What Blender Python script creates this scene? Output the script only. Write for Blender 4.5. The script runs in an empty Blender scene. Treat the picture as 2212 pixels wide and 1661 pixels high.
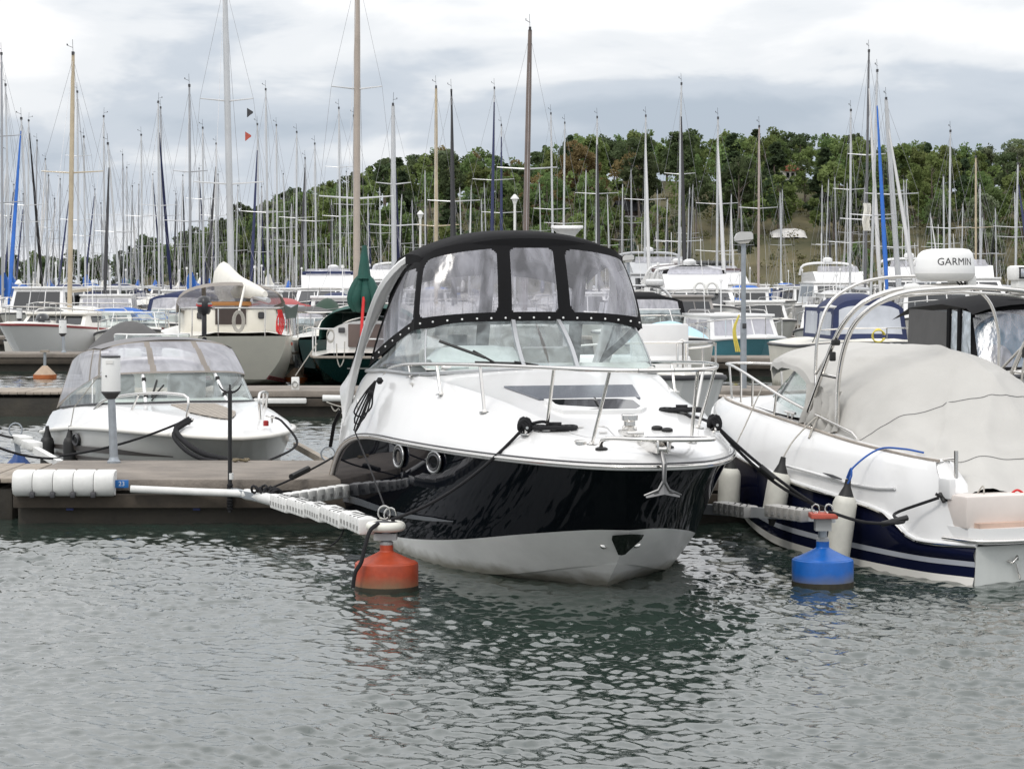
import bpy, math, random
import numpy as np
from mathutils import Vector, Matrix, noise as mnoise

# ------------------------------------------------------------------ camera, sky, sun, exposure
sc = bpy.context.scene
PX_F, CAM_H, PX_H, PX_C = 5000.0, 2.3, 608.0, 1106.0      # focal length, eye height, horizon row, centre column (2212 px wide picture)
cam = bpy.data.cameras.new('camera'); cam_o = bpy.data.objects.new('camera', cam)
sc.collection.objects.link(cam_o); sc.camera = cam_o
cam.sensor_width = 36.0; cam.lens = 36.0 * PX_F / 2212.0
cam.shift_y = -(1661 / 2 - PX_H) / 2212.0
cam.clip_start = 0.5; cam.clip_end = 6000
cam_o.location = (0, 0, CAM_H); cam_o.rotation_euler = (math.radians(90), 0, 0)

SUN_EL, SUN_AZ = math.radians(50), math.radians(212)       # azimuth measured clockwise from +Y
world = bpy.data.worlds.new('World'); sc.world = world; world.use_nodes = True
nt = world.node_tree; nt.nodes.clear()
def wn(t, **k):
    n = nt.nodes.new(t)
    for a, b in k.items(): setattr(n, a, b)
    return n
def wl(a, b): nt.links.new(a, b)
sky = wn('ShaderNodeTexSky', sky_type='NISHITA', sun_disc=False)
sky.sun_elevation = SUN_EL; sky.sun_rotation = SUN_AZ; sky.air_density = 1.2; sky.dust_density = 2.0
bg_sky = wn('ShaderNodeBackground'); bg_sky.inputs[1].default_value = 0.10
wl(sky.outputs[0], bg_sky.inputs[0])
tc = wn('ShaderNodeTexCoord')
def cloud(scale_xyz, detail, rough, dist, loc=(0, 0, 0)):
    mp = wn('ShaderNodeMapping'); mp.inputs['Scale'].default_value = scale_xyz; mp.inputs['Location'].default_value = loc
    wl(tc.outputs['Generated'], mp.inputs[0])
    n = wn('ShaderNodeTexNoise'); n.inputs['Scale'].default_value = 1; n.inputs['Detail'].default_value = detail
    n.inputs['Roughness'].default_value = rough; n.inputs['Distortion'].default_value = dist
    wl(mp.outputs[0], n.inputs['Vector']); return n.outputs['Fac']
def wmath(op, a, b):
    n = wn('ShaderNodeMath', operation=op)
    for i, x in enumerate((a, b)):
        if hasattr(x, 'links'): wl(x, n.inputs[i])
        else: n.inputs[i].default_value = x
    return n.outputs[0]
big = cloud((5.0, 5.0, 19.0), 3.0, 0.48, 0.30, (3.1, 0.4, 0.2))
fine = cloud((10, 10, 30.0), 5, 0.58, 0.3, (1.7, 5.0, 1.0))
sep = wn('ShaderNodeSeparateXYZ'); wl(tc.outputs['Generated'], sep.inputs[0])
elev = wn('ShaderNodeMapRange'); elev.inputs[1].default_value = 0.0; elev.inputs[2].default_value = 0.13
elev.inputs[3].default_value = -0.10; elev.inputs[4].default_value = 0.10
wl(sep.outputs[2], elev.inputs[0])
belt = wmath('DIVIDE', wmath('SUBTRACT', sep.outputs[2], 0.066), 0.026)          # a darker stratus belt low over the horizon
belt = wmath('MULTIPLY', wmath('POWER', 2.718, wmath('MULTIPLY', wmath('MULTIPLY', belt, belt), -1.0)), -0.075)
mixf = wmath('ADD', wmath('ADD', wmath('ADD', wmath('MULTIPLY', big, 0.66), wmath('MULTIPLY', fine, 0.34)), elev.outputs[0]), belt)
ramp = wn('ShaderNodeValToRGB'); cr = ramp.color_ramp; cr.interpolation = 'EASE'
cr.elements[0].position = 0.33; cr.elements[0].color = (0.42, 0.48, 0.56, 1)
cr.elements[1].position = 0.60; cr.elements[1].color = (0.92, 0.92, 0.93, 1)
e = cr.elements.new(0.43); e.color = (0.54, 0.59, 0.66, 1)
e = cr.elements.new(0.51); e.color = (0.77, 0.79, 0.82, 1)
wl(mixf, ramp.inputs[0])
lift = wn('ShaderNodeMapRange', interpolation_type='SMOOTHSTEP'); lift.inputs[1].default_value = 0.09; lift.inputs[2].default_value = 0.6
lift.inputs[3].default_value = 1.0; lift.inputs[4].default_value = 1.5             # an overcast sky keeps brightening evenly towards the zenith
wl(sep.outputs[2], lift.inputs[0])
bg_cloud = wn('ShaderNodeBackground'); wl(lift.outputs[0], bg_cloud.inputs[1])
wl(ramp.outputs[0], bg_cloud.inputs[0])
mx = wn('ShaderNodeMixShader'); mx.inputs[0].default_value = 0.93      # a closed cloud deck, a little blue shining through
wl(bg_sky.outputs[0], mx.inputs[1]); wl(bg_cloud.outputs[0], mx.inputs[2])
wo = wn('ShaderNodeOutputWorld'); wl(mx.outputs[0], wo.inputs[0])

sun = bpy.data.lights.new('sun', 'SUN'); sun.energy = 0.9; sun.angle = math.radians(14); sun.color = (1, 0.96, 0.9)
sun_o = bpy.data.objects.new('sun', sun); sc.collection.objects.link(sun_o)
sd = Vector((math.cos(SUN_EL) * math.sin(SUN_AZ), math.cos(SUN_EL) * math.cos(SUN_AZ), math.sin(SUN_EL)))
sun_o.rotation_euler = sd.to_track_quat('Z', 'Y').to_euler()
sc.view_settings.view_transform = 'Standard'; sc.view_settings.look = 'None'
sc.view_settings.exposure = 0.24; sc.view_settings.gamma = 1.0; sc.view_settings.use_curve_mapping = False
try:
    sc.cycles.max_bounces = 8; sc.cycles.transparent_max_bounces = 24; sc.cycles.use_denoising = True
    sc.cycles.caustics_reflective = True; sc.cycles.blur_glossy = 1.0; sc.cycles.caustics_refractive = False
except Exception: pass

# ------------------------------------------------------------------ helpers
RN = random.Random(11)
COL = sc.collection
def at(x, y, d): return Vector(((x - PX_C) * d / PX_F, d, CAM_H - (y - PX_H) * d / PX_F))
def atz(x, d, z): return Vector(((x - PX_C) * d / PX_F, d, z))

MATS = {}
def mat(name, col, rough=0.5, metal=0.0, var=0.06, vs=2.5, bump=0.0, bs=40.0, coat=0.0, spec=0.5, col2=None, rnd=0.0):
    if name in MATS: return MATS[name]
    m = bpy.data.materials.new(name); m.use_nodes = True; MATS[name] = m
    t = m.node_tree; b = t.nodes['Principled BSDF']
    b.inputs['Roughness'].default_value = rough; b.inputs['Metallic'].default_value = metal
    b.inputs['Coat Weight'].default_value = coat; b.inputs['Coat Roughness'].default_value = 0.05
    b.inputs['Specular IOR Level'].default_value = spec
    c = tuple(col) + (1,)
    b.inputs['Base Color'].default_value = c
    if var > 0 or col2 or rnd:
        g = t.nodes.new('ShaderNodeNewGeometry')
        n = t.nodes.new('ShaderNodeTexNoise'); n.inputs['Scale'].default_value = vs; n.inputs['Detail'].default_value = 6
        n.inputs['Roughness'].default_value = 0.65
        t.links.new(g.outputs['Position'], n.inputs['Vector'])
        r = t.nodes.new('ShaderNodeValToRGB')
        r.color_ramp.elements[0].position = 0.3; r.color_ramp.elements[1].position = 0.7
        lo = tuple(x * (1 - var) for x in col) + (1,)
        hi = (tuple(col2) + (1,)) if col2 else tuple(min(1, x * (1 + var)) for x in col) + (1,)
        r.color_ramp.elements[0].color = lo; r.color_ramp.elements[1].color = hi
        t.links.new(n.outputs['Fac'], r.inputs[0])
        out = r.outputs[0]
        if rnd:
            oi = t.nodes.new('ShaderNodeObjectInfo')
            hs = t.nodes.new('ShaderNodeHueSaturation')
            mr = t.nodes.new('ShaderNodeMapRange'); mr.inputs[3].default_value = 1 - rnd; mr.inputs[4].default_value = 1 + rnd
            mh = t.nodes.new('ShaderNodeMapRange'); mh.inputs[3].default_value = 0.5 - rnd * 0.09; mh.inputs[4].default_value = 0.5 + rnd * 0.05
            t.links.new(oi.outputs['Random'], mr.inputs[0]); t.links.new(oi.outputs['Random'], mh.inputs[0])
            t.links.new(mr.outputs[0], hs.inputs['Value']); t.links.new(mh.outputs[0], hs.inputs['Hue'])
            t.links.new(out, hs.inputs['Color']); out = hs.outputs[0]
        t.links.new(out, b.inputs['Base Color'])
        # roughness breaks up a little too
        mr2 = t.nodes.new('ShaderNodeMapRange'); mr2.inputs[3].default_value = max(0.02, rough * 0.85); mr2.inputs[4].default_value = min(1, rough * 1.2)
        t.links.new(n.outputs['Fac'], mr2.inputs[0]); t.links.new(mr2.outputs[0], b.inputs['Roughness'])
    if bump > 0:
        g2 = t.nodes.new('ShaderNodeNewGeometry')
        n2 = t.nodes.new('ShaderNodeTexNoise'); n2.inputs['Scale'].default_value = bs; n2.inputs['Detail'].default_value = 4
        t.links.new(g2.outputs['Position'], n2.inputs['Vector'])
        bp = t.nodes.new('ShaderNodeBump'); bp.inputs['Strength'].default_value = bump; bp.inputs['Distance'].default_value = 0.02
        t.links.new(n2.outputs['Fac'], bp.inputs['Height']); t.links.new(bp.outputs[0], b.inputs['Normal'])
    return m
def two_sided(t, fr, ior):
    """the same Fresnel curve whichever way a thin sheet's faces point"""
    g = t.nodes.new('ShaderNodeNewGeometry'); r = t.nodes.new('ShaderNodeMapRange'); r.inputs[3].default_value = ior; r.inputs[4].default_value = 1 / ior
    t.links.new(g.outputs['Backfacing'], r.inputs[0]); t.links.new(r.outputs[0], fr.inputs[0])
def clear_mat(name, tint, milky, milk_col=(0.8, 0.8, 0.82), gloss_rough=0.05, ior=1.45, ripple=0.0, extra=0.0, uneven=1.0):
    """a clear sheet: see-through, mirror-like by Fresnel, with a little milkiness that can also paint in sheen"""
    if name in MATS: return MATS[name]
    m = bpy.data.materials.new(name); m.use_nodes = True; MATS[name] = m
    t = m.node_tree; t.nodes.clear(); N = t.nodes.new
    tr = N('ShaderNodeBsdfTransparent'); tr.inputs[0].default_value = tuple(tint) + (1,)
    df = N('ShaderNodeBsdfDiffuse'); df.inputs[0].default_value = tuple(milk_col) + (1,)
    gl = N('ShaderNodeBsdfGlossy'); gl.inputs['Roughness'].default_value = gloss_rough
    fr = N('ShaderNodeFresnel'); two_sided(t, fr, ior)
    m1 = N('ShaderNodeMixShader'); m2 = N('ShaderNodeMixShader'); o = N('ShaderNodeOutputMaterial')
    L = t.links.new
    if milky > 0:
        g = N('ShaderNodeNewGeometry'); mp = N('ShaderNodeMapping'); mp.inputs['Scale'].default_value = (7, 7, 1.2)
        n = N('ShaderNodeTexNoise'); n.inputs['Scale'].default_value = 1.0; n.inputs['Detail'].default_value = 3; n.inputs['Distortion'].default_value = 0.6
        L(g.outputs['Position'], mp.inputs[0]); L(mp.outputs[0], n.inputs['Vector'])
        mr = N('ShaderNodeMapRange'); mr.inputs[1].default_value = 0.35; mr.inputs[2].default_value = 0.7
        mr.inputs[3].default_value = milky * (1 - .65 * uneven); mr.inputs[4].default_value = milky * (1 + .5 * uneven)
        L(n.outputs['Fac'], mr.inputs[0]); L(mr.outputs[0], m1.inputs[0])
    else: m1.inputs[0].default_value = 0.0
    L(tr.outputs[0], m1.inputs[1]); L(df.outputs[0], m1.inputs[2])
    ad = N('ShaderNodeMath'); ad.operation = 'ADD'; ad.inputs[1].default_value = extra; ad.use_clamp = True
    L(fr.outputs[0], ad.inputs[0]); L(ad.outputs[0], m2.inputs[0]); L(m1.outputs[0], m2.inputs[1]); L(gl.outputs[0], m2.inputs[2]); L(m2.outputs[0], o.inputs[0])
    if ripple > 0:
        g2 = N('ShaderNodeNewGeometry'); mp2 = N('ShaderNodeMapping'); mp2.inputs['Scale'].default_value = (6, 6, 1.5)
        n2 = N('ShaderNodeTexNoise'); n2.inputs['Scale'].default_value = 1.3; n2.inputs['Detail'].default_value = 2
        L(g2.outputs['Position'], mp2.inputs[0]); L(mp2.outputs[0], n2.inputs['Vector'])
        bp = N('ShaderNodeBump'); bp.inputs['Strength'].default_value = ripple; bp.inputs['Distance'].default_value = 0.06
        L(n2.outputs['Fac'], bp.inputs['Height']); L(bp.outputs[0], gl.inputs['Normal']); L(bp.outputs[0], fr.inputs['Normal'])
    return m

def crs(pts, n):
    """Catmull-Rom resample of control points to n points, evenly by chord length"""
    P = np.array(pts, float)
    if len(P) == 2:
        t = np.linspace(0, 1, n)[:, None]; return P[0] * (1 - t) + P[1] * t
    d = np.r_[0, np.cumsum(np.linalg.norm(np.diff(P, axis=0), axis=1))]
    ts = np.linspace(0, d[-1], n); out = np.zeros((n, P.shape[1]))
    m = np.zeros_like(P)
    for i in range(len(P)):
        a, b = max(i - 1, 0), min(i + 1, len(P) - 1)
        m[i] = (P[b] - P[a]) / max(d[b] - d[a], 1e-6)
    for k, t in enumerate(ts):
        i = min(max(np.searchsorted(d, t) - 1, 0), len(P) - 2); h = d[i + 1] - d[i]; s = (t - d[i]) / max(h, 1e-9)
        out[k] = (2*s**3 - 3*s*s + 1) * P[i] + (s**3 - 2*s*s + s) * h * m[i] + (-2*s**3 + 3*s*s) * P[i+1] + (s**3 - s*s) * h * m[i+1]
    return out

class MB:
    """collects shapes; build() links them as ONE mesh object"""
    def __init__(s): s.v = []; s.f = []
    def add(s, vs, fs):
        o = len(s.v); s.v += [tuple(float(c) for c in p) for p in vs]; s.f += [tuple(i + o for i in f) for f in fs]; return s
    def box(s, c, d, rz=0.0, rx=0.0, ry=0.0, taper=1.0):
        M = Matrix.Rotation(rz, 3, 'Z') @ Matrix.Rotation(ry, 3, 'Y') @ Matrix.Rotation(rx, 3, 'X')
        vs = []
        for z in (-.5, .5):
            k = taper if z > 0 else 1
            for x, y in ((-.5, -.5), (.5, -.5), (.5, .5), (-.5, .5)):
                vs.append(Vector(c) + M @ Vector((x * d[0] * k, y * d[1] * k, z * d[2])))
        return s.add(vs, [(3, 2, 1, 0), (4, 5, 6, 7), (0, 1, 5, 4), (1, 2, 6, 5), (2, 3, 7, 6), (3, 0, 4, 7)])
    def rbox(s, c, d, b, rz=0.0):
        """box with chamfered edges all round"""
        import bmesh
        bm = bmesh.new(); bmesh.ops.create_cube(bm, size=1)
        for v in bm.verts: v.co = Vector((v.co.x * d[0], v.co.y * d[1], v.co.z * d[2]))
        bmesh.ops.bevel(bm, geom=bm.edges[:], offset=b, segments=2, profile=0.5, affect='EDGES')
        M = Matrix.Rotation(rz, 3, 'Z'); bm.verts.index_update()
        s.add([Vector(c) + M @ v.co for v in bm.verts], [tuple(v.index for v in f.verts) for f in bm.faces]); bm.free(); return s
    def tube(s, pts, r, n=6, closed=False, caps=True):
        P = [Vector(p) for p in pts]; N = len(P); up = None; rings = []
        rr = r if hasattr(r, '__len__') else [r] * N
        for i in range(N):
            if closed: t = P[(i + 1) % N] - P[i - 1]
            else: t = P[min(i + 1, N - 1)] - P[max(i - 1, 0)]
            if t.length < 1e-9: t = Vector((0, 0, 1))
            t.normalize()
            if up is None: up = t.orthogonal().normalized()
            else:
                up = up - t * up.dot(t)
                up = up.normalized() if up.length > 1e-6 else t.orthogonal().normalized()
            w = t.cross(up)
            rings.append([P[i] + (up * math.cos(a) + w * math.sin(a)) * rr[i] for a in (2 * math.pi * k / n for k in range(n))])
        vs = [p for ring in rings for p in ring]; fs = []
        for i in range(N if closed else N - 1):
            j = (i + 1) % N
            for k in range(n): fs.append((i * n + k, i * n + (k + 1) % n, j * n + (k + 1) % n, j * n + k))
        if caps and not closed: fs.append(tuple(range(n - 1, -1, -1))); fs.append(tuple((N - 1) * n + k for k in range(n)))
        return s.add(vs, fs)
    def lathe(s, prof, c=(0, 0, 0), n=20, rot=None, sx=1.0, sy=1.0):
        vs = []; fs = []; c = Vector(c)
        for r, z in prof:
            for k in range(n):
                a = 2 * math.pi * k / n; p = Vector((r * math.cos(a) * sx, r * math.sin(a) * sy, z))
                vs.append(c + (rot @ p if rot else p))
        for i in range(len(prof) - 1):
            for k in range(n): fs.append((i * n + k, i * n + (k + 1) % n, (i + 1) * n + (k + 1) % n, (i + 1) * n + k))
        fs.append(tuple(range(n - 1, -1, -1))); fs.append(tuple((len(prof) - 1) * n + k for k in range(n)))
        return s.add(vs, fs)
    def loft(s, rings, closed=False, cap0=False, cap1=False):
        n = len(rings[0]); vs = [p for r in rings for p in r]; fs = []
        for i in range(len(rings) - 1):
            for k in range(n if closed else n - 1):
                j = (k + 1) % n; fs.append((i * n + k, i * n + j, (i + 1) * n + j, (i + 1) * n + k))
        if cap0: fs.append(tuple(range(n - 1, -1, -1)))
        if cap1: fs.append(tuple((len(rings) - 1) * n + k for k in range(n)))
        return s.add(vs, fs)
    def mirror(s):
        """reflect everything so far across y = 0"""
        vs = [(x, -y, z) for x, y, z in s.v]; fs = [tuple(reversed(f)) for f in s.f]; return s.add(vs, fs)
    def prism(s, poly, axis, a, b):
        """2D polygon extruded along an axis from a to b"""
        def mk(p, t):
            return {'x': (t, p[0], p[1]), 'y': (p[0], t, p[1]), 'z': (p[0], p[1], t)}[axis]
        n = len(poly); vs = [mk(p, a) for p in poly] + [mk(p, b) for p in poly]
        return s.add(vs, [tuple(range(n - 1, -1, -1)), tuple(range(n, 2 * n))] + [(k, (k + 1) % n, n + (k + 1) % n, n + k) for k in range(n)])
    def mesh(s, name, m, smooth=35):
        me = bpy.data.meshes.new(name); me.from_pydata(s.v, [], s.f); me.materials.append(m)
        me.validate(); 
        if smooth:
            me.shade_smooth(); me.set_sharp_from_angle(angle=math.radians(smooth))
        me.update(); return me
    def build(s, name, m, parent=None, smooth=35, label=None):
        o = bpy.data.objects.new(name, s.mesh(name, m, smooth)); COL.objects.link(o)
        if parent is not None: o.parent = parent
        if label: o['label'] = label
        return o
def obj(name, me, parent=None):
    o = bpy.data.objects.new(name, me); COL.objects.link(o)
    if parent is not None: o.parent = parent
    return o
def tag(o, label, cat, group=None, kind=None):
    if kind: o['kind'] = kind
    if label: o['label'] = label
    if cat: o['category'] = cat
    if group: o['group'] = group
    return o
def thing(name, label, cat, loc=(0, 0, 0), rz=0.0, group=None):
    o = bpy.data.objects.new(name, None); COL.objects.link(o); o.empty_display_size = 0.1
    o.location = loc; o.rotation_euler = (0, 0, rz); return tag(o, label, cat, group)
def frame(name, label, cat, X, Y, deg, group=None):
    """boat frame: local x runs away from the viewer turned deg to the left, local y to the picture's left"""
    return thing(name, label, cat, (X, Y, 0), math.radians(90 + deg), group)
def skin(curves, n, rows=1):
    """surface through several long curves (one side)"""
    C = [crs(c, n) for c in curves]
    return MB().loft([[tuple(p) for p in c] for c in C])
def surf_split(P, nu, nv, classify):
    """evaluate P(s,t) on a grid and sort the cells by classify(s,t) -> key into several meshes"""
    V = [[P(i / nu, j / nv) for j in range(nv + 1)] for i in range(nu + 1)]
    out = {}
    idx = {}
    for i in range(nu):
        for j in range(nv):
            k = classify((i + .5) / nu, (j + .5) / nv)
            if k is None: continue
            mb = out.setdefault(k, MB()); d = idx.setdefault(k, {})
            f = []
            for a, b in ((i, j), (i + 1, j), (i + 1, j + 1), (i, j + 1)):
                if (a, b) not in d: d[(a, b)] = len(mb.v); mb.v.append(tuple(V[a][b]))
                f.append(d[(a, b)])
            mb.f.append(tuple(f))
    return out
def rrect(s, t, s0, s1, t0, t1, r, ws=1.0, wt=1.0):
    """inside a rounded rectangle; ws, wt scale s and t to metres"""
    x = (s - (s0 + s1) / 2) * ws; y = (t - (t0 + t1) / 2) * wt
    hx, hy = (s1 - s0) / 2 * ws, (t1 - t0) / 2 * wt
    dx, dy = abs(x) - (hx - r), abs(y) - (hy - r)
    if dx <= 0 and dy <= 0: return True
    return math.hypot(max(dx, 0), max(dy, 0)) <= r
def text_mesh(name, body, size, m, place, extrude=0.0):
    """lettering as a mesh; place(x, y, z) maps flat letters into the thing's space"""
    c = bpy.data.curves.new(name, 'FONT'); c.body = body; c.size = size; c.align_x = 'CENTER'; c.align_y = 'CENTER'; c.extrude = extrude
    c.resolution_u = 3
    o = bpy.data.objects.new(name, c); COL.objects.link(o)
    dg = bpy.context.evaluated_depsgraph_get(); dg.update()
    me = bpy.data.meshes.new_from_object(o.evaluated_get(dg)); bpy.data.objects.remove(o); bpy.data.curves.remove(c)
    for v in me.vertices: v.co = place(v.co.x, v.co.y, v.co.z)
    me.materials.clear(); me.materials.append(m); me.name = name
    return me
def sag(a, b, drop, n=14):
    a, b = Vector(a), Vector(b)
    return [a.lerp(b, t) - Vector((0, 0, drop * 4 * t * (1 - t))) for t in (i / (n - 1) for i in range(n))]

# ------------------------------------------------------------------ materials
W = mat('white_gelcoat', (0.73, 0.73, 0.725), 0.22, var=0.03, vs=1.3, coat=0.35)
W2 = mat('warm_white_gelcoat', (0.74, 0.72, 0.67), 0.3, var=0.05, vs=1.1, coat=0.2)
CREAM = mat('cream_gelcoat', (0.78, 0.75, 0.66), 0.35, var=0.06, vs=1.2, coat=0.15)
GREYW = mat('bottom_white', (0.84, 0.84, 0.82), 0.3, var=0.08, vs=3.0, coat=0.1)
def gloss_dark(name, col, refl, rough=0.03):
    """dark gelcoat: near-black body under a mirror coat that keeps part of what it reflects"""
    m = bpy.data.materials.new(name); m.use_nodes = True; MATS[name] = m; t = m.node_tree; t.nodes.clear(); N = t.nodes.new
    d = N('ShaderNodeBsdfDiffuse'); d.inputs[0].default_value = tuple(col) + (1,)
    g = N('ShaderNodeBsdfGlossy'); g.inputs[0].default_value = (refl, refl, refl * 1.05, 1); g.inputs['Roughness'].default_value = rough
    f = N('ShaderNodeFresnel'); two_sided(t, f, 1.5); x = N('ShaderNodeMixShader'); o = N('ShaderNodeOutputMaterial')
    t.links.new(f.outputs[0], x.inputs[0]); t.links.new(d.outputs[0], x.inputs[1]); t.links.new(g.outputs[0], x.inputs[2]); t.links.new(x.outputs[0], o.inputs[0])
    return m
BLACKHULL = gloss_dark('black_gelcoat', (0.003, 0.004, 0.007), 0.5)
NAVYHULL = gloss_dark('navy_gelcoat', (0.006, 0.008, 0.026), 0.28, 0.08)
STEEL = mat('stainless_steel', (0.72, 0.70, 0.67), 0.13, 1.0, var=0.05, vs=8)
GALV = mat('galvanised_steel', (0.34, 0.37, 0.40), 0.45, 0.6, var=0.15, vs=9)
ALU = mat('mast_aluminium', (0.56, 0.57, 0.58), 0.38, 0.55, var=0.08, vs=1.5)
ALUD = mat('dull_mast_aluminium', (0.36, 0.37, 0.39), 0.45, 0.4, var=0.10, vs=1.5)
WIRE = mat('rigging_wire', (0.30, 0.30, 0.31), 0.4, 0.5, var=0.0)
TAN = mat('varnished_spruce', (0.46, 0.385, 0.27), 0.4, var=0.18, vs=2.0, coat=0.2)
BROWN = mat('mahogany_mast', (0.15, 0.115, 0.10), 0.4, var=0.2, vs=2.0, coat=0.2)
BLACKM = mat('black_mast_cover', (0.012, 0.012, 0.015), 0.6, var=0.2)
RUBBER = mat('black_rubber', (0.012, 0.012, 0.012), 0.55, var=0.15, vs=15)
ROPE = mat('black_rope', (0.010, 0.010, 0.012), 0.85, var=0.3, vs=60, bump=0.5, bs=150)
ROPEG = mat('grey_rope', (0.42, 0.40, 0.36), 0.85, var=0.2, vs=50, bump=0.4, bs=120)
ROPEB = mat('blue_rope', (0.02, 0.09, 0.35), 0.8, var=0.2, vs=40)
ROPER = mat('red_rope', (0.55, 0.03, 0.03), 0.8, var=0.2, vs=40)
ROPEY = mat('yellow_rope', (0.62, 0.52, 0.10), 0.8, var=0.2, vs=40)
BCANVAS = mat('black_canvas', (0.008, 0.008, 0.009), 0.85, var=0.25, vs=5, bump=0.3, bs=8, spec=0.2)
NCANVAS = mat('navy_canvas', (0.013, 0.022, 0.075), 0.75, var=0.2, vs=4, bump=0.25, bs=7)
GCANVAS = mat('grey_canvas', (0.085, 0.083, 0.082), 0.8, var=0.15, vs=3, bump=0.25, bs=5)
TCANVAS = mat('taupe_canvas', (0.24, 0.215, 0.19), 0.8, var=0.12, vs=4, bump=0.2, bs=8)
TARP = mat('pale_tarp', (0.47, 0.46, 0.435), 0.7, var=0.05, vs=2.5, bump=0.35, bs=5)
SAILW = mat('white_sail_cover', (0.70, 0.68, 0.62), 0.75, var=0.07, vs=3, bump=0.3, bs=6)
SAILB = mat('blue_sail_cover', (0.015, 0.11, 0.42), 0.7, var=0.15, vs=3, bump=0.3, bs=6)
SAILN = mat('navy_sail_cover', (0.012, 0.018, 0.07), 0.7, var=0.2, vs=3, bump=0.3, bs=6)
SAILG = mat('green_sail_cover', (0.008, 0.068, 0.052), 0.7, var=0.2, vs=4, bump=0.4, bs=7)
GREENH = mat('dark_green_gelcoat', (0.006, 0.035, 0.033), 0.12, var=0.1, coat=0.4)
DGLASS = mat('dark_window', (0.012, 0.014, 0.016), 0.05, var=0.0, spec=0.8)
DGREY = mat('dark_grey_plastic', (0.05, 0.05, 0.055), 0.45, var=0.15)
MGREY = mat('grey_plastic', (0.33, 0.34, 0.34), 0.5, var=0.1, vs=4)
WPLAST = mat('white_plastic', (0.70, 0.70, 0.68), 0.45, var=0.09, vs=6)
LGREY = mat('light_grey_vinyl', (0.5, 0.5, 0.5), 0.5, var=0.06)
TEAK = mat('weathered_teak', (0.30, 0.265, 0.225), 0.7, var=0.2, vs=14, bump=0.2, bs=60)
ORANGE = mat('orange_float', (0.35, 0.050, 0.017), 0.45, var=0.22, vs=9, bump=0.10, bs=25)
FADEDOR = mat('faded_orange_float', (0.40, 0.30, 0.22), 0.7, var=0.2, vs=6)
BLUEF = mat('blue_float', (0.003, 0.105, 0.42), 0.38, var=0.14, vs=9, bump=0.06, bs=25)
ALGAE = mat('algae_band', (0.025, 0.022, 0.012), 0.7, var=0.4, vs=20)
CONC = mat('weathered_concrete', (0.20, 0.175, 0.15), 0.9, var=0.38, vs=1.6, bump=0.5, bs=30)
CONCD = mat('wet_concrete', (0.030, 0.026, 0.019), 0.7, var=0.5, vs=2.6, bump=0.4, bs=12)
WOODD = mat('dark_timber', (0.050, 0.040, 0.030), 0.8, var=0.35, vs=3, bump=0.4, bs=14)
WOODL = mat('grey_deck_timber', (0.30, 0.26, 0.215), 0.85, var=0.25, vs=4, bump=0.3, bs=25)
FENDER = mat('used_white_fender', (0.60, 0.59, 0.53), 0.5, var=0.12, vs=6)
RED = mat('faded_red_paint', (0.45, 0.09, 0.06), 0.6, var=0.3, vs=18)
SIGNB = mat('blue_sign', (0.015, 0.14, 0.42), 0.5, var=0.1)
TURQ = mat('turquoise_gelcoat', (0.09, 0.28, 0.34), 0.25, var=0.08, coat=0.3)
LBLUE = mat('pale_blue_cover', (0.40, 0.60, 0.70), 0.6, var=0.08, bump=0.2, bs=5)
GLASS = clear_mat('clear_glass', (0.86, 0.93, 0.92), 0.15, (0.72, 0.82, 0.83), 0.015, 1.42)
VINYL = clear_mat('clear_vinyl', (0.72, 0.72, 0.75), 0.30, (0.64, 0.64, 0.71), 0.16, 1.5, ripple=0.16, extra=0.02)  # lavender milk: part cloudy vinyl, part reflected sheen painted into the colour
VINYLG = clear_mat('smoky_vinyl', (0.62, 0.62, 0.66), 0.46, (0.66, 0.66, 0.71), 0.28, 1.30, ripple=0.10, uneven=0.35)

def scum_line(m, z0=0.02, z1=0.11):
    """a yellow-brown stain just above the water, ragged along its upper edge"""
    t = m.node_tree; b = t.nodes['Principled BSDF']; src = b.inputs['Base Color'].links[0].from_socket
    g = t.nodes.new('ShaderNodeNewGeometry'); sp = t.nodes.new('ShaderNodeSeparateXYZ'); t.links.new(g.outputs['Position'], sp.inputs[0])
    n = t.nodes.new('ShaderNodeTexNoise'); n.inputs['Scale'].default_value = 5; n.inputs['Detail'].default_value = 5; t.links.new(g.outputs['Position'], n.inputs['Vector'])
    a = t.nodes.new('ShaderNodeMath'); a.operation = 'MULTIPLY_ADD'; a.inputs[1].default_value = -0.14; t.links.new(n.outputs['Fac'], a.inputs[0]); t.links.new(sp.outputs[2], a.inputs[2])
    r = t.nodes.new('ShaderNodeMapRange'); r.inputs[1].default_value = z0 - .07; r.inputs[2].default_value = z1 - .07; r.inputs[3].default_value = 0.75; r.inputs[4].default_value = 0.0; t.links.new(a.outputs[0], r.inputs[0])
    mx_ = t.nodes.new('ShaderNodeMix'); mx_.data_type = 'RGBA'; mx_.inputs[7].default_value = (0.16, 0.14, 0.08, 1)
    t.links.new(r.outputs[0], mx_.inputs[0]); t.links.new(src, mx_.inputs[6]); t.links.new(mx_.outputs[2], b.inputs['Base Color'])
for m_ in (GREYW, ORANGE, BLUEF, CREAM): scum_line(m_)
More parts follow.
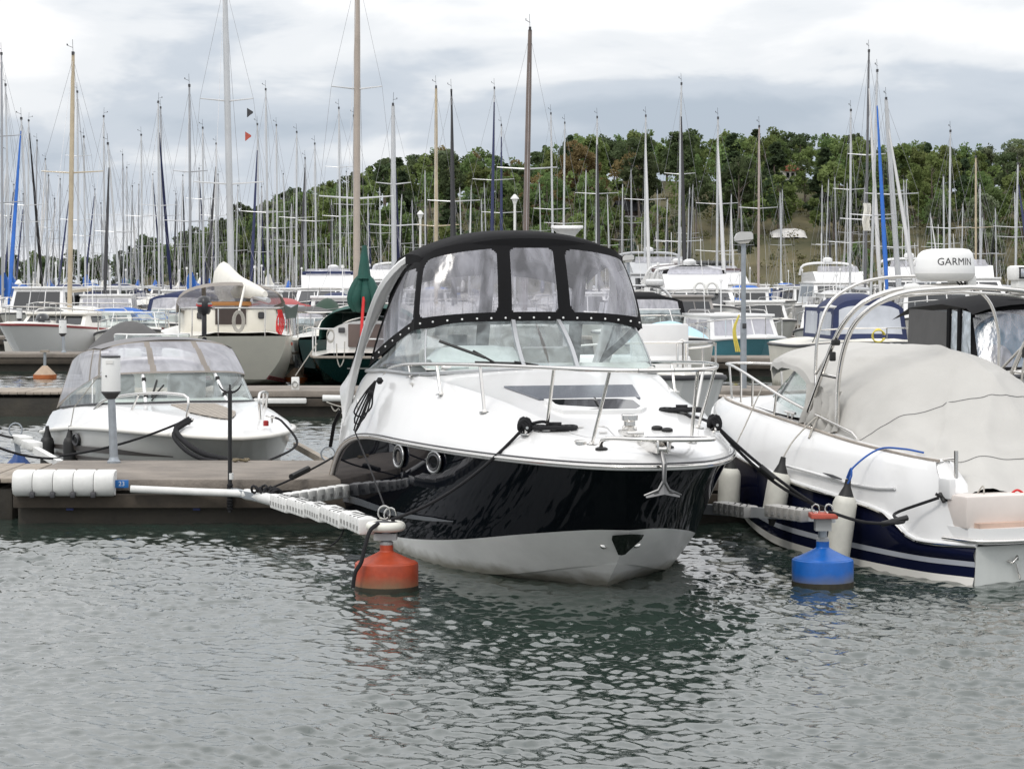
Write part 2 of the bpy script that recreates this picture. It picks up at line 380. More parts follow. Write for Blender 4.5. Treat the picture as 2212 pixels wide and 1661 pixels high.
# ------------------------------------------------------------------ water
def make_water():
    rs = np.random.RandomState(5)
    dense = np.linspace(math.radians(-16.5), math.radians(16.5), 660)
    side = np.linspace(math.radians(18), math.radians(180), 36)
    ang = np.r_[-side[::-1], dense, side[:-1]]
    r = [0.6, 2, 4, 6, 7.5]
    while r[-1] < 62: r.append(r[-1] * 1.0021)
    while r[-1] < 320: r.append(r[-1] * 1.012)
    r += [450, 700, 1200, 2200, 4000]
    r = np.array(r); A, Rr = np.meshgrid(ang, r)
    X = Rr * np.sin(A); Y = Rr * np.cos(A); Z = np.zeros_like(X)
    lam = np.r_[np.exp(rs.uniform(np.log(0.075), np.log(0.19), 60)), np.exp(rs.uniform(np.log(0.19), np.log(0.6), 26)), rs.uniform(1.2, 3.4, 8)]
    th = math.radians(68) + rs.normal(0, 0.62, lam.size)
    amp = np.where(lam < .19, 0.0061 * lam, np.where(lam < 1.0, 0.0034 * lam, 0.0009 * lam))
    ph = rs.uniform(0, 6.28, lam.size)
    # gust patches: quieter and rougher water, in world space
    gust = 1.0 + 0.34 * np.sin(X * 0.7 + 0.35 * Y + 1.3) * np.sin(Y * 0.55 - 0.2 * X) + 0.16 * np.sin(X * 2.1 - Y * .8)
    wx = X + 0.05 * np.sin(1.7 * Y + X) ; wy = Y + 0.05 * np.sin(2.3 * X - .7 * Y)
    for l, t, a, p in zip(lam, th, amp, ph):
        k = 2 * math.pi / l
        fade = np.clip(1.6 - Rr * 0.0045 / l * 0.9, 0, 1)          # waves finer than the mesh fade out with distance
        s = np.sin(k * (math.cos(t) * wx + math.sin(t) * wy) + p)
        Z += a * fade * (s + 0.28 * (s * s - .5)) * gust
    Z *= np.clip((260 - Rr) / 160, 0, 1)
    outside = np.abs(A) > math.radians(16.6)
    Z[outside] = 0
    n, m = X.shape
    me = bpy.data.meshes.new('water')
    co = np.stack([X, Y, Z], -1).reshape(-1, 3).astype(np.float32)
    i = np.arange(n - 1)[:, None] * m; j = np.arange(m)[None, :]; j2 = (j + 1) % m
    q = np.stack([i + j2, i + m + j2, i + m + j, i + j], -1).reshape(-1, 4)
    me.vertices.add(len(co)); me.vertices.foreach_set('co', co.ravel())
    me.loops.add(q.size); me.loops.foreach_set('vertex_index', q.ravel().astype(np.int32))
    me.polygons.add(len(q)); me.polygons.foreach_set('loop_start', (np.arange(len(q)) * 4).astype(np.int32))
    me.update(); me.validate(); me.shade_smooth()
    w = bpy.data.materials.new('harbour_water'); w.use_nodes = True
    t = w.node_tree; b = t.nodes['Principled BSDF']
    b.inputs['Base Color'].default_value = (0.024, 0.037, 0.030, 1); b.inputs['Roughness'].default_value = 0.045
    b.inputs['IOR'].default_value = 1.95
    g = t.nodes.new('ShaderNodeNewGeometry')
    n1 = t.nodes.new('ShaderNodeTexNoise'); n1.inputs['Scale'].default_value = 24; n1.inputs['Detail'].default_value = 3
    t.links.new(g.outputs['Position'], n1.inputs['Vector'])
    bp = t.nodes.new('ShaderNodeBump'); bp.inputs['Strength'].default_value = 0.22; bp.inputs['Distance'].default_value = 0.006
    t.links.new(n1.outputs['Fac'], bp.inputs['Height'])
    # further out the wind ripples are shader relief
    n2 = t.nodes.new('ShaderNodeTexNoise'); n2.inputs['Scale'].default_value = 1.4; n2.inputs['Detail'].default_value = 5
    t.links.new(g.outputs['Position'], n2.inputs['Vector'])
    bp2 = t.nodes.new('ShaderNodeBump'); bp2.inputs['Strength'].default_value = 0.10; bp2.inputs['Distance'].default_value = 0.08
    t.links.new(n2.outputs['Fac'], bp2.inputs['Height']); t.links.new(bp.outputs[0], bp2.inputs['Normal'])
    t.links.new(bp2.outputs[0], b.inputs['Normal'])
    me.materials.append(w)
    o = obj('water', me); o['kind'] = 'structure'; return o
make_water()

# ------------------------------------------------------------------ hill and far shore
SKX = [-400, 0, 150, 300, 430, 520, 600, 700, 830, 950, 1040, 1130, 1230, 1400, 1560, 1750, 1850, 1950, 2050, 2212, 2600]
SKY = [575, 570, 560, 545, 505, 470, 425, 400, 352, 322, 332, 348, 295, 285, 290, 285, 305, 308, 318, 308, 330]
def shore_y(X): 
    t = min(max((X + 95) / 75, 0), 1); t = t * t * (3 - 2 * t); return 590 - 255 * t
def hill_h(X, Y):
    Ys = shore_y(X); Yr = Ys + 105
    px = PX_C + PX_F * X / Yr
    top = CAM_H + (PX_H - np.interp(px, SKX, SKY)) * Yr / PX_F
    ridge = max(0.8, top - 9.0)
    t = min(max((Y - Ys) / 100, 0), 1); t = t * (1.6 - 0.6 * t) if t < 1 else 1
    bump = 0.9 * mnoise.noise(Vector((X * .05, Y * .05, 3))) * min(1, max(0, (Y - Ys) / 12))
    return -0.6 + (ridge + 0.6) * min(t, 1) + bump
def make_hill():
    xs = np.arange(-460, 461, 7.0); ys = np.arange(318, 860, 8.0)
    vs = []; fs = []
    for y in ys:
        for x in xs: vs.append((x, y, hill_h(x, y) if y > shore_y(x) - 8 else -3))
    n = len(xs)
    for i in range(len(ys) - 1):
        for j in range(n - 1): fs.append((i * n + j, i * n + j + 1, (i + 1) * n + j + 1, (i + 1) * n + j))
    mb = MB(); mb.v = vs; mb.f = fs
    g = mat('dry_meadow', (0.090, 0.10, 0.045), 0.95, var=0.45, vs=0.10, col2=(0.15, 0.125, 0.065), bump=0.6, bs=1.2)
    mb.build('hill', g, smooth=80)['kind'] = 'structure'
make_hill()

# ------------------------------------------------------------------ trees
def leaf_mat(name, c, c2):
    m = mat(name, tuple(x * 1.35 for x in c), 0.75, var=0.3, vs=0.3, col2=tuple(x * 1.35 for x in c2), rnd=0.22, spec=0.25)
    t = m.node_tree; b = t.nodes['Principled BSDF']; src = b.inputs['Base Color'].links[0].from_socket
    tl = t.nodes.new('ShaderNodeBsdfTranslucent'); mx_ = t.nodes.new('ShaderNodeMixShader'); mx_.inputs[0].default_value = 0.42     # light comes through leaves
    t.links.new(src, tl.inputs[0]); t.links.new(b.outputs[0], mx_.inputs[1]); t.links.new(tl.outputs[0], mx_.inputs[2])
    t.links.new(mx_.outputs[0], t.nodes['Material Output'].inputs[0]); return m
LM = {'pine': leaf_mat('pine_needles', (0.050, 0.072, 0.034), (0.088, 0.118, 0.052)),
      'birch': leaf_mat('birch_leaves', (0.105, 0.145, 0.046), (0.17, 0.215, 0.075)),
      'aspen': leaf_mat('aspen_leaves', (0.078, 0.118, 0.042), (0.130, 0.178, 0.064)),
      'rusty': leaf_mat('rusty_leaves', (0.15, 0.125, 0.052), (0.22, 0.175, 0.075)),
      'spruce': leaf_mat('spruce_needles', (0.036, 0.060, 0.031), (0.066, 0.096, 0.044)),
      'willow': leaf_mat('silvery_leaves', (0.115, 0.145, 0.085), (0.18, 0.21, 0.125))}
BARK = mat('grey_bark', (0.16, 0.13, 0.11), 0.9, var=0.3, vs=2)
def crown_mesh(kind, seed):
    rs = np.random.RandomState(seed); clumps = []
    if kind in ('birch', 'aspen', 'rusty', 'willow'):
        for _ in range(34):
            z = rs.uniform(.22, .97); w = 0.29 * math.sin(math.pi * min(1, (z - .12) / .92) ** .8) + .04
            a = rs.uniform(0, 6.28); r = w * math.sqrt(rs.uniform(.15, 1)) * rs.uniform(.75, 1.12)
            clumps.append((r * math.cos(a), r * math.sin(a), z, rs.uniform(.055, .105)))
    elif kind == 'pine':
        for _ in range(26):
            z = rs.uniform(.45, .97); w = 0.24 * math.sin(math.pi * min(1, (z - .36) / .70)) + .03
            a = rs.uniform(0, 6.28); r = w * math.sqrt(rs.uniform(.1, 1)) * rs.uniform(.7, 1.25)
            clumps.append((r * math.cos(a), r * math.sin(a), z, rs.uniform(.05, .095)))
    else:
        for k in range(40):
            z = .12 + .86 * (k / 40) + rs.uniform(-.01, .01); w = 0.20 * (1 - z) ** .85 + .008
            a = rs.uniform(0, 6.28); r = w * rs.uniform(.45, 1.05)
            clumps.append((r * math.cos(a), r * math.sin(a), z - r * .25, .03 + .05 * (1 - z)))
    V = []; F = []
    for cx, cy, cz, cr in clumps:
        n = int(75 if kind != 'spruce' else 60)
        d = rs.normal(size=(n, 3)); d /= np.linalg.norm(d, axis=1)[:, None]; rr = cr * rs.uniform(.35, 1.12, n) ** .6
        P = np.c_[cx, cy, cz] + d * rr[:, None] * np.array([1.05, 1.05, .8])
        for p in P:
            s = rs.uniform(.016, .034); u = rs.normal(size=3); u /= np.linalg.norm(u); w = np.cross(u, rs.normal(size=3)); w /= np.linalg.norm(w)
            o = len(V); V += [tuple(p - u * s), tuple(p + w * s * .7), tuple(p + u * s), tuple(p - w * s * .7)]; F.append((o, o + 1, o + 2, o + 3))
    mb = MB(); mb.v = V; mb.f = F
    return mb.mesh(kind + '_crown', LM[kind], 0), clumps
def trunk_mesh(kind, clumps, seed):
    rs = random.Random(seed); mb = MB()
    lean = [(0, 0, -.04), (rs.uniform(-.01, .01), rs.uniform(-.01, .01), .3), (rs.uniform(-.02, .02), rs.uniform(-.02, .02), .65), (0, 0, .94)]
    mb.tube(crs(lean, 7), [.020, .017, .014, .011, .008, .005, .002], 6)
    for c in rs.sample(clumps, min(12, len(clumps))):
        z0 = max(.1, c[2] - .5 * math.hypot(c[0], c[1]) - .03)
        mb.tube([(0, 0, z0), (c[0] * .5, c[1] * .5, (z0 + c[2]) / 2 + .01), (c[0], c[1], c[2])], [.007, .005, .002], 4)
    return mb.mesh('trunk', BARK, 60)
PROTO = {}
for k in LM:
    PROTO[k] = []
    for s in range(3):
        cm, cl = crown_mesh(k, hash_seed := 17 * s + len(k) * 3 + ord(k[0]))
        PROTO[k].append((cm, trunk_mesh(k, cl, hash_seed)))
TREE_LABEL = {'pine': 'dark pine with bare lower trunk', 'birch': 'light green broadleaf tree', 'aspen': 'mid green broadleaf tree',
              'rusty': 'rusty brown autumn-tinged tree', 'spruce': 'pointed dark spruce', 'willow': 'silvery green rounded tree'}
TREE_NAME = {'pine': 'pine_tree', 'birch': 'birch_tree', 'aspen': 'aspen_tree', 'rusty': 'rusty_tree', 'spruce': 'spruce_tree', 'willow': 'willow_tree'}
def place_tree(kind, X, Y, h, where):
    z = hill_h(X, Y)
    cm, tm = RN.choice(PROTO[kind])
    t = thing(TREE_NAME[kind], TREE_LABEL[kind] + ' ' + where, 'tree', (X, Y, z - .2), RN.uniform(0, 6.28), 'trees %s' % where)
    w = RN.uniform(.82, 1.2) * (1.25 if kind == 'spruce' else 1)
    t.scale = (h * w, h * w, h)
    obj('crown', cm, t); obj('trunk', tm, t)
def plant():
    # skyline and slope trees: jittered rows up the hill, leaving the dry clearing open
    n = 0
    for row, dy in enumerate((6, 18, 32, 46, 60, 74, 88, 100, 112)):
        X = -74 + RN.uniform(0, 3)
        while X < 128:
            Ys = shore_y(X); Y = Ys + dy + RN.uniform(-4, 4)
            px = PX_C + PX_F * X / Y
            step = RN.uniform(4.6, 7.6) * (1.0 if dy > 80 else 1.15)
            if -60 < px < 2300:
                clearing = 1470 < px < 1900 and dy < 48
                if not (clearing and RN.random() < (.6 if dy < 30 else .25)) and n < 262:
                    low = max(0.55, min(1, dy / 60))
                    top = CAM_H + (PX_H - np.interp(px, SKX, SKY)) * Y / PX_F
                    h = RN.uniform(9, 13.5) * (1 if dy > 20 else .8)
                    h = min(h, top - hill_h(X, Y) + RN.uniform(-1.0, .8))
                    if dy > 95: h = max(5, min(15, top - hill_h(X, Y) + RN.uniform(-2.0, 1.2)))
                    for hx, hw, hy, hz in ((1356, 20, 374, hill_h(18.6, 374) + 1.2), (1702, 24, 426, hill_h(50.6, 426) + 1.5)):
                        if abs(px - hx) < hw and Y < hy: h = min(h, CAM_H + (hz - CAM_H) * Y / hy - hill_h(X, Y))
                    if h < 2.5: X += step; continue
                    kind = RN.choices(['pine', 'birch', 'aspen', 'rusty', 'spruce', 'willow'],
                                      [5 if dy > 80 else 1.4, 3, 3.4, .45 if 850 < px < 1300 else .15, 2.4, 1.2 if px > 1900 else .3])[0]
                    where = ('on the hill crest' if dy > 92 else 'on the hillside' if dy > 30 else 'near the far shore')
                    where += ' left of the black cruiser canopy' if px < 840 else ' behind the black cruiser canopy' if px < 1330 else ' right of the black cruiser canopy'
                    place_tree(kind, X, Y, h, where); n += 1
            X += step
    # the low far shore at the left edge
    for i in range(46):
        X = -152 + (i % 23) * 4.1 + RN.uniform(-1.6, 1.6); Y = shore_y(X) + (8 if i < 23 else 40) + RN.uniform(-4, 8)
        px = PX_C + PX_F * X / Y
        if px > 640 or px < -120: continue
        place_tree(RN.choices(['pine', 'aspen', 'birch', 'spruce'], [4, 3, 1, 2])[0], X, Y, RN.uniform(7.5, 11.5) + max(0, (px - 250) * .008), 'on the low far shore at the left')
plant()
def scrub():
    """bushes and undergrowth nobody could count"""
    rs = np.random.RandomState(3); V = []; F = []
    for i in range(1300):
        X = rs.uniform(-80, 128); Ys = shore_y(X); dy = rs.uniform(2, 78) ; Y = Ys + dy; px = PX_C + PX_F * X / Y
        if 1460 < px < 1930 and dy < 66 and rs.rand() < .2: continue
        z = hill_h(X, Y); R = rs.uniform(.4, 1.5)
        for _ in range(44):
            d = rs.normal(size=3); d /= np.linalg.norm(d); p = np.array([X, Y, z + R * .5]) + d * R * rs.uniform(.5, 1.05) * np.array([1.2, 1.2, .8])
            s = rs.uniform(.09, .2); u = rs.normal(size=3); u /= np.linalg.norm(u); w = np.cross(u, rs.normal(size=3)); w /= np.linalg.norm(w)
            o = len(V); V += [tuple(p - u * s), tuple(p + w * s * .8), tuple(p + u * s), tuple(p - w * s * .8)]; F.append((o, o + 1, o + 2, o + 3))
    mb = MB(); mb.v = V; mb.f = F
    m = mat('undergrowth_leaves', (0.085, 0.105, 0.042), 0.85, var=0.4, vs=0.14, col2=(0.18, 0.165, 0.07), spec=0.2)
    tag(mb.build('undergrowth', m, smooth=0), 'low bushes and undergrowth covering the hillside', 'bushes', kind='stuff')
scrub()

def forest_fill():
    """the rest of the wood between and behind the single trees: one mass"""
    rs = np.random.RandomState(21)
    for kind, cnt in (('aspen', 120), ('pine', 70), ('birch', 70), ('spruce', 60)):
        V = []; F = []
        for _ in range(cnt):
            X = rs.uniform(-150, 128); Ys = shore_y(X); dy = rs.uniform(8, 104); Y = Ys + dy; px = PX_C + PX_F * X / Y
            if not -80 < px < 2300 or (1480 < px < 1890 and dy < 30) or (abs(px - 1356) < 26 and Y < 376) or (abs(px - 1702) < 34 and Y < 430): continue
            z0 = hill_h(X, Y); h = rs.uniform(7.5, 11.5); h = min(h, CAM_H + (PX_H - np.interp(px, SKX, SKY)) * Y / PX_F - z0 + 0.3)
            if h < 3: continue
            for _c in range(14):
                q = rs.uniform(.25, .97); a = rs.uniform(0, 6.28)
                wr = (.16 * (1.05 - q) + .02 if kind == 'spruce' else .24 * math.sin(math.pi * min(1, (q - .1) / .93) ** .8) + .03) * math.sqrt(rs.uniform(.1, 1)) * h
                c = np.array([X + wr * math.cos(a), Y + wr * math.sin(a), z0 + q * h]); cr = h * rs.uniform(.05, .10)
                for _l in range(26):
                    d = rs.normal(size=3); d /= np.linalg.norm(d); p = c + d * cr * rs.uniform(.5, 1.1); sz = rs.uniform(.16, .34)
                    u = rs.normal(size=3); u /= np.linalg.norm(u); w = np.cross(u, rs.normal(size=3)); w /= np.linalg.norm(w)
                    o = len(V); V += [tuple(p - u * sz), tuple(p + w * sz * .7), tuple(p + u * sz), tuple(p - w * sz * .7)]; F.append((o, o + 1, o + 2, o + 3))
        mb = MB(); mb.v = V; mb.f = F
        tag(mb.build('forest', LM[kind], smooth=0), 'dense wood filling the hillside between the single trees, %s part' % TREE_LABEL[kind].split(' with')[0], 'forest', kind='stuff')
forest_fill()
# ------------------------------------------------------------------ buildings on the hill
def small_house(px, py, Y, w, d, h, roof_h, label, wall_m, roof_m, deg):
    X = (px - PX_C) * Y / PX_F; z = hill_h(X, Y)
    t = thing('house', label, 'house', (X, Y, z), math.radians(deg))
    MB().box((0, 0, h / 2 - 2), (w, d, h + 4)).build('wall', wall_m, t)
    g = MB(); o = .35
    g.add([(-w/2-o, -d/2-o, h-.1), (w/2+o, -d/2-o, h-.1), (w/2+o, 0, h+roof_h), (-w/2-o, 0, h+roof_h), (-w/2-o, d/2+o, h-.1), (w/2+o, d/2+o, h-.1),
           (-w/2-o, -d/2-o, h+.12), (w/2+o, -d/2-o, h+.12), (w/2+o, 0, h+roof_h+.22), (-w/2-o, 0, h+roof_h+.22), (-w/2-o, d/2+o, h+.12), (w/2+o, d/2+o, h+.12)],
          [(0,1,2,3), (3,2,5,4), (6,9,8,7), (9,10,11,8), (0,6,7,1), (4,5,11,10), (0,3,9,6), (3,4,10,9), (1,7,8,2), (2,8,11,5)])
    r = g.build('roof', roof_m, t, 0)
    MB().prism([(-d/2, h-.05), (d/2, h-.05), (0, h+roof_h-.05)], 'x', -w/2, w/2).build('gable', wall_m, t, 0)
    MB().box((w*.2, .3, h+roof_h+.35), (.5, .5, 1.0)).build('chimney', mat('chimney_brick', (.3,.14,.1), .9), r, 0)
    for k in (-1, 0, 1):
        f = MB().box((k*w*.3, -d/2-.02, h*.55), (.95, .1, 1.2)).build('window', mat('window_white', (.75,.75,.72), .5), t, 0)
        MB().box((k*w*.3, -d/2-.06, h*.55), (.75, .1, 1.0)).build('pane', DGLASS, f, 0)
    for k in (-.25, .25):
        f = MB().box((-w/2-.02, k*d, h*.55), (.1, .9, 1.2)).build('window', MATS['window_white'], t, 0)
        MB().box((-w/2-.06, k*d, h*.55), (.1, .7, 1.0)).build('pane', DGLASS, f, 0)
small_house(1700, 390, 426, 4.0, 3.0, 1.9, 0.9, 'small white house with red tiled roof among trees on the hill', mat('house_white', (.72,.70,.66), .7), mat('roof_red', (.36,.10,.06), .8, var=.2), 35)
small_house(1356, 472, 372, 3.6, 3.2, 3.2, 1.4, 'dark timber house with black roof in the trees on the hillside', mat('house_dark', (.06,.045,.04), .8), mat('roof_black', (.03,.03,.034), .7), 20)
def white_sheet():
    Y = 368; c = at(1703, 492, Y); mb = MB(); n = 26
    rows = []
    for i in range(n + 1):
        s = i / n - .5; r = []
        for j in range(8):
            t = j / 7 - .5
            zz = hill_h(c.x + s * 5.4, Y + t * 3) + .25 + .95 * (1 - (2*s)**2) ** .5 * (1 - (2*t)**2) ** .5 + .22 * mnoise.noise(Vector((s * 7, t * 5, 1)))
            r.append((c.x + s * 5.6, Y + t * 3.2, zz))
        rows.append(r)
    mb.loft(rows)
    tag(mb.build('covered_woodpile', mat('white_sheet', (.72, .70, .68), .7, bump=.4, bs=2), smooth=60), 'white sheeted pile lying on the dry clearing of the hill', 'tarp')
white_sheet()
# ------------------------------------------------------------------ pontoons
def pontoon(label, x0, x1, y0, y1, top, slab_w=2.4, deck='conc', timber=True):
    """floating pontoon: concrete floats with joints, a top slab per float, a timber fender rail and hanging rings"""
    t = thing('pontoon', label, 'pontoon', ((x0 + x1) / 2, (y0 + y1) / 2, 0))
    cx = (x0 + x1) / 2; L = x1 - x0; d = y1 - y0
    n = max(1, int(round(L / 4.9))); seg = L / n
    for i in range(n):
        xc = -L / 2 + seg * (i + .5)
        MB().rbox((xc, 0, (top - .10) / 2 - .2), (seg - .06, d - .1, top - .10 + .4), .03).build('concrete_float', CONCD, t)
    if deck == 'conc':
        for i in range(n):
            xc = -L / 2 + seg * (i + .5)
            MB().rbox((xc, 0, top - .055), (seg - .012, d, .11), .014).build('deck_slab', CONC, t)
    else:
        k = int(L / .14); me = None
        for i in range(min(k, 300)):
            xc = -L / 2 + (i + .5) * L / min(k, 300)
            if me is None: me = MB().rbox((0, 0, 0), (L / min(k, 300) - .008, d, .045), .006).mesh('plank', WOODL)
            p = obj('plank', me, t); p.location = (xc, 0, top - .022 + RN.uniform(-.003, .003))
    if timber:
        for i in range(n):
            xc = -L / 2 + seg * (i + .5)
            MB().rbox((xc, -d / 2 - .045, top - .20), (seg - .03, .085, .13), .012).build('timber_rail', WOODD, t)
    return t
P1 = pontoon('concrete pontoon with white bumper and post, just behind the black cruiser', -4.74, 12.0, 22.0, 24.35, .42)
PG = pontoon('timber gangway end at the left edge beside the near pontoon', -9.6, -4.80, 22.35, 24.2, .40, deck='wood', timber=False)
P2 = pontoon('second concrete pontoon, with a thin white fender tube, behind the grey canopied boat', -5.4, 6.4, 39.4, 41.4, .44)
P2r = pontoon('timber pontoon carrying the near street lamp behind the right-hand bow rails', 6.46, 17.5, 39.4, 41.4, .43, deck='conc')
P2g = pontoon('timber footbridge pontoon at the left edge behind the blue cone buoy', -13.5, -5.46, 39.4, 41.0, .42, deck='wood', timber=False)
P3 = pontoon('pontoon with orange buoys behind the left power pedestal', -20, -2, 59.3, 61.3, .45)
P3r = pontoon('pontoon under the bow of the turquoise cabin boat', 4.5, 24, 56, 58, .45)
P4 = pontoon('distant pontoon under the white boat with outboard engine at left', -26, 26, 77, 79, .46)
for i, yy in enumerate((97, 118, 141, 168)):
    pontoon(['far pontoon, first behind the distant pontoon', 'far pontoon, second behind the distant pontoon', 'far pontoon, third row hidden among hulls', 'farthest pontoon, last row before the hill shore'][i], -.26 * yy - 8, .26 * yy + 8, yy, yy + 2, .46)

# blue tabs, ground ring bolts and stains of the near pontoon
def wall_tab(px, py): 
    p = at(px, py, 21.955)
    tag(MB().rbox(p, (.07, .03, .17), .006).build('blue_bracket', mat('faded_blue_steel', (.015, .025, .10), .6, var=.3)), 'blue steel bracket on the pontoon face at %s' % ('its left under the white bumper' if px < 200 else 'the middle under the white fender strip'), 'bracket')
wall_tab(151, 1083); wall_tab(425, 1083)

# white segmented bumper hung on the pontoon's left end
def bumper():
    a = at(32, 1040, 21.9); b = at(251, 1040, 21.9); L = b.x - a.x
    t = thing('dock_bumper', 'big white segmented foam bumper on the left end of the near pontoon', 'bumper', ((a.x + b.x) / 2, 21.9, .40))
    prof = [(.0, -.125), (-.05, -.125), (-.115, -.105), (-.15, -.05), (-.155, .0), (-.15, .05), (-.115, .10), (-.04, .118), (.06, .118), (.06, -.02), (0, -.02)]
    n = 5; s = L / n
    for i in range(n):
        x0 = -L / 2 + i * s + .003; x1 = x0 + s - .006
        mb = MB(); rings = []
        for x, k in ((x0, .93), (x0 + .015, 1), (x1 - .015, 1), (x1, .93)):
            rings.append([(x, p[0] * k, p[1] * k) for p in prof])
        mb.loft(rings, closed=True, cap0=True, cap1=True); mb.build('segment', WPLAST, t, 40)
    for i in range(4):
        x = -L / 2 + (i + 1) * s
        MB().rbox((x, -.135, -.105), (.05, .05, .06), .015).build('drain_notch', DGREY, t)
bumper()
sg = at(263, 1045, 21.86)
t = thing('berth_sign', 'blue berth number sign reading 23 beside the white bumper', 'sign', sg)
MB().rbox((0, 0, 0), (.128, .012, .075), .004).build('plate', SIGNB, t)
obj('number', text_mesh('number', '23', .062, mat('sign_white', (.55, .60, .66), .6), lambda x, y, z: Vector((x, -.0085, y))), t)

# ------------------------------------------------------------------ mooring booms and floats
def pad_mesh(L, w, h, slots):
    """a plastic boom pad: rounded block with a row of recessed openings on its face"""
    mb = MB(); mb.rbox((0, 0, 0), (L, w, h), min(w, h) * .22)
    return mb
def pad(parent, a, b, w, h, m, nslots=6, side=-1):
    """pad along the segment a-b: ribs standing proud with dark square slots"""
    a, b = Vector(a), Vector(b); d = b - a; L = d.length; rz = math.atan2(d.y, d.x); c = (a + b) / 2
    mb = MB(); s = L / nslots
    for i in range(nslots):
        x = -L / 2 + (i + .5) * s
        mb.rbox((x, 0, 0), (s * .93, w, h), min(s, w, h) * .16)
    mb.box((0, 0, 0), (L * .97, w * .86, h * .86))
    me = mb.mesh('pad', m, 40); o = obj('pad', me, parent); o.location = c; o.rotation_euler = (0, 0, rz)
    sm = MB().box((0, 0, 0), (s * .34, .012, h * .26)).mesh('slot', mat('slot_grey', (.30, .30, .29), .7), 0)
    for i in range(nslots):
        q = obj('slot', sm, o); q.location = (-L / 2 + (i + .5) * s, side * w / 2, -h * .1)
    return o
def buoy(label, X, Y, m, rad, body_h, cone_h, pipe_top, pipe_m=None, rz=0):
    t = thing('mooring_buoy', label, 'buoy', (X, Y, 0), rz)
    R = rad
    prof = [(R * .9, -.22), (R * .97, -.12), (R, 0), (R, body_h * .9), (R * .985, body_h * .97), (R * .94, body_h), (R * .93, body_h + .004)]
    for k in range(1, 9):
        q = k / 8; prof.append((R * (.93 - .70 * q), body_h + .004 + cone_h * q ** 1.15))
    prof += [(R * .21, body_h + cone_h + .012), (R * .21, body_h + cone_h + .05), (R * .19, body_h + cone_h + .058)]
    MB().lathe(prof, n=36).build('float', m, t, 28)
    MB().lathe([(R * 1.002, -.03), (R * 1.004, 0), (R * 1.004, .022), (R * 1.001, .034)], n=36).build('algae_line', ALGAE, t)
    MB().tube([(0, 0, body_h + cone_h), (0, 0, pipe_top)], .034, 14).build('pipe', pipe_m or GALV, t)
    MB().lathe([(.05, 0), (.05, .02), (.034, .03)], (0, 0, body_h + cone_h + .055), 16).build('collar', MGREY, t)
    return t
bo = at(835, 1276, 17.3)
buoy('orange conical mooring buoy floating beside the black cruiser bow', bo.x, 17.3, ORANGE, .238, .205, .075, .43)
bb = at(1777, 1264, 17.55)
buoy('bright blue conical mooring buoy in front of the navy-hulled boat', bb.x, 17.55, BLUEF, .233, .20, .078, .50)

def boom_left():
    t = thing('mooring_boom', 'white Y-shaped mooring boom from the near pontoon to the orange buoy', 'mooring boom', (0, 0, 0))
    A = at(505, 1062, 21.85); B = at(600, 1082, 20.6); C = at(690, 1104, 19.35); D = at(818, 1139, 17.35); E_ = at(752, 1058, 21.6)
    MB().tube([A, B, C, D], .045, 4).build('beam', GALV, t, 20)
    MB().tube([B + Vector((.02, .1, 0)), E_], .04, 4).build('side_beam', GALV, t, 20)
    # smooth fender strip bending from the pontoon face onto the boom
    S = crs([at(282, 1056, 21.84), at(420, 1062, 21.84), at(520, 1066, 21.6), at(580, 1078, 20.85), at(610, 1088, 20.45)], 24)
    prev = None
    for i in range(6):
        seg = S[i * 4: i * 4 + 5] if i < 5 else S[20:24]
        g = MB(); g.tube([tuple(p) for p in seg], .052 if i > 2 else .035, 10); g.build('fender_strip', WPLAST, t, 50)
    line = [C.lerp(B, .62), C.lerp(B, .12), C.lerp(D, .28), C.lerp(D, .62), C.lerp(D, .95)]
    pts = [B.lerp(C, .10), B.lerp(C, .52), B.lerp(C, .95), C.lerp(D, .24), C.lerp(D, .60), C.lerp(D, .93)]
    for i in range(5):
        a, b = pts[i].lerp(pts[i + 1], .02), pts[i].lerp(pts[i + 1], .97)
        a = a + Vector((-.035, -.03, .01)); b = b + Vector((-.035, -.03, .01))
        pad(t, a, b, .15, .125, WPLAST, 6)
        m1 = a.lerp(b, .5)
        g = MB()
        for q in range(5):
            p = a.lerp(b, (q + .5) / 5) + Vector((0, 0, .066))
            g.tube([p + Vector((-.07, -.02, -.01)), p + Vector((0, 0, .006)), p + Vector((.08, .03, -.01))], .0035, 4)
        g.build('lashing', ROPE, t)
    for i in range(7):
        a = B.lerp(E_, .12 + i * .125); b = B.lerp(E_, .12 + i * .125 + .11)
        pad(t, a + Vector((0, -.03, 0)), b + Vector((0, -.03, 0)), .12, .12, WPLAST, 1)
    ring = MB(); c = at(833, 1139, 17.32) + Vector((0, 0, .01))
    ring.tube([c + Vector((.115 * math.cos(a), .115 * math.sin(a), 0)) for a in (6.283 * k / 24 for k in range(24))], .036, 10, closed=True)
    ring.build('end_ring', mat('end_ring_white', (.72, .71, .64), .45, var=.08), t, 60)
    MB().lathe([(.09, -.02), (.09, .02), (.07, .028)], c + Vector((0, 0, .01)), 20).build('end_plate', DGREY, t)
    MB().box(c + Vector((0, 0, -.075)), (.17, .15, .05)).build('bracket', MGREY, t, 0)
    for q, (dx, dz) in enumerate(((-.01, .10), (.035, .085))):
        g = MB(); g.tube([c + Vector((dx + .045 * math.cos(a), 0, dz + .05 * math.sin(a))) for a in (6.283 * k / 14 for k in range(14))], .008, 6, closed=True)
        g.build('shackle', STEEL, t, 60)
boom_left()
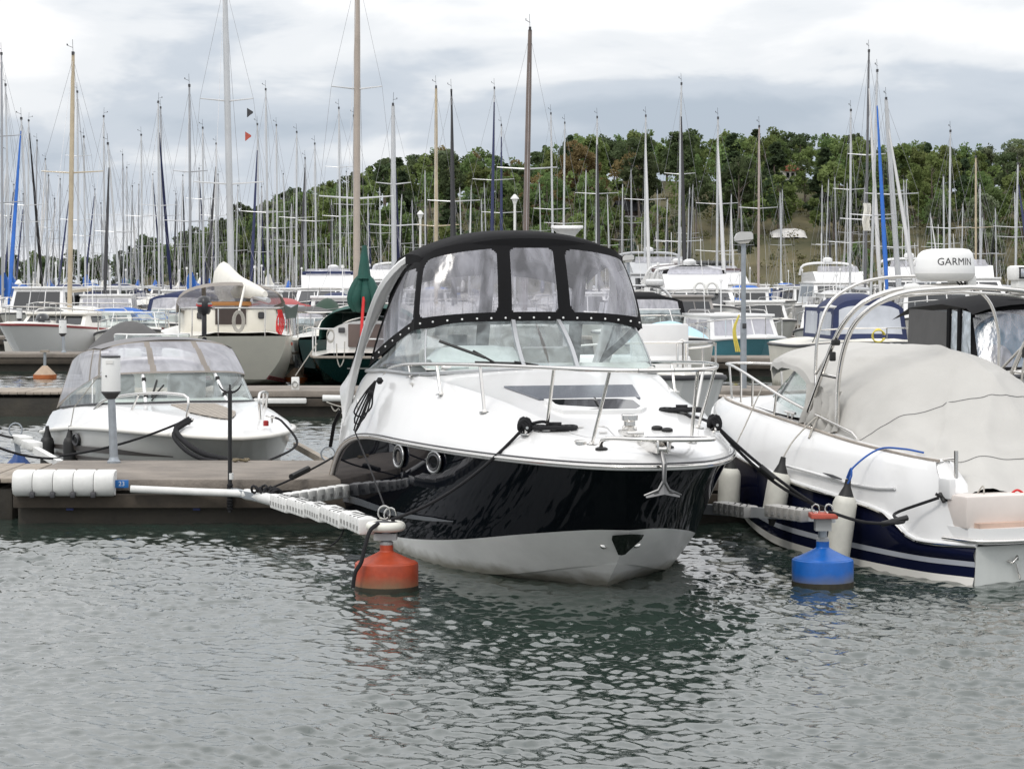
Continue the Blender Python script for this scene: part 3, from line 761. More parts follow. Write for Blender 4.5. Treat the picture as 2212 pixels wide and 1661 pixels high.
def boom_right():
    t = thing('mooring_boom', 'grey mooring boom with two slotted pads ending at the blue buoy', 'mooring boom', (0, 0, 0))
    D = at(1790, 1117, 17.5); A = at(1500, 1098, 19.2); Z = Vector((A.x - (D.x - A.x) * 1.45, 21.9, .36))
    MB().tube([D + Vector((.02, 0, 0)), A], .058, 4).build('beam', mat('pale_grey_steel', (.5, .52, .53), .5, .2), t, 20)
    MB().tube([A, Z], .055, 4).build('inner_beam', GALV, t, 20)
    GP = mat('weathered_grey_pad', (.36, .35, .33), .6, var=.15, vs=8)
    for x0, x1 in ((1556, 1628), (1670, 1748)):
        f0 = (x0 - 1500) / 290; f1 = (x1 - 1500) / 290
        p = pad(t, A.lerp(D, f0) + Vector((0, -.06, .018)), A.lerp(D, f1) + Vector((0, -.06, .018)), .14, .095, GP, 6)
        k = MB()
        for q in range(5):
            pp = A.lerp(D, f0 + (f1 - f0) * (q + .5) / 5) + Vector((0, -.06, .07)); k.tube([pp + Vector((-.02, -.07, -.01)), pp, pp + Vector((.02, .07, -.01))], .004, 4)
        k.build('lashing', ROPE, t)
    c = at(1778, 1113, 17.45)
    MB().rbox(c, (.205, .17, .04), .008).build('red_end_plate', RED, t, label='faded red painted end plate')
    MB().box(c + Vector((0, .02, -.07)), (.12, .1, .09)).build('bracket', MGREY, t, 0)
    for dx in (-.06, .04):
        g = MB(); g.tube([c + Vector((dx + .03 * math.cos(a), -.02, .05 + .035 * math.sin(a))) for a in (6.283 * k / 12 for k in range(12))], .007, 6, closed=True)
        g.build('shackle', STEEL, t, 60)
boom_right()
# boom at the left edge with a blue cone float, and the one right of the grey canopied boat
def boom_small(label, A, D, m, padn, top_ring=True):
    t = thing('mooring_boom', label, 'mooring boom', (0, 0, 0))
    MB().tube([A, D], .05, 4).build('beam', m, t, 20)
    for i in range(padn):
        a, b = A.lerp(D, .5 + i * .42 / padn), A.lerp(D, .5 + (i + .9) * .42 / padn); pad(t, a + Vector((0, 0, .03)), b + Vector((0, 0, .03)), .15, .09, WPLAST, 6)
    if top_ring:
        g = MB(); c = D.lerp(A, .04) + Vector((0, 0, .10)); g.tube([c + Vector((.075 * math.cos(a), 0, .075 * math.sin(a))) for a in (6.283 * k / 16 for k in range(16))], .010, 6, closed=True)
        g.build('ring', GALV, t, 60)
boom_small('white mooring boom at the left edge behind the near pontoon', at(130, 1002, 24.4), at(30, 945, 26.6), WPLAST, 2)
boom_small('short weathered boom between the grey canopied boat and the black cruiser', at(640, 962, 27.6), at(712, 1002, 24.5), WOODL, 0)
g = thing('mooring_buoy', 'blue cone float under the boom at the left edge', 'buoy', at(40, 985, 26.6) - Vector((0, 0, at(40, 985, 26.6).z)))
MB().lathe([(.25, -.2), (.25, .06), (.2, .14), (.08, .27), (.05, .32)], n=26).build('float', mat('deep_blue_float', (.005, .05, .20), .45), g, 30)
MB().tube([(0, 0, .3), (-.03, 0, .5)], .03, 10).build('pipe', GALV, g)
# faded floats by the farther pontoons
for x, y, d, lab in ((97, 818, 55, 'faded orange buoy left of the grey canopied boat roof'), (60, 765, 73, 'small faded orange buoy at far left below the white boat'),
                     (640, 824, 53.5, 'faded orange buoy between the cream and the green sailboat')):
    X = (x - PX_C) * d / PX_F
    t = thing('mooring_buoy', lab, 'buoy', (X, d, 0))
    MB().lathe([(.26, -.1), (.27, 0), (.27, .08), (.24, .12), (.12, .24), (.06, .30)], n=22).build('float', FADEDOR, t, 30)
    MB().lathe([(.275, .0), (.277, .02), (.272, .09)], n=22).build('stripe', mat('float_orange_band', (.42, .12, .03), .6, var=.3), t)
    MB().tube([(0, 0, .28), (0, 0, .62)], .035, 8).build('pipe', GALV, t)
    MB().box((0, 0, .64), (.2, .16, .05)).build('plate', WOODL, t, 0)

# ------------------------------------------------------------------ pedestals, lamps, posts
def pedestal(label, px, base_y, top_y, d, base_z=.42):
    s = d / PX_F; X = (px - PX_C) * s
    t = thing('power_pedestal', label, 'pedestal', (X, d, base_z))
    h = CAM_H - (top_y - PX_H) * s - base_z; bw = .185
    MB().lathe([(.07, 0), (.07, .02), (.055, .03), (.042, .07), (.04, .1)], n=18).build('foot', GALV, t)
    MB().tube([(0, 0, .05), (-.02, 0, h * .5), (-.03, 0, h - .35)], [.045, .04, .036], 16).build('pole', GALV, t)
    MB().lathe([(.045, h - .44), (.055, h - .43), (.1, h - .375), (.1, h - .36)], (-.03, 0, 0), 20).build('socket_ring', DGREY, t)
    MB().lathe([(.098, h - .36), (.096, h - .02), (.09, h - .008)], (-.03, 0, 0), 28).build('housing', mat('pedestal_white', (.68, .69, .68), .4, var=.04), t, 40)
    MB().lathe([(.099, h - .012), (.099, h + .004), (.09, h + .01)], (-.03, 0, 0), 28).build('cap', DGREY, t)
    MB().tube([(-.065, -.085, h - .2), (-.065, -.1, h - .2)], .009, 10).build('lock', DGREY, t)
    MB().box((-.03, -.0965, h - .055), (.075, .006, .035)).build('label_plate', WPLAST, t, 0)
pedestal('white power pedestal on grey pole standing on the near pontoon', 246, 998, 770, 24.0)
pedestal('white power pedestal behind the grey covered boat at left', 138, 790, 690, 60.2, .45)
pedestal('small white power pedestal near the left edge by the red-trimmed boat', 44, 745, 665, 78, .46)
def hook_post():
    X, d = at(500, 1060, 22.0).x, 21.88
    t = thing('mooring_post', 'thin black steel post with crescent hook on the near pontoon', 'post', (X, d, .12))
    h = 1.15 + .0
    MB().tube([(0, 0, 0), (0, 0, h)], .02, 10).build('shaft', mat('black_steel', (.012, .012, .013), .4), t)
    g = MB(); g.tube([(.115 * math.sin(a), 0, h - .02 + .12 - .12 * math.cos(a)) for a in np.linspace(-1.25, 1.25, 15)], [.004, .006, .008, .009, .01, .011, .012, .013, .012, .011, .01, .009, .008, .006, .004], 6)
    g.build('crescent', MATS['black_steel'], t, 60)
    MB().tube([(0, 0, h - .05), (0, 0, h + .055)], .009, 8).build('tip', MATS['black_steel'], t)
    MB().tube([(.012, -.005, .31), (.012, -.005, .37)], .0225, 10).build('white_band', WPLAST, t)
    g = MB()
    for k in range(9): g.lathe([(.026, 0), (.032, .012), (.026, .024)], (0, 0, .02 + k * .028), 12)
    g.build('lashing', ROPE, t)
hook_post()
def lamp(label, px, base_z, d, top_y, scale=1.0):
    s = d / PX_F; t = thing('street_lamp', label, 'lamp', ((px - PX_C) * s, d, base_z))
    h = CAM_H - (top_y - PX_H) * s - base_z
    MB().tube([(0, 0, 0), (0, 0, h * .42)], .055, 12).build('lower_pole', GALV, t)
    MB().tube([(0, 0, h * .42), (0, 0, h - .14)], .042, 12).build('upper_pole', GALV, t)
    MB().rbox((.01, -.05, h * .40), (.07, .04, .09), .006).build('switch_box', DGREY, t)
    prof = [(-.15, -.10), (-.16, -.05), (-.12, .03), (-.06, .06), (.12, .06), (.155, .03), (.16, -.06), (.15, -.07)]
    MB().prism(prof, 'y', -.11, .11).build('lamp_head', mat('lamp_grey', (.50, .50, .49), .5, var=.08), t, 20).location = (0, 0, h - .07)
    MB().prism([(-.14, -.105), (.14, -.075), (.08, -.135), (-.06, -.15)], 'y', -.09, .09).build('lamp_glass', mat('lamp_lens', (.42, .41, .38), .3), t, 20).location = (0, 0, h - .07)
lamp('grey street lamp with boxy head right of the black cruiser', 1606, .43, 40.3, 500)
lamp('farther grey street lamp just right of the black canopy', 1357, .45, 64, 550)
def lantern(label, px, d, top_y, bz):
    s = d / PX_F; t = thing('lantern_post', label, 'lamp', ((px - PX_C) * s, d, bz)); h = CAM_H - (top_y - PX_H) * s - bz
    MB().tube([(0, 0, 0), (0, 0, h - .4)], .05, 10).build('pole', mat('lantern_white', (.7, .7, .68), .5), t)
    MB().lathe([(.05, h - .42), (.12, h - .2), (.125, h - .18)], n=16).build('lens', WPLAST, t)
    MB().lathe([(.17, h - .19), (.165, h - .16), (.07, h - .04), (.03, h)], n=16).build('cap', MATS['lantern_white'], t)
lantern('white lantern post among the masts left of centre canopy', 1112, 92, 420, .46)
lantern('white lantern post beside the white flybridge yacht', 1763, 118, 594, .46)
lantern('small white lantern post at left, above the blue dodger', 40, 97, 664 - 60, .46)
lantern('small white lantern post far left of the canopy among masts', 908, 110, 455, .46)
# thin fender tube, coil and rope on the second pontoon
t = thing('fender_tube', 'long pale fender tube with looped white rope on the second pontoon', 'fender', (0, 0, 0))
MB().tube([at(697, 860, 39.3), at(856, 862, 39.3)], .055, 10).build('tube', WPLAST, t)
g = MB(); pts = []
for k in range(60):
    q = k / 59; pts.append(at(715 + 135 * q, 876 + 14 * math.sin(q * 3.14) + 9 * abs(math.sin(q * 26)), 39.25))
g.tube(pts, .012, 5); g.build('rope', ROPEG, t)
MB().tube(sag(at(705, 868, 39.2), at(855, 866, 39.2), .13), .012, 5).build('hanging_line', ROPEG, t)
tag(MB().rbox(at(605, 866, 39.3), (.9, .08, .09), .02).build('dock_fender', WPLAST), 'short white fender board on the second pontoon right of the grey canopied boat', 'fender')
t = thing('dock_post', 'stubby white post with ring on the second pontoon', 'post', atz(638, 39.7, .44))
MB().rbox((0, 0, .11), (.13, .1, .22), .01).build('stub', WPLAST, t)
g = MB(); g.tube([(.05 * math.cos(a), -.06, .10 + .05 * math.sin(a)) for a in (6.283 * k / 12 for k in range(12))], .012, 6, closed=True); g.build('ring', STEEL, t)
# ------------------------------------------------------------------ the black and white cabin cruiser
def cruiser():
    t = frame('cabin_cruiser', 'black and white cabin cruiser with black canopy moored bow out in the middle', 'motorboat', 1.0, 16.35, 13)
    keel = [(1.22, 0, .02), (1.6, 0, -.2), (2.5, 0, -.35), (7.0, 0, -.4)]
    chine = [(.976, 0, .188), (1.3, .24, .125), (1.95, .645, .005), (3.0, 1.0, -.05), (4.5, 1.14, -.08), (7.0, 1.16, -.1)]
    chin2 = [(.965, 0, .20), (1.29, .26, .135), (1.95, .675, .012), (3.0, 1.03, -.045), (4.5, 1.17, -.075), (7.0, 1.19, -.095)]
    knk = [(.6, 0, .48), (.74, .25, .475), (1.25, .62, .40), (2.1, .97, .275), (3.1, 1.14, .175), (4.2, 1.20, .10), (5.5, 1.23, .05), (6.95, 1.22, .02)]
    sheer = [(-.15, 0, 1.0), (-.11, .2, 1.0), (.0, .39, 1.0), (.3, .61, 1.0), (.7, .80, 1.0), (1.3, 1.0, .998), (2, 1.13, .99), (3, 1.24, .975), (4, 1.29, .955),
             (4.8, 1.30, .91), (5.4, 1.30, .84), (6.03, 1.29, .71), (6.5, 1.28, .52), (6.8, 1.27, .30), (6.95, 1.25, .05)]
    n = 64
    kn, ch, c2, kk, sh = (crs(c, n) for c in (keel, chine, chin2, knk, sheer))
    # white bottom, chine flat, topside band
    mb = MB(); mb.loft([kn, ch]); mb.loft([ch, c2]); mb.loft([c2, (c2 + kk) / 2 + np.array([0, .012, 0]) * np.linspace(0, 1, n)[:, None], kk])
    mb.mirror(); b_ = mb.build('hull_bottom', GREYW, t, 25)
    # black side: flared, bulging a touch
    rows = []
    for q in np.linspace(0, 1, 9):
        r = kk * (1 - q) + sh * q
        bulge = math.sin(q * math.pi) * (-.045 * np.clip(1 - np.arange(n) / 22, 0, 1) + .03 * np.clip(np.arange(n) / 30, 0, 1)) * np.clip(np.arange(n) / 4, 0, 1)
        r = r + np.c_[np.zeros(n), bulge, np.zeros(n)]
        rows.append(r)
    mb = MB(); mb.loft(rows); mb.mirror(); side = mb.build('hull_side', BLACKHULL, t, 60)
    # grey flash along the side
    def side_pt(i, q):
        a = rows[int(q * 8)]; b = rows[min(int(q * 8) + 1, 8)]; f = q * 8 - int(q * 8); i0 = int(i); fi = i - i0
        p = (a[i0] * (1 - f) + b[i0] * f) * (1 - fi) + (a[min(i0 + 1, n - 1)] * (1 - f) + b[min(i0 + 1, n - 1)] * f) * fi
        return p + np.array([-.004, .012, 0])
    st = MB(); ra = []; rb = []
    for k in range(30):
        q = k / 29; i = 18 + 36 * q
        lo = .21 + .06 * q ** 1.5; th = .035 + .06 * q; th *= min(1, (k + 1) / 4)
        ra.append(side_pt(i, lo)); rb.append(side_pt(i, min(.98, lo + th)))
    st.loft([ra, rb]); st.build('side_stripe', mat('stripe_grey', (.13, .14, .155), .25), t)
    s2_ = MB(); s2_.loft([[p * np.array([1, -1, 1]) for p in ra], [p * np.array([1, -1, 1]) for p in rb]]); s2_.build('side_stripe', MATS['stripe_grey'], t)
    # model badge plate and chrome fittings low on the aft side
    bd = MB(); 
    for k in range(11):
        p = side_pt(55.2 + k * .28, .42); bd.lathe([(.012, -.004), (.012, .004)], p, 8, Matrix.Rotation(math.pi / 2, 3, 'X'))
    for k in range(5):
        p = side_pt(55.4 + k * .5, .52); bd.lathe([(.012, -.004), (.012, .004)], p, 8, Matrix.Rotation(math.pi / 2, 3, 'X'))
    bd.build('side_badge', mat('badge_silver', (.5, .5, .5), .3, .6), t)
    # rub rail: white moulding, steel bead
    out = np.array([[p[0], p[1], p[2]] for p in sh])
    nrm = np.zeros((n, 3))
    for i in range(n):
        d = sh[min(i + 1, n - 1)] - sh[max(i - 1, 0)]; v = np.array([-d[1], d[0], 0]); v = v / (np.linalg.norm(v) + 1e-9)
        nrm[i] = v * (1 if v[1] >= 0 or i == 0 else -1)
        if i == 0: nrm[i] = (-1, 0, 0)
    full = [tuple(p) for p in (sh + nrm * .012)[::-1]] + [(p[0], -p[1], p[2]) for p in (sh + nrm * .012)[1:]]
    MB().tube(full, .024, 8).build('rub_rail', W, t, 60)
    full2 = [(p[0], p[1], p[2] + .004) for p in (sh + nrm * .030)[::-1]] + [(p[0], -p[1], p[2] + .004) for p in (sh + nrm * .030)[1:]]
    MB().tube(full2, .012, 8).build('rub_rail_bead', STEEL, t, 60)
    full3 = [(p[0], p[1], p[2] + .026) for p in (sh + nrm * .022)[::-1]] + [(p[0], -p[1], p[2] + .026) for p in (sh + nrm * .022)[1:]]
    MB().tube(full3, .006, 6).build('rub_rail_groove', DGREY, t, 60)
    # deck moulding
    d1 = [(p[0] + (.02 if p[1] < .01 else 0), max(0, p[1] - .012), p[2] + .055) for p in sheer]
    d1b = [(p[0] + .05, max(0, p[1] - .03), p[2] + .085 + .01 * min(1, max(0, p[0]))) for p in sheer]
    d2 = [(.06, 0, 1.105), (.1, .17, 1.108), (.2, .33, 1.12), (.45, .52, 1.16), (.77, .66, 1.195), (1.72, .93, 1.262), (2.68, 1.07, 1.30), (3.53, 1.13, 1.315), (4.5, 1.17, 1.30), (5.5, 1.2, 1.20), (6.3, 1.22, 1.0), (6.85, 1.21, .55), (6.98, 1.2, .1)]
    d2b = [(.08, 0, 1.112), (.14, .15, 1.115), (.25, .29, 1.13), (.5, .46, 1.172), (.82, .60, 1.21), (1.75, .86, 1.295), (2.7, 1.01, 1.345), (3.53, 1.09, 1.37), (4.5, 1.13, 1.37), (5.5, 1.16, 1.28), (6.3, 1.18, 1.07), (6.85, 1.17, .6), (6.98, 1.16, .12)]
    d3 = [(.12, 0, 1.118), (.22, .12, 1.122), (.4, .24, 1.155), (.9, .46, 1.235), (1.8, .68, 1.37), (2.6, .88, 1.455), (3.4, 1.04, 1.505), (4.5, 1.09, 1.50), (5.6, 1.11, 1.45), (6.3, 1.13, 1.18), (6.85, 1.13, .7), (6.98, 1.12, .14)]
    m = 70
    C = [crs(c, m) for c in (sheer, d1, d1b, d2, d2b, d3)]
    C[0] = C[0] + np.array([0, 0, .02])
    mb = MB(); mb.loft(C); mb.mirror()
    # foredeck between the coaming line and the centre line
    d3f = crs([p for p in d3 if p[0] <= 3.45] + [(3.62, 1.06, 1.505)], 40)
    cen = crs([(.12, 0, 1.12), (.5, 0, 1.165), (.9, 0, 1.23), (1.3, 0, 1.295), (1.8, 0, 1.378), (2.4, 0, 1.463), (3.0, 0, 1.572), (3.62, 0, 1.60)], 40)
    mid = []
    for q in np.linspace(0, 1, 9):
        r = d3f * (1 - q) + cen * q; r[:, 2] = d3f[:, 2] + (cen[:, 2] - d3f[:, 2]) * math.sin(q * math.pi / 2) ** .9
        mid.append(r)
    fd = MB(); fd.loft(mid); fd.mirror(); mb.add(fd.v, fd.f)
    deck = mb.build('deck', W, t, 32)
    def deck_z(u, v):
        # height on the foredeck
        i = int(np.argmin(abs(d3f[:, 0] - u))); vm = d3f[i, 1]; j = int(np.argmin(abs(cen[:, 0] - u)))
        if abs(v) <= vm:
            q = 1 - abs(v) / max(vm, 1e-6); return d3f[i, 2] + (cen[j, 2] - d3f[i, 2]) * math.sin(q * math.pi / 2) ** .9
        k = int(np.argmin(abs(C[3][:, 0] - u))); v2, z2 = C[3][k, 1], C[3][k, 2]
        f = min(1, (abs(v) - vm) / max(v2 - vm, 1e-6)); return d3f[i, 2] * (1 - f) + z2 * f
    # transom and cockpit sole close the shell
    tr = MB(); tr.prism([(-1.2, -.3), (1.2, -.3), (1.24, .25), (1.15, .95), (-1.15, .95), (-1.24, .25)], 'x', 6.86, 6.93); tr.build('transom', W, t, 20)
    MB().box((5.2, 0, .78), (3.3, 2.1, .03)).build('cockpit_sole', mat('cockpit_beige', (.42, .40, .36), .6), t, 0)
    fl = MB(); fl.loft([[(3.5, v, z) for v, z in ((1.08, 1.45), (1.05, .8))], [(6.4, v, z) for v, z in ((1.10, 1.1), (1.05, .8))]]); fl.mirror(); fl.build('cockpit_side', W2, t)
    # dashboard and helm behind the windscreen
    ds = MB(); ds.loft([[(3.30, v, 1.56), (3.62, v, 1.60), (3.95, v, 1.58), (4.08, v, 1.45), (4.12, v, .8)] for v in np.linspace(-1.0, 1.0, 9)]); ds.build('dashboard', W2, t, 30)
    hp = MB(); hp.loft([[(3.6, v, 1.60), (3.72, v, 1.60 + .15 * h), (3.98, v, 1.60 + .13 * h), (4.06, v, 1.52)] for v, h in ((.08, .2), (.16, .9), (.35, 1), (.62, 1), (.78, .9), (.88, .2))]); hp.build('instrument_pod', W, t, 40)
    wh = MB(); c = Vector((4.28, .45, 1.58)); rt = Matrix.Rotation(-.9, 3, 'Y')
    wh.tube([c + rt @ Vector((0, .19 * math.cos(a), .19 * math.sin(a))) for a in (6.283 * k / 24 for k in range(24))], .014, 8, closed=True)
    for a in (0, 2.1, 4.2): wh.tube([c, c + rt @ Vector((0, .19 * math.cos(a), .19 * math.sin(a)))], .01, 6)
    wh.build('steering_wheel', RUBBER, t, 60)
    for v in (.45, -.5):
        s = MB(); s.rbox((4.95, v, 1.12), (.5, .5, .16), .05); s.rbox((5.2, v, 1.42), (.13, .5, .55), .05); s.tube([(4.95, v, .8), (4.95, v, 1.08)], .05, 10); s.build('helm_seat', W2, t, 40)
    MB().rbox((6.2, 0, 1.0), (.4, 1.7, .42), .07).build('rear_bench', W2, t)
    MB().rbox((3.85, .62, 1.78), (.04, .17, .12), .012).build('chart_display', DGREY, t)

    # windscreen
    w0 = [(3.02, 0, 1.578), (3.02, .25, 1.575), (3.1, .6, 1.555), (3.28, .92, 1.53), (3.5, 1.05, 1.515), (4.0, 1.085, 1.51), (4.7, 1.10, 1.50), (5.62, 1.115, 1.462)]
    w1 = [(3.56, 0, 1.962), (3.56, .25, 1.96), (3.60, .6, 1.952), (3.70, .9, 1.925), (3.92, 1.0, 1.885), (4.3, 1.04, 1.79), (4.8, 1.075, 1.655), (5.64, 1.11, 1.475)]
    a0, a1 = crs(w0, 60), crs(w1, 60)
    def wpt(s, q):
        i = min(s * 59, 58.999); k = int(i); f = i - k
        lo = a0[k] * (1 - f) + a0[k + 1] * f; hi = a1[k] * (1 - f) + a1[k + 1] * f
        p = lo * (1 - q) + hi * q; p = p + np.array([-.015, .015, 0]) * math.sin(q * math.pi); return p
    def s_at(u=None, v=None):
        if v is not None: k = int(np.argmin(abs(a0[:36, 1] - v)))
        else: k = int(np.argmin(abs(a0[:, 0] - u)))
        return k / 59
    sv, sc_ = s_at(v=.25), s_at(v=.98)
    def pane(s0, s1, sg):
        g = MB(); g.loft([[tuple(wpt(s0 + (s1 - s0) * i / 10, q) * np.array([1, sg, 1])) for q in (0, .25, .5, .75, 1)] for i in range(11)]); return g
    g = MB(); g.add(pane(0, sv, 1).v, pane(0, sv, 1).f); p2 = pane(0, sv, -1); g.add(p2.v, p2.f)
    g.build('windscreen_glass', GLASS, t, 60, label='centre windscreen pane')
    for sg in (1, -1):
        pane(sv, sc_, sg).build('windscreen_glass', GLASS, t, 60); pane(sc_, 1, sg).build('side_glass', GLASS, t, 60)
    fr = MB()
    low = [wpt(s, 0) for s in np.linspace(0, 1, 40)]
    fr.tube([tuple(p + np.array([-.012, .01, .004])) for p in low[::-1]] + [tuple((p + np.array([-.012, .01, .004])) * np.array([1, -1, 1])) for p in low[1:]], .016, 6)
    fr.build('windscreen_base_frame', mat('frame_alu', (.45, .46, .47), .3, .7), t, 60)
    for sg in (1, -1):
        for s, r in ((sv, .024), (sc_, .007)):
            f = MB(); f.tube([tuple((wpt(s, q) + np.array([-.008, 0, 0])) * np.array([1, sg, 1])) for q in np.linspace(0, 1, 6)], r, 4 if r > .01 else 6); f.build('windscreen_post', MATS['frame_alu'], t, 60)
    rv = MB()
    for k in range(22):
        s = .04 + k * .043
        for sg in (1, -1):
            p = wpt(s, 0) + np.array([-.022, .018, -.004]); rv.lathe([(.006, 0), (.004, .006)], p * np.array([1, sg, 1]), 6)
    rv.build('frame_rivets', STEEL, t)
    # wipers
    for (b, m_, e) in (((3.06, .44, 1.61), (3.2, .62, 1.72), (3.34, .88, 1.80)), ((3.04, .10, 1.60), (3.06, .3, 1.63), (3.14, .62, 1.625))):
        wp = MB(); wp.tube([b, m_], .010, 6); wp.tube([Vector(m_).lerp(Vector(b), .5), e], .013, 5); wp.build('wiper', RUBBER, t)

    # black canopy front with clear panes
    b0 = [(3.62, 0, 1.935), (3.62, .25, 1.933), (3.63, .6, 1.925), (3.70, .92, 1.90), (3.80, 1.01, 1.885)]
    t0 = [(3.80, 0, 2.668), (3.80, .25, 2.664), (3.83, .55, 2.632), (3.92, .80, 2.575), (4.03, .90, 2.50)]
    B0 = crs([(p[0] - .03, p[1] + .006, p[2]) for p in b0], 40); T0 = crs(t0, 40)
    def cpt(s, q):
        sg = 1 if s >= .5 else -1; k = min(abs(s - .5) * 2 * 39, 38.999); i = int(k); f = k - i
        lo = B0[i] * (1 - f) + B0[i + 1] * f; hi = T0[i] * (1 - f) + T0[i + 1] * f
        p = lo * (1 - q) + hi * q; bul = -.035 * math.sin(q * math.pi)
        return (p[0] + bul, sg * (p[1] + (.02 * math.sin(q * math.pi) if k > 20 else 0)), p[2])
    def ccl(s, q):
        W_ = 2.3; H_ = .75
        if rrect(s, q, .400, .592, .14, .885, .05, W_, H_): return 'mid'
        if rrect(s, q, .648, .972, .14, .885, .06, W_, H_): return 'left'
        if rrect(s, q, .028, .345, .14, .885, .06, W_, H_): return 'right'
        return 'cloth'
    parts = surf_split(cpt, 190, 56, ccl)
    parts['cloth'].build('canopy_front', BCANVAS, t, 60)
    for k in ('left', 'mid', 'right'): parts[k].build('canopy_window', VINYL, t, 60)
    # canopy sides
    arch_in = crs([(5.60, 1.105, 1.50), (5.1, 1.10, 1.83), (4.72, 1.05, 2.15), (4.50, .95, 2.40), (4.42, .85, 2.53)], 30)
    fr_ = crs([(3.80, 1.01, 1.885), (3.86, .98, 2.1), (3.94, .94, 2.32), (4.03, .90, 2.50)], 30)
    def spt(sg):
        def f(s, q):
            k = min(q * 29, 28.999); i = int(k); w = k - i
            a = fr_[i] * (1 - w) + fr_[i + 1] * w; b = arch_in[i] * (1 - w) + arch_in[i + 1] * w
            p = a * (1 - s) + b * s
            if q == 0: pass
            return (p[0], sg * (p[1] + .02 * math.sin(s * math.pi)), p[2])
        return f
    def scl(s, q):
        Ls = 1.7 - 1.35 * q; Hh = .65
        d0 = s * Ls; d1 = (1 - s) * Ls * .62; dq = q * Hh; d2_ = (1 - q) * Hh
        if d0 > .06 and d1 > .075 and dq > .085 and d2_ > .09 and not (d0 < .1 and (dq < .11 or d2_ < .12)): return 'pane'
        return 'cloth'
    for sg in (1, -1):
        ps = surf_split(spt(sg), 110, 44, scl)
        ps['cloth'].build('canopy_side', BCANVAS, t, 60); ps['pane'].build('canopy_side_window', VINYL, t, 60)
    # white arch
    ar = [(6.42, 1.20, 1.08), (6.0, 1.19, 1.38), (5.58, 1.175, 1.67), (5.05, 1.14, 2.02), (4.72, 1.08, 2.28), (4.55, .96, 2.47), (4.47, .75, 2.585), (4.42, .4, 2.66), (4.40, 0, 2.69)]
    A = crs(ar, 34); rings = []
    for i, p in enumerate(A):
        d = A[min(i + 1, 33)] - A[max(i - 1, 0)]; d /= np.linalg.norm(d)
        nn = np.array([0, 1.0, 0]) * max(0, 1 - i / 30) + np.array([0, 0, 1.0]) * min(1, i / 30); nn -= d * d.dot(nn); nn /= np.linalg.norm(nn)
        b = np.cross(d, nn); w = .10 if i < 22 else .085; h = .032
        if i < 5: w = .10 + (5 - i) * .03
        rings.append([tuple(p + b * w * cx + nn * h * cy) for cx, cy in ((-1, -.6), (-1, .6), (-.8, 1), (.8, 1), (1, .6), (1, -.6), (.8, -1), (-.8, -1))])
    mb = MB(); mb.loft(rings, closed=True, cap0=True, cap1=True); mb.mirror(); mb.build('radar_arch', W, t, 40)
    MB().rbox((5.28, 1.185, 1.83), (.02, .012, .11), .004).build('arch_emblem', STEEL, t)
    # black piping of the camper canvas along the arch's aft edge
    for sg in (1, -1):
        q = MB(); q.tube([(p[0] + .13, sg * (p[1] + .01), p[2] + .02) for p in A[0:13]], .014, 6); q.build('canvas_edge', BCANVAS, t, 60)
        q = MB(); q.tube([(6.5, sg * 1.235, 1.04), (6.72, sg * 1.26, .90), (6.92, sg * 1.265, .68)], .02, 6); q.build('canvas_edge', BCANVAS, t, 60)
    # roof
    rf = []
    for u, zc, zs, vs_ in ((3.77, 2.672, 2.50, .905), (3.80, 2.70, 2.52, .915), (4.0, 2.735, 2.535, .93), (4.4, 2.755, 2.54, .965), (4.8, 2.73, 2.51, .965), (5.1, 2.66, 2.45, .95), (5.35, 2.56, 2.36, .93)):
        r = []
        for k in range(25):
            s = k / 24 * 2 - 1; vv = s * vs_; z = zs + (zc - zs) * (1 - abs(s) ** 2.4)
            uu = u + (.25 * abs(s) ** 3 if u < 4.3 else 0)
            r.append((uu, vv, z))
        rf.append(r)
    R_ = MB(); R_.loft(rf); R_.loft([[(p[0], p[1], p[2] - .07) for p in rf[0]], rf[0]])
    for e in (0, -1): R_.loft([[r[e] for r in rf], [(r[e][0], r[e][1] * 1.0, r[e][2] - .09) for r in rf]])
    R_.build('canopy_roof', BCANVAS, t, 40)
    MB().loft([[(p[0] + .02, p[1] * .97, p[2] - .05) for p in r] for r in rf]).build('roof_lining', mat('roof_lining_grey', (.05, .05, .055), .8), t, 40)
    # aft curtain: black with clear windows
    aft_t = rf[-1]
    def apt(s, q):
        k = s * 24; i = min(int(k), 23); f = k - i; p = np.array(aft_t[i]) * (1 - f) + np.array(aft_t[i + 1]) * f
        return (p[0] + .65 * q, p[1] * (1 + .06 * q), p[2] * (1 - q) + 1.0 * q)
    pa = surf_split(apt, 60, 30, lambda s, q: 'pane' if (rrect(s, q, .06, .47, .12, .9, .05, 2, 1.1) or rrect(s, q, .53, .94, .12, .9, .05, 2, 1.1)) else 'cloth')
    pa['cloth'].build('aft_curtain', BCANVAS, t, 60); pa['pane'].build('aft_window', VINYL, t, 60)
    sn = MB()
    for k in range(17):
        s = .03 + .94 * k / 16; p = Vector(cpt(s, .075)) + Vector((-.012, 0, 0)); sn.lathe([(.009, -.004), (.009, .003), (.005, .007)], p, 8, Matrix.Rotation(-math.pi / 2, 3, 'Y'))
    for sg in (1, -1):
        for k in range(6):
            p = Vector(spt(sg)(.08 + k * .16, .06)) + Vector((0, sg * .01, 0)); sn.lathe([(.009, -.004), (.009, .003), (.005, .007)], p, 8, Matrix.Rotation(-sg * math.pi / 2, 3, 'X'))
    sn.build('snap_buttons', mat('snap_white', (.75, .75, .74), .35), t)

    # bow rail
    def rail_xy(u): return float(np.interp(u, [-.12, 0, .3, .8, 1.7, 2.7, 3.7, 4.9], [.20, .3, .46, .62, .86, 1.0, 1.07, 1.10]))
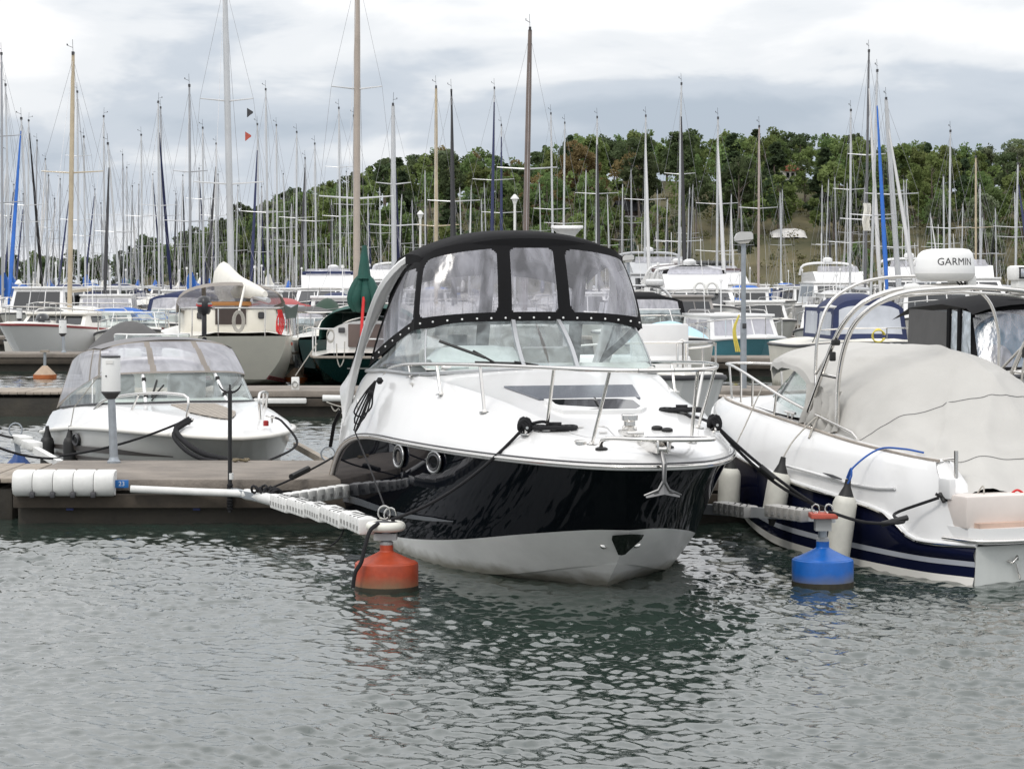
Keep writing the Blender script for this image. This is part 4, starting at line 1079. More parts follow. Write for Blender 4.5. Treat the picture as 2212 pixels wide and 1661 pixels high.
    top = [(4.98, 1.10, 1.40), (4.6, 1.09, 1.52), (4.2, 1.085, 1.565), (3.8, 1.075, 1.59), (2.85, 1.0, 1.625), (1.75, .87, 1.655), (.7, .60, 1.67), (.28, .46, 1.672), (.05, .31, 1.672), (-.03, .12, 1.672)]
    for sg in (1, -1):
        k_ = lambda p: p[1] if sg == 1 else -p[1] * (1 + .16 * min(1, max(0, (2.6 - p[0]) / 1.5)))
        g = MB(); g.tube([(p[0], k_(p), p[2]) for p in crs(top, 46)], .0155, 10); g.build('bow_rail', STEEL, t, 60)
    ft = MB(); ft.tube([(-.03, .12, 1.672), (-.035, 0, 1.672), (-.03, -.139, 1.672)], .0155, 10); ft.build('bow_rail_front', STEEL, t, 60)
    for sg in (1, -1):
        for (u0, v0, u1, v1, zt) in ((3.62, 1.07, 3.72, 1.07, 1.595), (2.72, .99, 2.85, 1.0, 1.625), (1.70, .85, 1.78, .87, 1.655), (.80, .58, .62, .57, 1.67), (.30, .37, .07, .30, 1.672)):
            g = MB(); zb = deck_z(u0, v0); a_ = 1 if sg == 1 else (1 + .16 * min(1, max(0, (2.6 - u1) / 1.5))); g.tube([(u0, sg * v0, zb), (u1, sg * v1 * a_, zt)], .013, 8); g.lathe([(.045, 0), (.045, .006), (.02, .012), (.014, .03)], (u0, sg * v0, zb), 16); g.build('stanchion', STEEL, t, 50)
    # hatch: tinted skylight above, opening hatch below
    def deck_quad(pts, lift, m, name, thick=.012, par=None):
        g = MB(); P = [(u, v, deck_z(u, v) + lift) for u, v in pts]; g.add(P + [(p[0], p[1], p[2] - thick) for p in P], [tuple(range(len(P)))] + [(i, (i + 1) % len(P), len(P) + (i + 1) % len(P), len(P) + i) for i in range(len(P))]); return g.build(name, m, par or t, 20)
    tint = mat('tinted_acrylic', (.13, .14, .165), .18, var=.05, spec=.6)
    deck_quad([(1.78, -.42), (1.78, .40), (2.36, .55), (2.36, -.02 - .5)], .016, tint, 'skylight')
    hf = deck_quad([(1.26, -.27), (1.28, .33), (1.40, .38), (1.70, .38), (1.72, -.36), (1.40, -.36)], .03, mat('hatch_frame_white', (.7, .7, .69), .3), 'deck_hatch', .04)
    deck_quad([(1.31, -.25), (1.33, .30), (1.42, .335), (1.665, .335), (1.68, -.315), (1.42, -.315)], .036, DGLASS, 'hatch_glass', .01, hf)
    g = MB(); g.tube([(1.32, .03, deck_z(1.32, 0) + .045), (1.68, -.02, deck_z(1.68, 0) + .045)], .008, 6); g.build('hatch_bar', STEEL, hf)
    # anchor locker, windlass, chain, roller and anchor
    wd = MB(); zz = deck_z(.55, 0)
    wd.rbox((.58, 0, zz + .02), (.26, .13, .04), .012); wd.lathe([(.055, 0), (.058, .02), (.045, .03), (.045, .06), (.062, .07), (.062, .105), (.05, .115)], (.62, 0, zz + .04), 22); wd.build('windlass', STEEL, t, 40)
    ch_ = MB()
    for k in range(9):
        c = Vector((.46 - .05 * k, 0, deck_z(.46 - .05 * k, 0) + .02)); rt = Matrix.Rotation((k % 2) * math.pi / 2, 3, 'X')
        ch_.tube([c + rt @ Vector((.03 * math.cos(a), .014 * math.sin(a), 0)) for a in (6.283 * j / 10 for j in range(10))], .006, 5, closed=True)
    ch_.build('anchor_chain', STEEL, t, 60)
    rl = MB(); rl.rbox((.02, -.035, 1.145), (.50, .014, .09), .004); rl.rbox((.02, .035, 1.145), (.50, .014, .09), .004); rl.lathe([(.03, -.035), (.02, 0), (.03, .035)], (-.19, 0, 1.13), 14, Matrix.Rotation(math.pi / 2, 3, 'X')); rl.build('anchor_roller', STEEL, t, 40)
    an = MB(); an.tube([(.1, 0, 1.13), (-.2, 0, 1.11), (-.265, 0, 1.03), (-.255, 0, .90)], [.012, .014, .018, .016], 8)
    for sg in (1, -1):
        an.add([(-.255, 0, .91), (-.25, sg * .035, .84), (-.22, sg * .13, .815), (-.235, sg * .12, .795), (-.265, 0, .82)], [(0, 1, 4), (1, 2, 3, 4)])
        an.tube([(-.255, 0, .92), (-.25, sg * .04, .85), (-.225, sg * .135, .812)], [.013, .011, .006], 6)
    an.tube([(-.245, -.07, .83), (-.245, .07, .83)], .009, 6); an.build('anchor', mat('anchor_steel', (.20,.20,.20), .4, 1.0), t, 40)
    # pulpit step: low rail with a pad, sitting over the roller
    st_ = MB(); st_.tube(crs([(.16, .34, 1.11), (.14, .345, 1.16), (.07, .33, 1.19), (-.16, .10, 1.195), (-.24, -.14, 1.195), (-.22, -.36, 1.195), (-.10, -.40, 1.195), (.02, -.30, 1.19), (.10, -.16, 1.17), (.12, -.15, 1.11)], 34), .016, 8); st_.build('step_rail', STEEL, t, 60)
    for v in (.34, -.15): g = MB(); g.lathe([(.045, 0), (.045, .012), (.03, .02)], (.15, v, deck_z(.15, v) - .004), 16); g.build('rail_foot', RUBBER, t)
    MB().prism([(-.14, .10), (-.22, -.14), (-.2, -.33), (-.10, -.36), (.03, -.22), (.02, .06)], 'z', 1.186, 1.204).build('step_pad', mat('step_grey', (.10, .10, .11), .6), t, 20)
    # cleats, coils, vents, foot switches, deck light
    for u, v in ((.86, .73), (.86, -.73)):
        g = MB(); z = deck_z(u, v) - .03; g.lathe([(.05, 0), (.05, .012), (.03, .02)], (u, v, z), 16, sx=1.2, sy=.8); g.tube([(u - .07, v, z + .055), (u + .07, v, z + .055)], .011, 8); g.tube([(u - .03, v, z), (u - .03, v, z + .055)], .01, 6); g.tube([(u + .03, v, z), (u + .03, v, z + .055)], .01, 6); g.build('deck_cleat', STEEL, t, 50)
    g = MB(); z = deck_z(.36, .40); g.lathe([(.055, -.02), (.055, .004), (.045, .012), (.02, .014)], (.36, .44, z + .006), 20, sx=1.3, sy=.8); g.build('deck_fitting', STEEL, t)
    for u, v in ((.72, -.24), (.66, -.30)):
        g = MB(); z = deck_z(u, v); g.lathe([(.042, 0), (.042, .018), (.03, .026), (.012, .03)], (u, v, z), 18); g.build('foot_switch', RUBBER, t)
    g = MB(); z = deck_z(.42, -.14); g.lathe([(.045, 0), (.045, .006), (.03, .009)], (.45, -.13, z), 18, sx=1.4); g.build('filler_cap', STEEL, t)
    lk = MB()
    pl = [(.42, .14), (.5, .36), (.62, .44), (.82, .42), (.86, .2), (.8, .12)]
    for i in range(6): a, b = pl[i], pl[(i + 1) % 6]; lk.tube([(a[0], a[1], deck_z(*a) + .001), (b[0], b[1], deck_z(*b) + .001)], .004, 4)
    lk.build('locker_seam', mat('seam_grey', (.45, .45, .45), .6), t)
    for a in ((.80, .33), (.62, .20), (.84, .16)):
        g = MB(); g.rbox((a[0], a[1], deck_z(*a) + .006), (.022, .06, .01), .003); g.build('locker_hinge', STEEL, t)
    g = MB(); c = (3.30, .76, deck_z(3.3, .76)); g.rbox((c[0], c[1], c[2] + .035), (.12, .24, .075), .03); g.build('deck_light', STEEL, t, 50)
    MB().rbox((c[0] + .01, c[1], c[2] + .008), (.14, .26, .02), .008).build('deck_light_base', W, t)
    g = MB(); g.lathe([(.03, -.05), (.045, -.02), (.045, .02), (.03, .05)], (5.25, 1.26, 1.17), 14, Matrix.Rotation(.3, 3, 'Y'), sy=.35); g.build('navigation_light', STEEL, t)
    g = MB(); p = wpt(.42, 0); g.rbox((p[0] - .05, -p[1] + .02, p[2] + .035), (.05, .06, .05), .01); g.build('bow_light', mat('nav_lamp', (.02, .06, .045), .3), t)
    g = MB(); g.lathe([(.018, 0), (.022, .02), (.012, .03)], (3.1, -.62, deck_z(3.1, -.62)), 12); g.build('spray_nozzle', mat('brass', (.35, .2, .09), .35, .8), t)
    # portholes
    for i in (29.6, 21.6):
        p = side_pt(i, .86); a = side_pt(i - .6, .86); b = side_pt(i + .6, .86); up = side_pt(i, .98) - side_pt(i, .7)
        dx = Vector(b - a).normalized(); dz = Vector(up).normalized(); nn = dx.cross(dz); nn = -nn if nn.y < 0 else nn
        for sg in (1, -1):
            def mp(v): return Vector((v.x, sg * v.y, v.z))
            cc = Vector(p) + nn * .008
            ring = MB(); ring.tube([mp(cc + dx * .155 * math.cos(q) + dz * .098 * math.sin(q)) for q in (6.283 * k / 30 for k in range(30))], .012, 8, closed=True); pr = ring.build('porthole', mat('porthole_steel', (.42, .42, .42), .2, 1.0), t, 60)
            gl = MB(); gl.add([mp(cc + dx * .15 * math.cos(q) + dz * .094 * math.sin(q)) for q in (6.283 * k / 30 for k in range(30))], [tuple(range(30))]); gl.build('porthole_glass', DGLASS, pr, 0)
            r2 = MB(); r2.tube([mp(cc + nn * .004 + dx * .118 * math.cos(q) + dz * .070 * math.sin(q)) for q in (6.283 * k / 26 for k in range(26))], .009, 6, closed=True); r2.build('porthole_inner_ring', DGREY, pr, 60)
    # steel stem plates
    sp = MB(); sp.add([(-.02 + .0, 0, .95), (.12, .215, .93), (.27, .2, .80), (.33, .13, .72), (.335, 0, .70)], [(0, 1, 2, 3, 4)])
    ss = MB(); ss.add([(.615, .0, .452), (.665, .115, .44), (.70, .11, .405), (.845, .02, .275), (.852, 0, .27)], [(0, 1, 2, 3, 4)])
    for g, nm in ((sp, 'stem_guard'), (ss, 'bow_eye_plate')):
        g.v = [(x - .012, y + (.006 if y else 0), z) for x, y, z in g.v]; g.mirror(); g.build(nm, mat('polished_plate', (.16, .17, .16), .10, 1.0, var=0), t, 0)
    for sg in (1, -1):
        g = MB(); g.lathe([(.032, 0), (.03, .02), (.012, .03)], (.885, sg * .125, .345), 14, Matrix.Rotation(-1.1, 3, 'Y')); g.build('bow_eye', STEEL, t)
    return t, deck_z
CR, CR_DECK = cruiser()
CRM = Matrix.Translation((1.0, 16.35, 0)) @ Matrix.Rotation(math.radians(90 + 13), 4, 'Z')
def crw(u, v, z): return CRM @ Vector((u, v, z))
# ------------------------------------------------------------------ the navy-hulled open boat at the right, stern towards us
def sportboat():
    t = frame('sport_boat', 'white and navy motorboat under a pale tarp with steel arch at the right edge', 'motorboat', 4.53, 18.05, 23)
    n = 60
    keel = crs([(0, 0, -.45), (3.5, 0, -.4), (5.0, 0, -.15), (5.9, 0, .35), (6.3, 0, .9)], n)
    chn = crs([(0, 1.12, -.03), (.5, 1.25, -.03), (1.4, 1.30, -.02), (2.3, 1.30, 0.0), (3.0, 1.20, .03), (4.1, .85, .12), (5.2, .35, .30), (5.95, 0, .42)], n)
    s1 = crs([(0, 1.10, .045), (.5, 1.25, .045), (1.4, 1.30, .05), (2.3, 1.31, .07), (3.0, 1.21, .10), (4.1, .88, .19), (5.2, .38, .36), (5.98, 0, .48)], n)
    s2 = crs([(0, 1.09, .125), (.5, 1.25, .125), (1.4, 1.305, .135), (2.3, 1.315, .155), (3.0, 1.22, .185), (4.1, .92, .27), (5.2, .42, .42), (6.02, 0, .55)], n)
    s3 = crs([(0, 1.09, .165), (.5, 1.25, .165), (1.4, 1.306, .178), (2.3, 1.316, .20), (3.0, 1.225, .225), (4.1, .935, .31), (5.2, .44, .455), (6.04, 0, .58)], n)
    rub = crs([(0, 1.06, .29), (.35, 1.23, .285), (.58, 1.27, .30), (.70, 1.285, .37), (.95, 1.30, .47), (1.6, 1.335, .545), (2.2, 1.335, .59), (2.8, 1.28, .64), (3.7, 1.10, .72), (4.7, .78, .82), (5.6, .36, .92), (6.25, 0, 1.0)], n)
    hb = MB().loft([keel, chn]); hb.mirror(); hb.build('hull_bottom', GREYW, t, 40)
    b1 = MB().loft([chn, s1]); b1.mirror(); b1.build('boot_stripe', W2, t, 40)
    n1 = MB().loft([s1, s2]); n1.mirror(); n1.build('lower_hull_band', NAVYHULL, t, 60)
    g1 = MB().loft([s2 + np.array([0, .004, 0]), s3 + np.array([0, .004, 0])]); g1.mirror(); g1.build('side_stripe', mat('stripe_silver', (.36, .38, .42), .3), t, 60)
    rows = []
    for q in np.linspace(0, 1, 7):
        r = s3 * (1 - q) + rub * q; r = r + np.c_[np.zeros(n), .03 * math.sin(q * math.pi) * np.linspace(1, 0, n), np.zeros(n)]; rows.append(r)
    h1 = MB().loft(rows); h1.mirror(); h1.build('hull_side', NAVYHULL, t, 60)
    tt = MB(); tt.prism([(-1.12, -.45), (1.12, -.45), (1.08, .28), (-1.08, .28)], 'x', -.004, .05); tt.build('transom', mat('transom_grey_white', (.55, .57, .55), .35, var=.08, vs=3), t, 0)
    fullr = [tuple(p + np.array([0, .015, 0])) for p in rub] + [tuple((p + np.array([0, .015, 0])) * np.array([1, -1, 1])) for p in rub[::-1][1:]]
    MB().tube(fullr, .022, 8).build('rub_rail', W, t, 60)
    MB().tube([(p[0], p[1] * 1.012, p[2] - .008) for p in fullr], .012, 6).build('rub_rail_bead', STEEL, t, 60)
    # white topside moulding from rub rail to gunwale
    gun = crs([(.52, 1.10, .885), (.86, 1.14, .90), (1.7, 1.15, .955), (2.6, 1.08, 1.03), (3.5, .93, 1.08), (4.4, .70, 1.11), (5.4, .34, 1.12), (6.1, 0, 1.12)], n)
    m1 = rub * .72 + gun * .28 + np.array([0, .035, 0]); m2 = rub * .40 + gun * .60 + np.array([0, .055, 0]); m3 = rub * .12 + gun * .88 + np.array([0, .035, 0])
    for m_ in (m1, m2, m3): m_[-1, 1] = 0; m_[-2, 1] = max(0, m_[-2, 1] - .03)
    inn = gun + np.array([0, -.13, .012]); inn[:, 1] = np.maximum(inn[:, 1], 0); drop = inn + np.array([0, -.02, -.25]); drop[:, 1] = np.maximum(drop[:, 1], 0)
    tp = MB(); tp.loft([rub + np.array([0, 0, .01]), m1, m2, m3, gun, inn, drop]); tp.mirror(); tp.build('topside', W, t, 50)
    ed = [tuple(p + np.array([0, -.03, .012])) for p in gun]
    for sg in (1, -1): MB().tube([(p[0], sg * p[1], p[2]) for p in ed], .013, 6).build('gunwale_trim', mat('trim_grey_teak', (.34, .30, .26), .6, var=.2, vs=10), t, 60)
    # sculpted flash on the quarter with a dark vent slot
    fl = MB(); fl.tube(crs([(2.55, 1.33, .73), (2.0, 1.345, .70), (1.55, 1.33, .665), (1.1, 1.30, .645), (.85, 1.265, .66)], 16), .012, 6)
    fl.build('quarter_crease', W, t, 60)
    vt = MB(); vt.tube([(1.80, 1.358, .715), (1.66, 1.356, .70), (1.52, 1.35, .685)], [.003, .014, .006], 6); vt.build('side_vent', DGREY, t)
    # quarter corners, aft deck and swim platform
    for sg in (1, -1):
        qa = MB(); ring = []
        for q in np.linspace(0, 1, 8):
            top = Vector((.56 - .42 * q, 1.08 - .10 * q, .90 - .44 * q)); ring.append([(top.x, sg * (top.y - .16), top.z - .02), (top.x - .02, sg * (top.y - .08), top.z + .012), (top.x, sg * top.y, top.z), (top.x + .06, sg * (top.y + .13 - .02 * q), top.z * .62 + .12), (top.x + .1, sg * (top.y + .16 - .03 * q), .31)])
        qa.loft(ring); qa.build('quarter', W, t, 40)
    pf = MB(); pl = [(-.10, -.9), (-.13, 0), (-.10, .9), (-.06, 1.05), (.05, 1.12), (.55, 1.22), (.55, -1.22), (.05, -1.12), (-.06, -1.05)]
    pf.prism(pl, 'z', .30, .42); o = pf.build('swim_platform', W, t, 20)
    MB().tube([(p[0] - .012, p[1], .325) for p in ((.3, 1.19), (.05, 1.13), (-.06, 1.06), (-.10, .91), (-.135, 0), (-.10, -.91), (-.06, -1.06))], .016, 8).build('platform_rail', STEEL, t, 60)
    MB().rbox((.18, 0, .535), (.28, 2.28, .25), .02).build('engine_box', mat('aged_white', (.66, .60, .56), .4, var=.06), t)
    MB().box((.05, 0, .437), (.16, 2.14, .04)).build('tread_strip', mat('salmon_tread', (.50, .36, .29), .7, var=.15), t, 0)
    g = MB(); g.tube([(-.01, .80, .16), (-.05, .78, .15), (-.05, .74, .20), (-.02, .72, .17)], .010, 6); g.tube([(-.03, .74, .14), (-.03, .70, .02)], .008, 6); g.build('transom_ring', STEEL, t, 60)
    c = MB(); c.rbox((.32, 1.13, .70), (.16, .06, .16), .012); c.build('quarter_cleat_plate', W, t)
    g = MB(); g.tube([(.36, 1.17, .66), (.30, 1.17, .60)], .016, 8); g.tube([(.30, 1.12, .60), (.34, 1.22, .66)], .012, 6); g.build('stern_cleat', RUBBER, t)
    for v in (.98,): 
        g = MB(); g.tube([(.42, v, .62), (.42, v, .98)], .017, 8); g.tube([(.42, v, .92), (.56, v + .04, .90)], .013, 8); g.build('handrail', STEEL, t, 60)
    # fore cabin, deck, windscreen
    cab = []
    for u, zc, vw, ze in ((2.5, 1.14, .92, 1.09), (3.1, 1.17, .90, 1.10), (3.6, 1.21, .80, 1.11), (4.2, 1.24, .62, 1.12), (4.9, 1.20, .40, 1.12), (5.6, 1.14, .18, 1.12)):
        cab.append([(u, v * vw, ze + (zc - ze) * (1 - abs(v) ** 2.2)) for v in np.linspace(-1, 1, 17)])
    MB().loft(cab, cap0=True).build('foredeck', W, t, 40)
    gl0 = crs([(2.55, .88, 1.10), (3.0, .86, 1.13), (3.6, .76, 1.20), (4.15, .48, 1.25), (4.4, 0, 1.27)], 24); gl1 = crs([(2.6, .82, 1.40), (2.9, .80, 1.50), (3.25, .71, 1.56), (3.6, .44, 1.62), (3.75, 0, 1.64)], 24)
    for sg in (1, -1):
        mm = np.array([1, sg, 1]); MB().loft([gl0 * mm, gl1 * mm]).build('windscreen_glass', GLASS, t, 60)
        MB().tube([tuple(p * mm) for p in gl1], .014, 6).build('windscreen_frame', MATS['frame_alu'], t, 60)
        MB().tube([tuple(gl0[12] * mm), tuple(gl1[12] * mm)], .012, 6).build('windscreen_post', MATS['frame_alu'], t)
    # tarp over cockpit and windscreen
    S = [(.26, [(0, .655), (.5, .655), (.88, .675), (1.0, .64)]), (.5, [(0, .80), (.5, .79), (.86, .76), (1.02, .70)]), (.85, [(0, 1.10), (.5, .98), (.84, .89), (1.03, .84)]),
         (1.25, [(0, 1.46), (.5, 1.25), (.84, 1.03), (1.03, .91)]), (1.65, [(0, 1.655), (.5, 1.45), (.82, 1.16), (1.02, .95)]), (2.0, [(0, 1.73), (.5, 1.57), (.8, 1.28), (1.0, 1.0)]),
         (2.5, [(0, 1.745), (.5, 1.64), (.8, 1.42), (.94, 1.22)]), (3.0, [(0, 1.745), (.5, 1.69), (.78, 1.58), (.84, 1.50)]), (3.5, [(0, 1.735), (.45, 1.69), (.70, 1.61), (.75, 1.55)]),
         (3.9, [(0, 1.70), (.4, 1.66), (.58, 1.60), (.62, 1.55)]), (4.25, [(0, 1.63), (.3, 1.60), (.43, 1.57), (.47, 1.52)])]
    prof = [crs([(u, v, z) for v, z in pts], 35) for u, pts in S]
    cols = [crs([p[k] for p in prof], 110) for k in range(35)]
    grid = np.array(cols)                                  # 19 x 64 x 3
    rng = np.random.RandomState(2)
    def wr(p, sg):
        v = Vector((p[0] * 2.2, sg * p[1] * 2.6, p[2] * 1.5)); w = .030 * mnoise.noise(v + Vector((0, 0, 7))) + .022 * math.sin(p[0] * 5.5 + sg * p[1] * 7 + 3 * mnoise.noise(v * .7)) * min(1, max(0, (1.9 - p[0]) / 1.2)) * .9
        cz = mnoise.noise(Vector((p[0] * 1.1, sg * p[1] * 1.2, 3))); w += .026 * max(0, 1 - abs(math.sin(p[0] * 3.0 + sg * p[1] * 4.2 + 5 * cz)) * 3.0) * (1 if p[0] < 2.6 else .5)
        w += .035 * abs(mnoise.noise(Vector((p[0] * 1.5 + 4, p[1] * 8, p[2] * 3)))) * (1 if abs(p[1]) > .7 else .15)
        return (p[0], sg * p[1] + (.4 * w if abs(p[1]) > .5 else 0), p[2] + w * (1.0 if p[0] < 1.6 else .55))
    rows = [[wr(grid[k, i], 1) for i in range(110)] for k in range(34, 0, -1)] + [[wr(grid[k, i], -1) for i in range(110)] for k in range(35)]
    tp_ = MB(); tp_.loft(rows)
    tp_.loft([rows[0], [(p[0], p[1] + .01, p[2] - .05 - .015 * math.sin(p[0] * 9)) for p in rows[0]]]); tp_.loft([rows[-1], [(p[0], p[1] - .01, p[2] - .05) for p in rows[-1]]])
    tp_.loft([[r[-1] for r in rows], [(r[-1][0] - .06, r[-1][1] * 1.02, r[-1][2] - .13) for r in rows]])
    cov = tp_.build('tarp_cover', TARP, t, 70)
    for uu in (41, 16):
        pk = []
        for k, r in enumerate(rows):
            fi = uu - (12 if uu > 20 else 5) * (1 - abs(2 * k / (len(rows) - 1) - 1) ** 2); i0 = int(fi); pk.append(tuple(np.array(r[i0]) * (1 - fi + i0) + np.array(r[i0 + 1]) * (fi - i0)))
        g = MB(); g.tube([(p[0], p[1], p[2] + .004) for p in pk], .003, 4); g.build('tarp_seam', mat('seam_dark', (.16, .16, .16), .8), cov)
    # bunched cloth round the arch feet
    for sg in (1, -1):
        g = MB(); rows_ = []
        for j in range(9):
            q = j / 8; rows_.append([(2.16 + .62 * i / 30 + .02 * math.sin(q * 6 + i), sg * (.955 + .05 * q + (.012 + .030 * q) * math.sin(i * .95 + 1.6 * math.sin(q * 3.1)) + .012 * mnoise.noise(Vector((i * .4, q * 4, sg)))), 1.37 - .05 * math.sin(i * .2) - .34 * q) for i in range(31)])
        g.loft(rows_)
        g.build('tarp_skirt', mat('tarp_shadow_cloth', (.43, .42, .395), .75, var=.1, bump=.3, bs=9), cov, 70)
    # steel arch
    hoopA = [(2.75, .985, 1.06), (2.42, .985, 1.55), (2.16, .975, 1.90), (1.98, .88, 2.11), (1.92, .66, 2.21), (1.90, .35, 2.25), (1.90, 0, 2.265)]
    hoopB = [(2.20, .985, 1.0), (2.17, .985, 1.50), (1.98, .975, 1.90), (1.78, .88, 2.10), (1.71, .66, 2.20), (1.69, .35, 2.235), (1.69, 0, 2.25)]
    hoopC = [(2.62, .95, 1.50), (2.60, .93, 1.85), (2.58, .82, 2.12), (2.56, .58, 2.27), (2.55, .3, 2.33), (2.55, 0, 2.345)]
    hoopD = [(2.28, .95, 1.02), (2.25, .945, 1.5), (2.08, .93, 1.88), (1.90, .83, 2.07), (1.82, .62, 2.165), (1.80, 0, 2.21)]
    for h, r in ((hoopA, .022), (hoopB, .022), (hoopC, .0145), (hoopD, .012)):
        g = MB(); c_ = crs(h, 26); g.tube([tuple(p) for p in c_] + [(p[0], -p[1], p[2]) for p in c_[::-1][1:]], r, 10); g.build('arch_hoop', STEEL, t, 60)
    for sg in (1, -1):
        for p, q, r in (((2.46, .985, 1.5), (2.17, .985, 1.48), .014), ((2.6, .95, 1.5), (2.3, .98, 1.72), .012), ((2.62, .95, 1.5), (2.56, .98, 1.34), .012)):
            MB().tube([(p[0], sg * p[1], p[2]), (q[0], sg * q[1], q[2])], r, 8).build('arch_brace', STEEL, t)
        g = MB(); g.rbox((2.22, sg * .985, 1.78), (.07, .06, .05), .012); g.build('arch_clamp', RUBBER, t); MB().rbox((2.27, sg * .985, 1.66), (.04, .05, .08), .01).build('arch_clamp', RUBBER, t)
        for u in (2.75, 2.2): g = MB(); g.lathe([(.05, 0), (.05, .008), (.025, .015)], (u, sg * .985, 1.02 if u > 2.5 else .985), 16); g.build('arch_foot', STEEL, t)
    g = MB(); g.lathe([(.0, -.02), (.06, -.02), (.065, 0), (.05, .025), (.02, .035)], (1.76, .52, 2.25), 18, sx=.8, sy=1.3); g.build('gps_puck', WPLAST, t, 60)
    # radar dome and searchlight on the arch: fixed to the boat
    R0 = Vector((2.02, .02, 2.33))
    pr = [(.225, 0), (.248, .02), (.255, .05), (.252, .09), (.243, .17), (.232, .215), (.205, .243), (.15, .252), (.0, .255)]
    dm = MB(); nn_ = 40; vs = []; 
    for r, z in pr[:-1]:
        for k in range(nn_):
            a = 2 * math.pi * k / nn_; zz = z
            if z > .1: zz = z - .045 * max(0, math.sin(a) - .35) * (z / .25)
            vs.append((R0.x + r * math.cos(a), R0.y + r * math.sin(a), R0.z + zz))
    fs = [(i * nn_ + k, i * nn_ + (k + 1) % nn_, (i + 1) * nn_ + (k + 1) % nn_, (i + 1) * nn_ + k) for i in range(len(pr) - 2) for k in range(nn_)]
    fs += [tuple(range(nn_ - 1, -1, -1)), tuple((len(pr) - 2) * nn_ + k for k in range(nn_))]
    dm.add(vs, fs); dome = dm.build('radar_dome', mat('radome_white', (.80, .80, .79), .35, var=.02), t, 40)
    MB().lathe([(.20, -.03), (.235, -.012), (.256, .03), (.257, .04)], R0, 40).build('dome_base', mat('radome_base', (.62, .62, .60), .45, var=.05), dome, 40)
    for a in (-2.25, -.9): 
        p = R0 + Vector((math.cos(a) * -.2, math.sin(a) * .22, -.03)); MB().rbox(p, (.07, .09, .10), .012).build('dome_bracket', WPLAST, dome)
    cb = MB()
    for k in range(4): cb.tube(crs([R0 + Vector((-.12, -.16 + .04 * k, -.03)), R0 + Vector((-.15, -.12 + .02 * k, -.075)), R0 + Vector((-.1, -.02, -.06 - .01 * k)), R0 + Vector((-.08, .06, -.09))], 8), .007, 5)
    cb.build('dome_cables', RUBBER, dome)
    # the lettering wraps round the side that faces us, a little right of centre
    ang0 = math.radians(180 - 23 + 13)
    def wrap(x, y, z):
        a = ang0 + x / .248; zz = .135 + y; r = np.interp(zz, [p[1] for p in pr], [p[0] for p in pr]) + .0015
        return Vector((R0.x + r * math.cos(a), R0.y + r * math.sin(a), R0.z + zz))
    lt = text_mesh('lettering', 'GARMIN', .088, mat('lettering_black', (.012, .012, .014), .5), wrap)
    obj('lettering', lt, dome)
    L0 = Vector((1.80, -.60, 2.20)); rot = Matrix.Rotation(math.radians(180), 3, 'Z')
    sl = MB(); sl.rbox(L0 + Vector((0, 0, .05)), (.11, .13, .12), .015); sl.build('searchlight_base', WPLAST, t)
    hd = MB().rbox(L0 + Vector((0, 0, .17)), (.15, .20, .13), .03).build('searchlight', WPLAST, t)
    MB().rbox(L0 + Vector((-.072, -.012, .172)), (.012, .155, .098), .004).build('bezel', RUBBER, hd)
    MB().rbox(L0 + Vector((-.076, -.012, .172)), (.012, .125, .072), .003).build('lens', mat('reflector', (.55, .56, .58), .12, .9, var=.5, vs=40), hd)
    # side rails
    rl = [(1.78, 1.04, .985), (1.82, 1.035, 1.02), (2.5, 1.0, 1.145), (3.1, .94, 1.245), (3.75, .82, 1.345), (4.4, .64, 1.42), (5.2, .36, 1.47), (5.7, .16, 1.475), (5.78, 0, 1.475)]
    for sg in (1, -1):
        g = MB(); g.tube([(p[0], sg * p[1], p[2]) for p in crs(rl, 40)], .014, 8); g.build('side_rail', STEEL, t, 60)
        for u0, u1 in ((2.62, 2.52), (3.55, 3.42), (4.3, 4.15), (4.85, 4.75), (5.35, 5.4)):
            c_ = crs(rl, 60); p1 = c_[int(np.argmin(abs(c_[:, 0] - u1)))]; p0 = gun[int(np.argmin(abs(gun[:, 0] - u0)))]
            g = MB(); g.tube([(u0, sg * max(.05, p0[1] - .09), p0[2]), (p1[0], sg * p1[1], p1[2])], .011, 8); g.lathe([(.035, 0), (.03, .01), (.012, .02)], (u0, sg * max(.05, p0[1] - .09), p0[2] + .005), 12); g.build('stanchion', STEEL, t, 60)
    g = MB(); g.tube([(3.05, .90, 1.13), (3.28, .87, 1.135)], .012, 8); g.tube([(3.12, .89, 1.07), (3.12, .89, 1.13)], .012, 6); g.tube([(3.21, .88, 1.07), (3.21, .88, 1.13)], .012, 6); g.build('deck_cleat', STEEL, t)
    return t
sportboat()
SBM = Matrix.Translation((4.53, 18.05, 0)) @ Matrix.Rotation(math.radians(90 + 23), 4, 'Z')
def sbw(u, v, z): return SBM @ Vector((u, v, z))
sb_let = text_mesh('boat_name', 'cean', .10, mat('name_white', (.55, .58, .62), .5), lambda x, y, z: sbw(2.05 - x - 0.25 * y, 1.352, .385 + y))
tg = None
for o in [o for o in sc.objects if o.name == 'sport_boat']:
    q = obj('boat_name', sb_let, None); q.data.transform(SBM.inverted()); q.parent = o

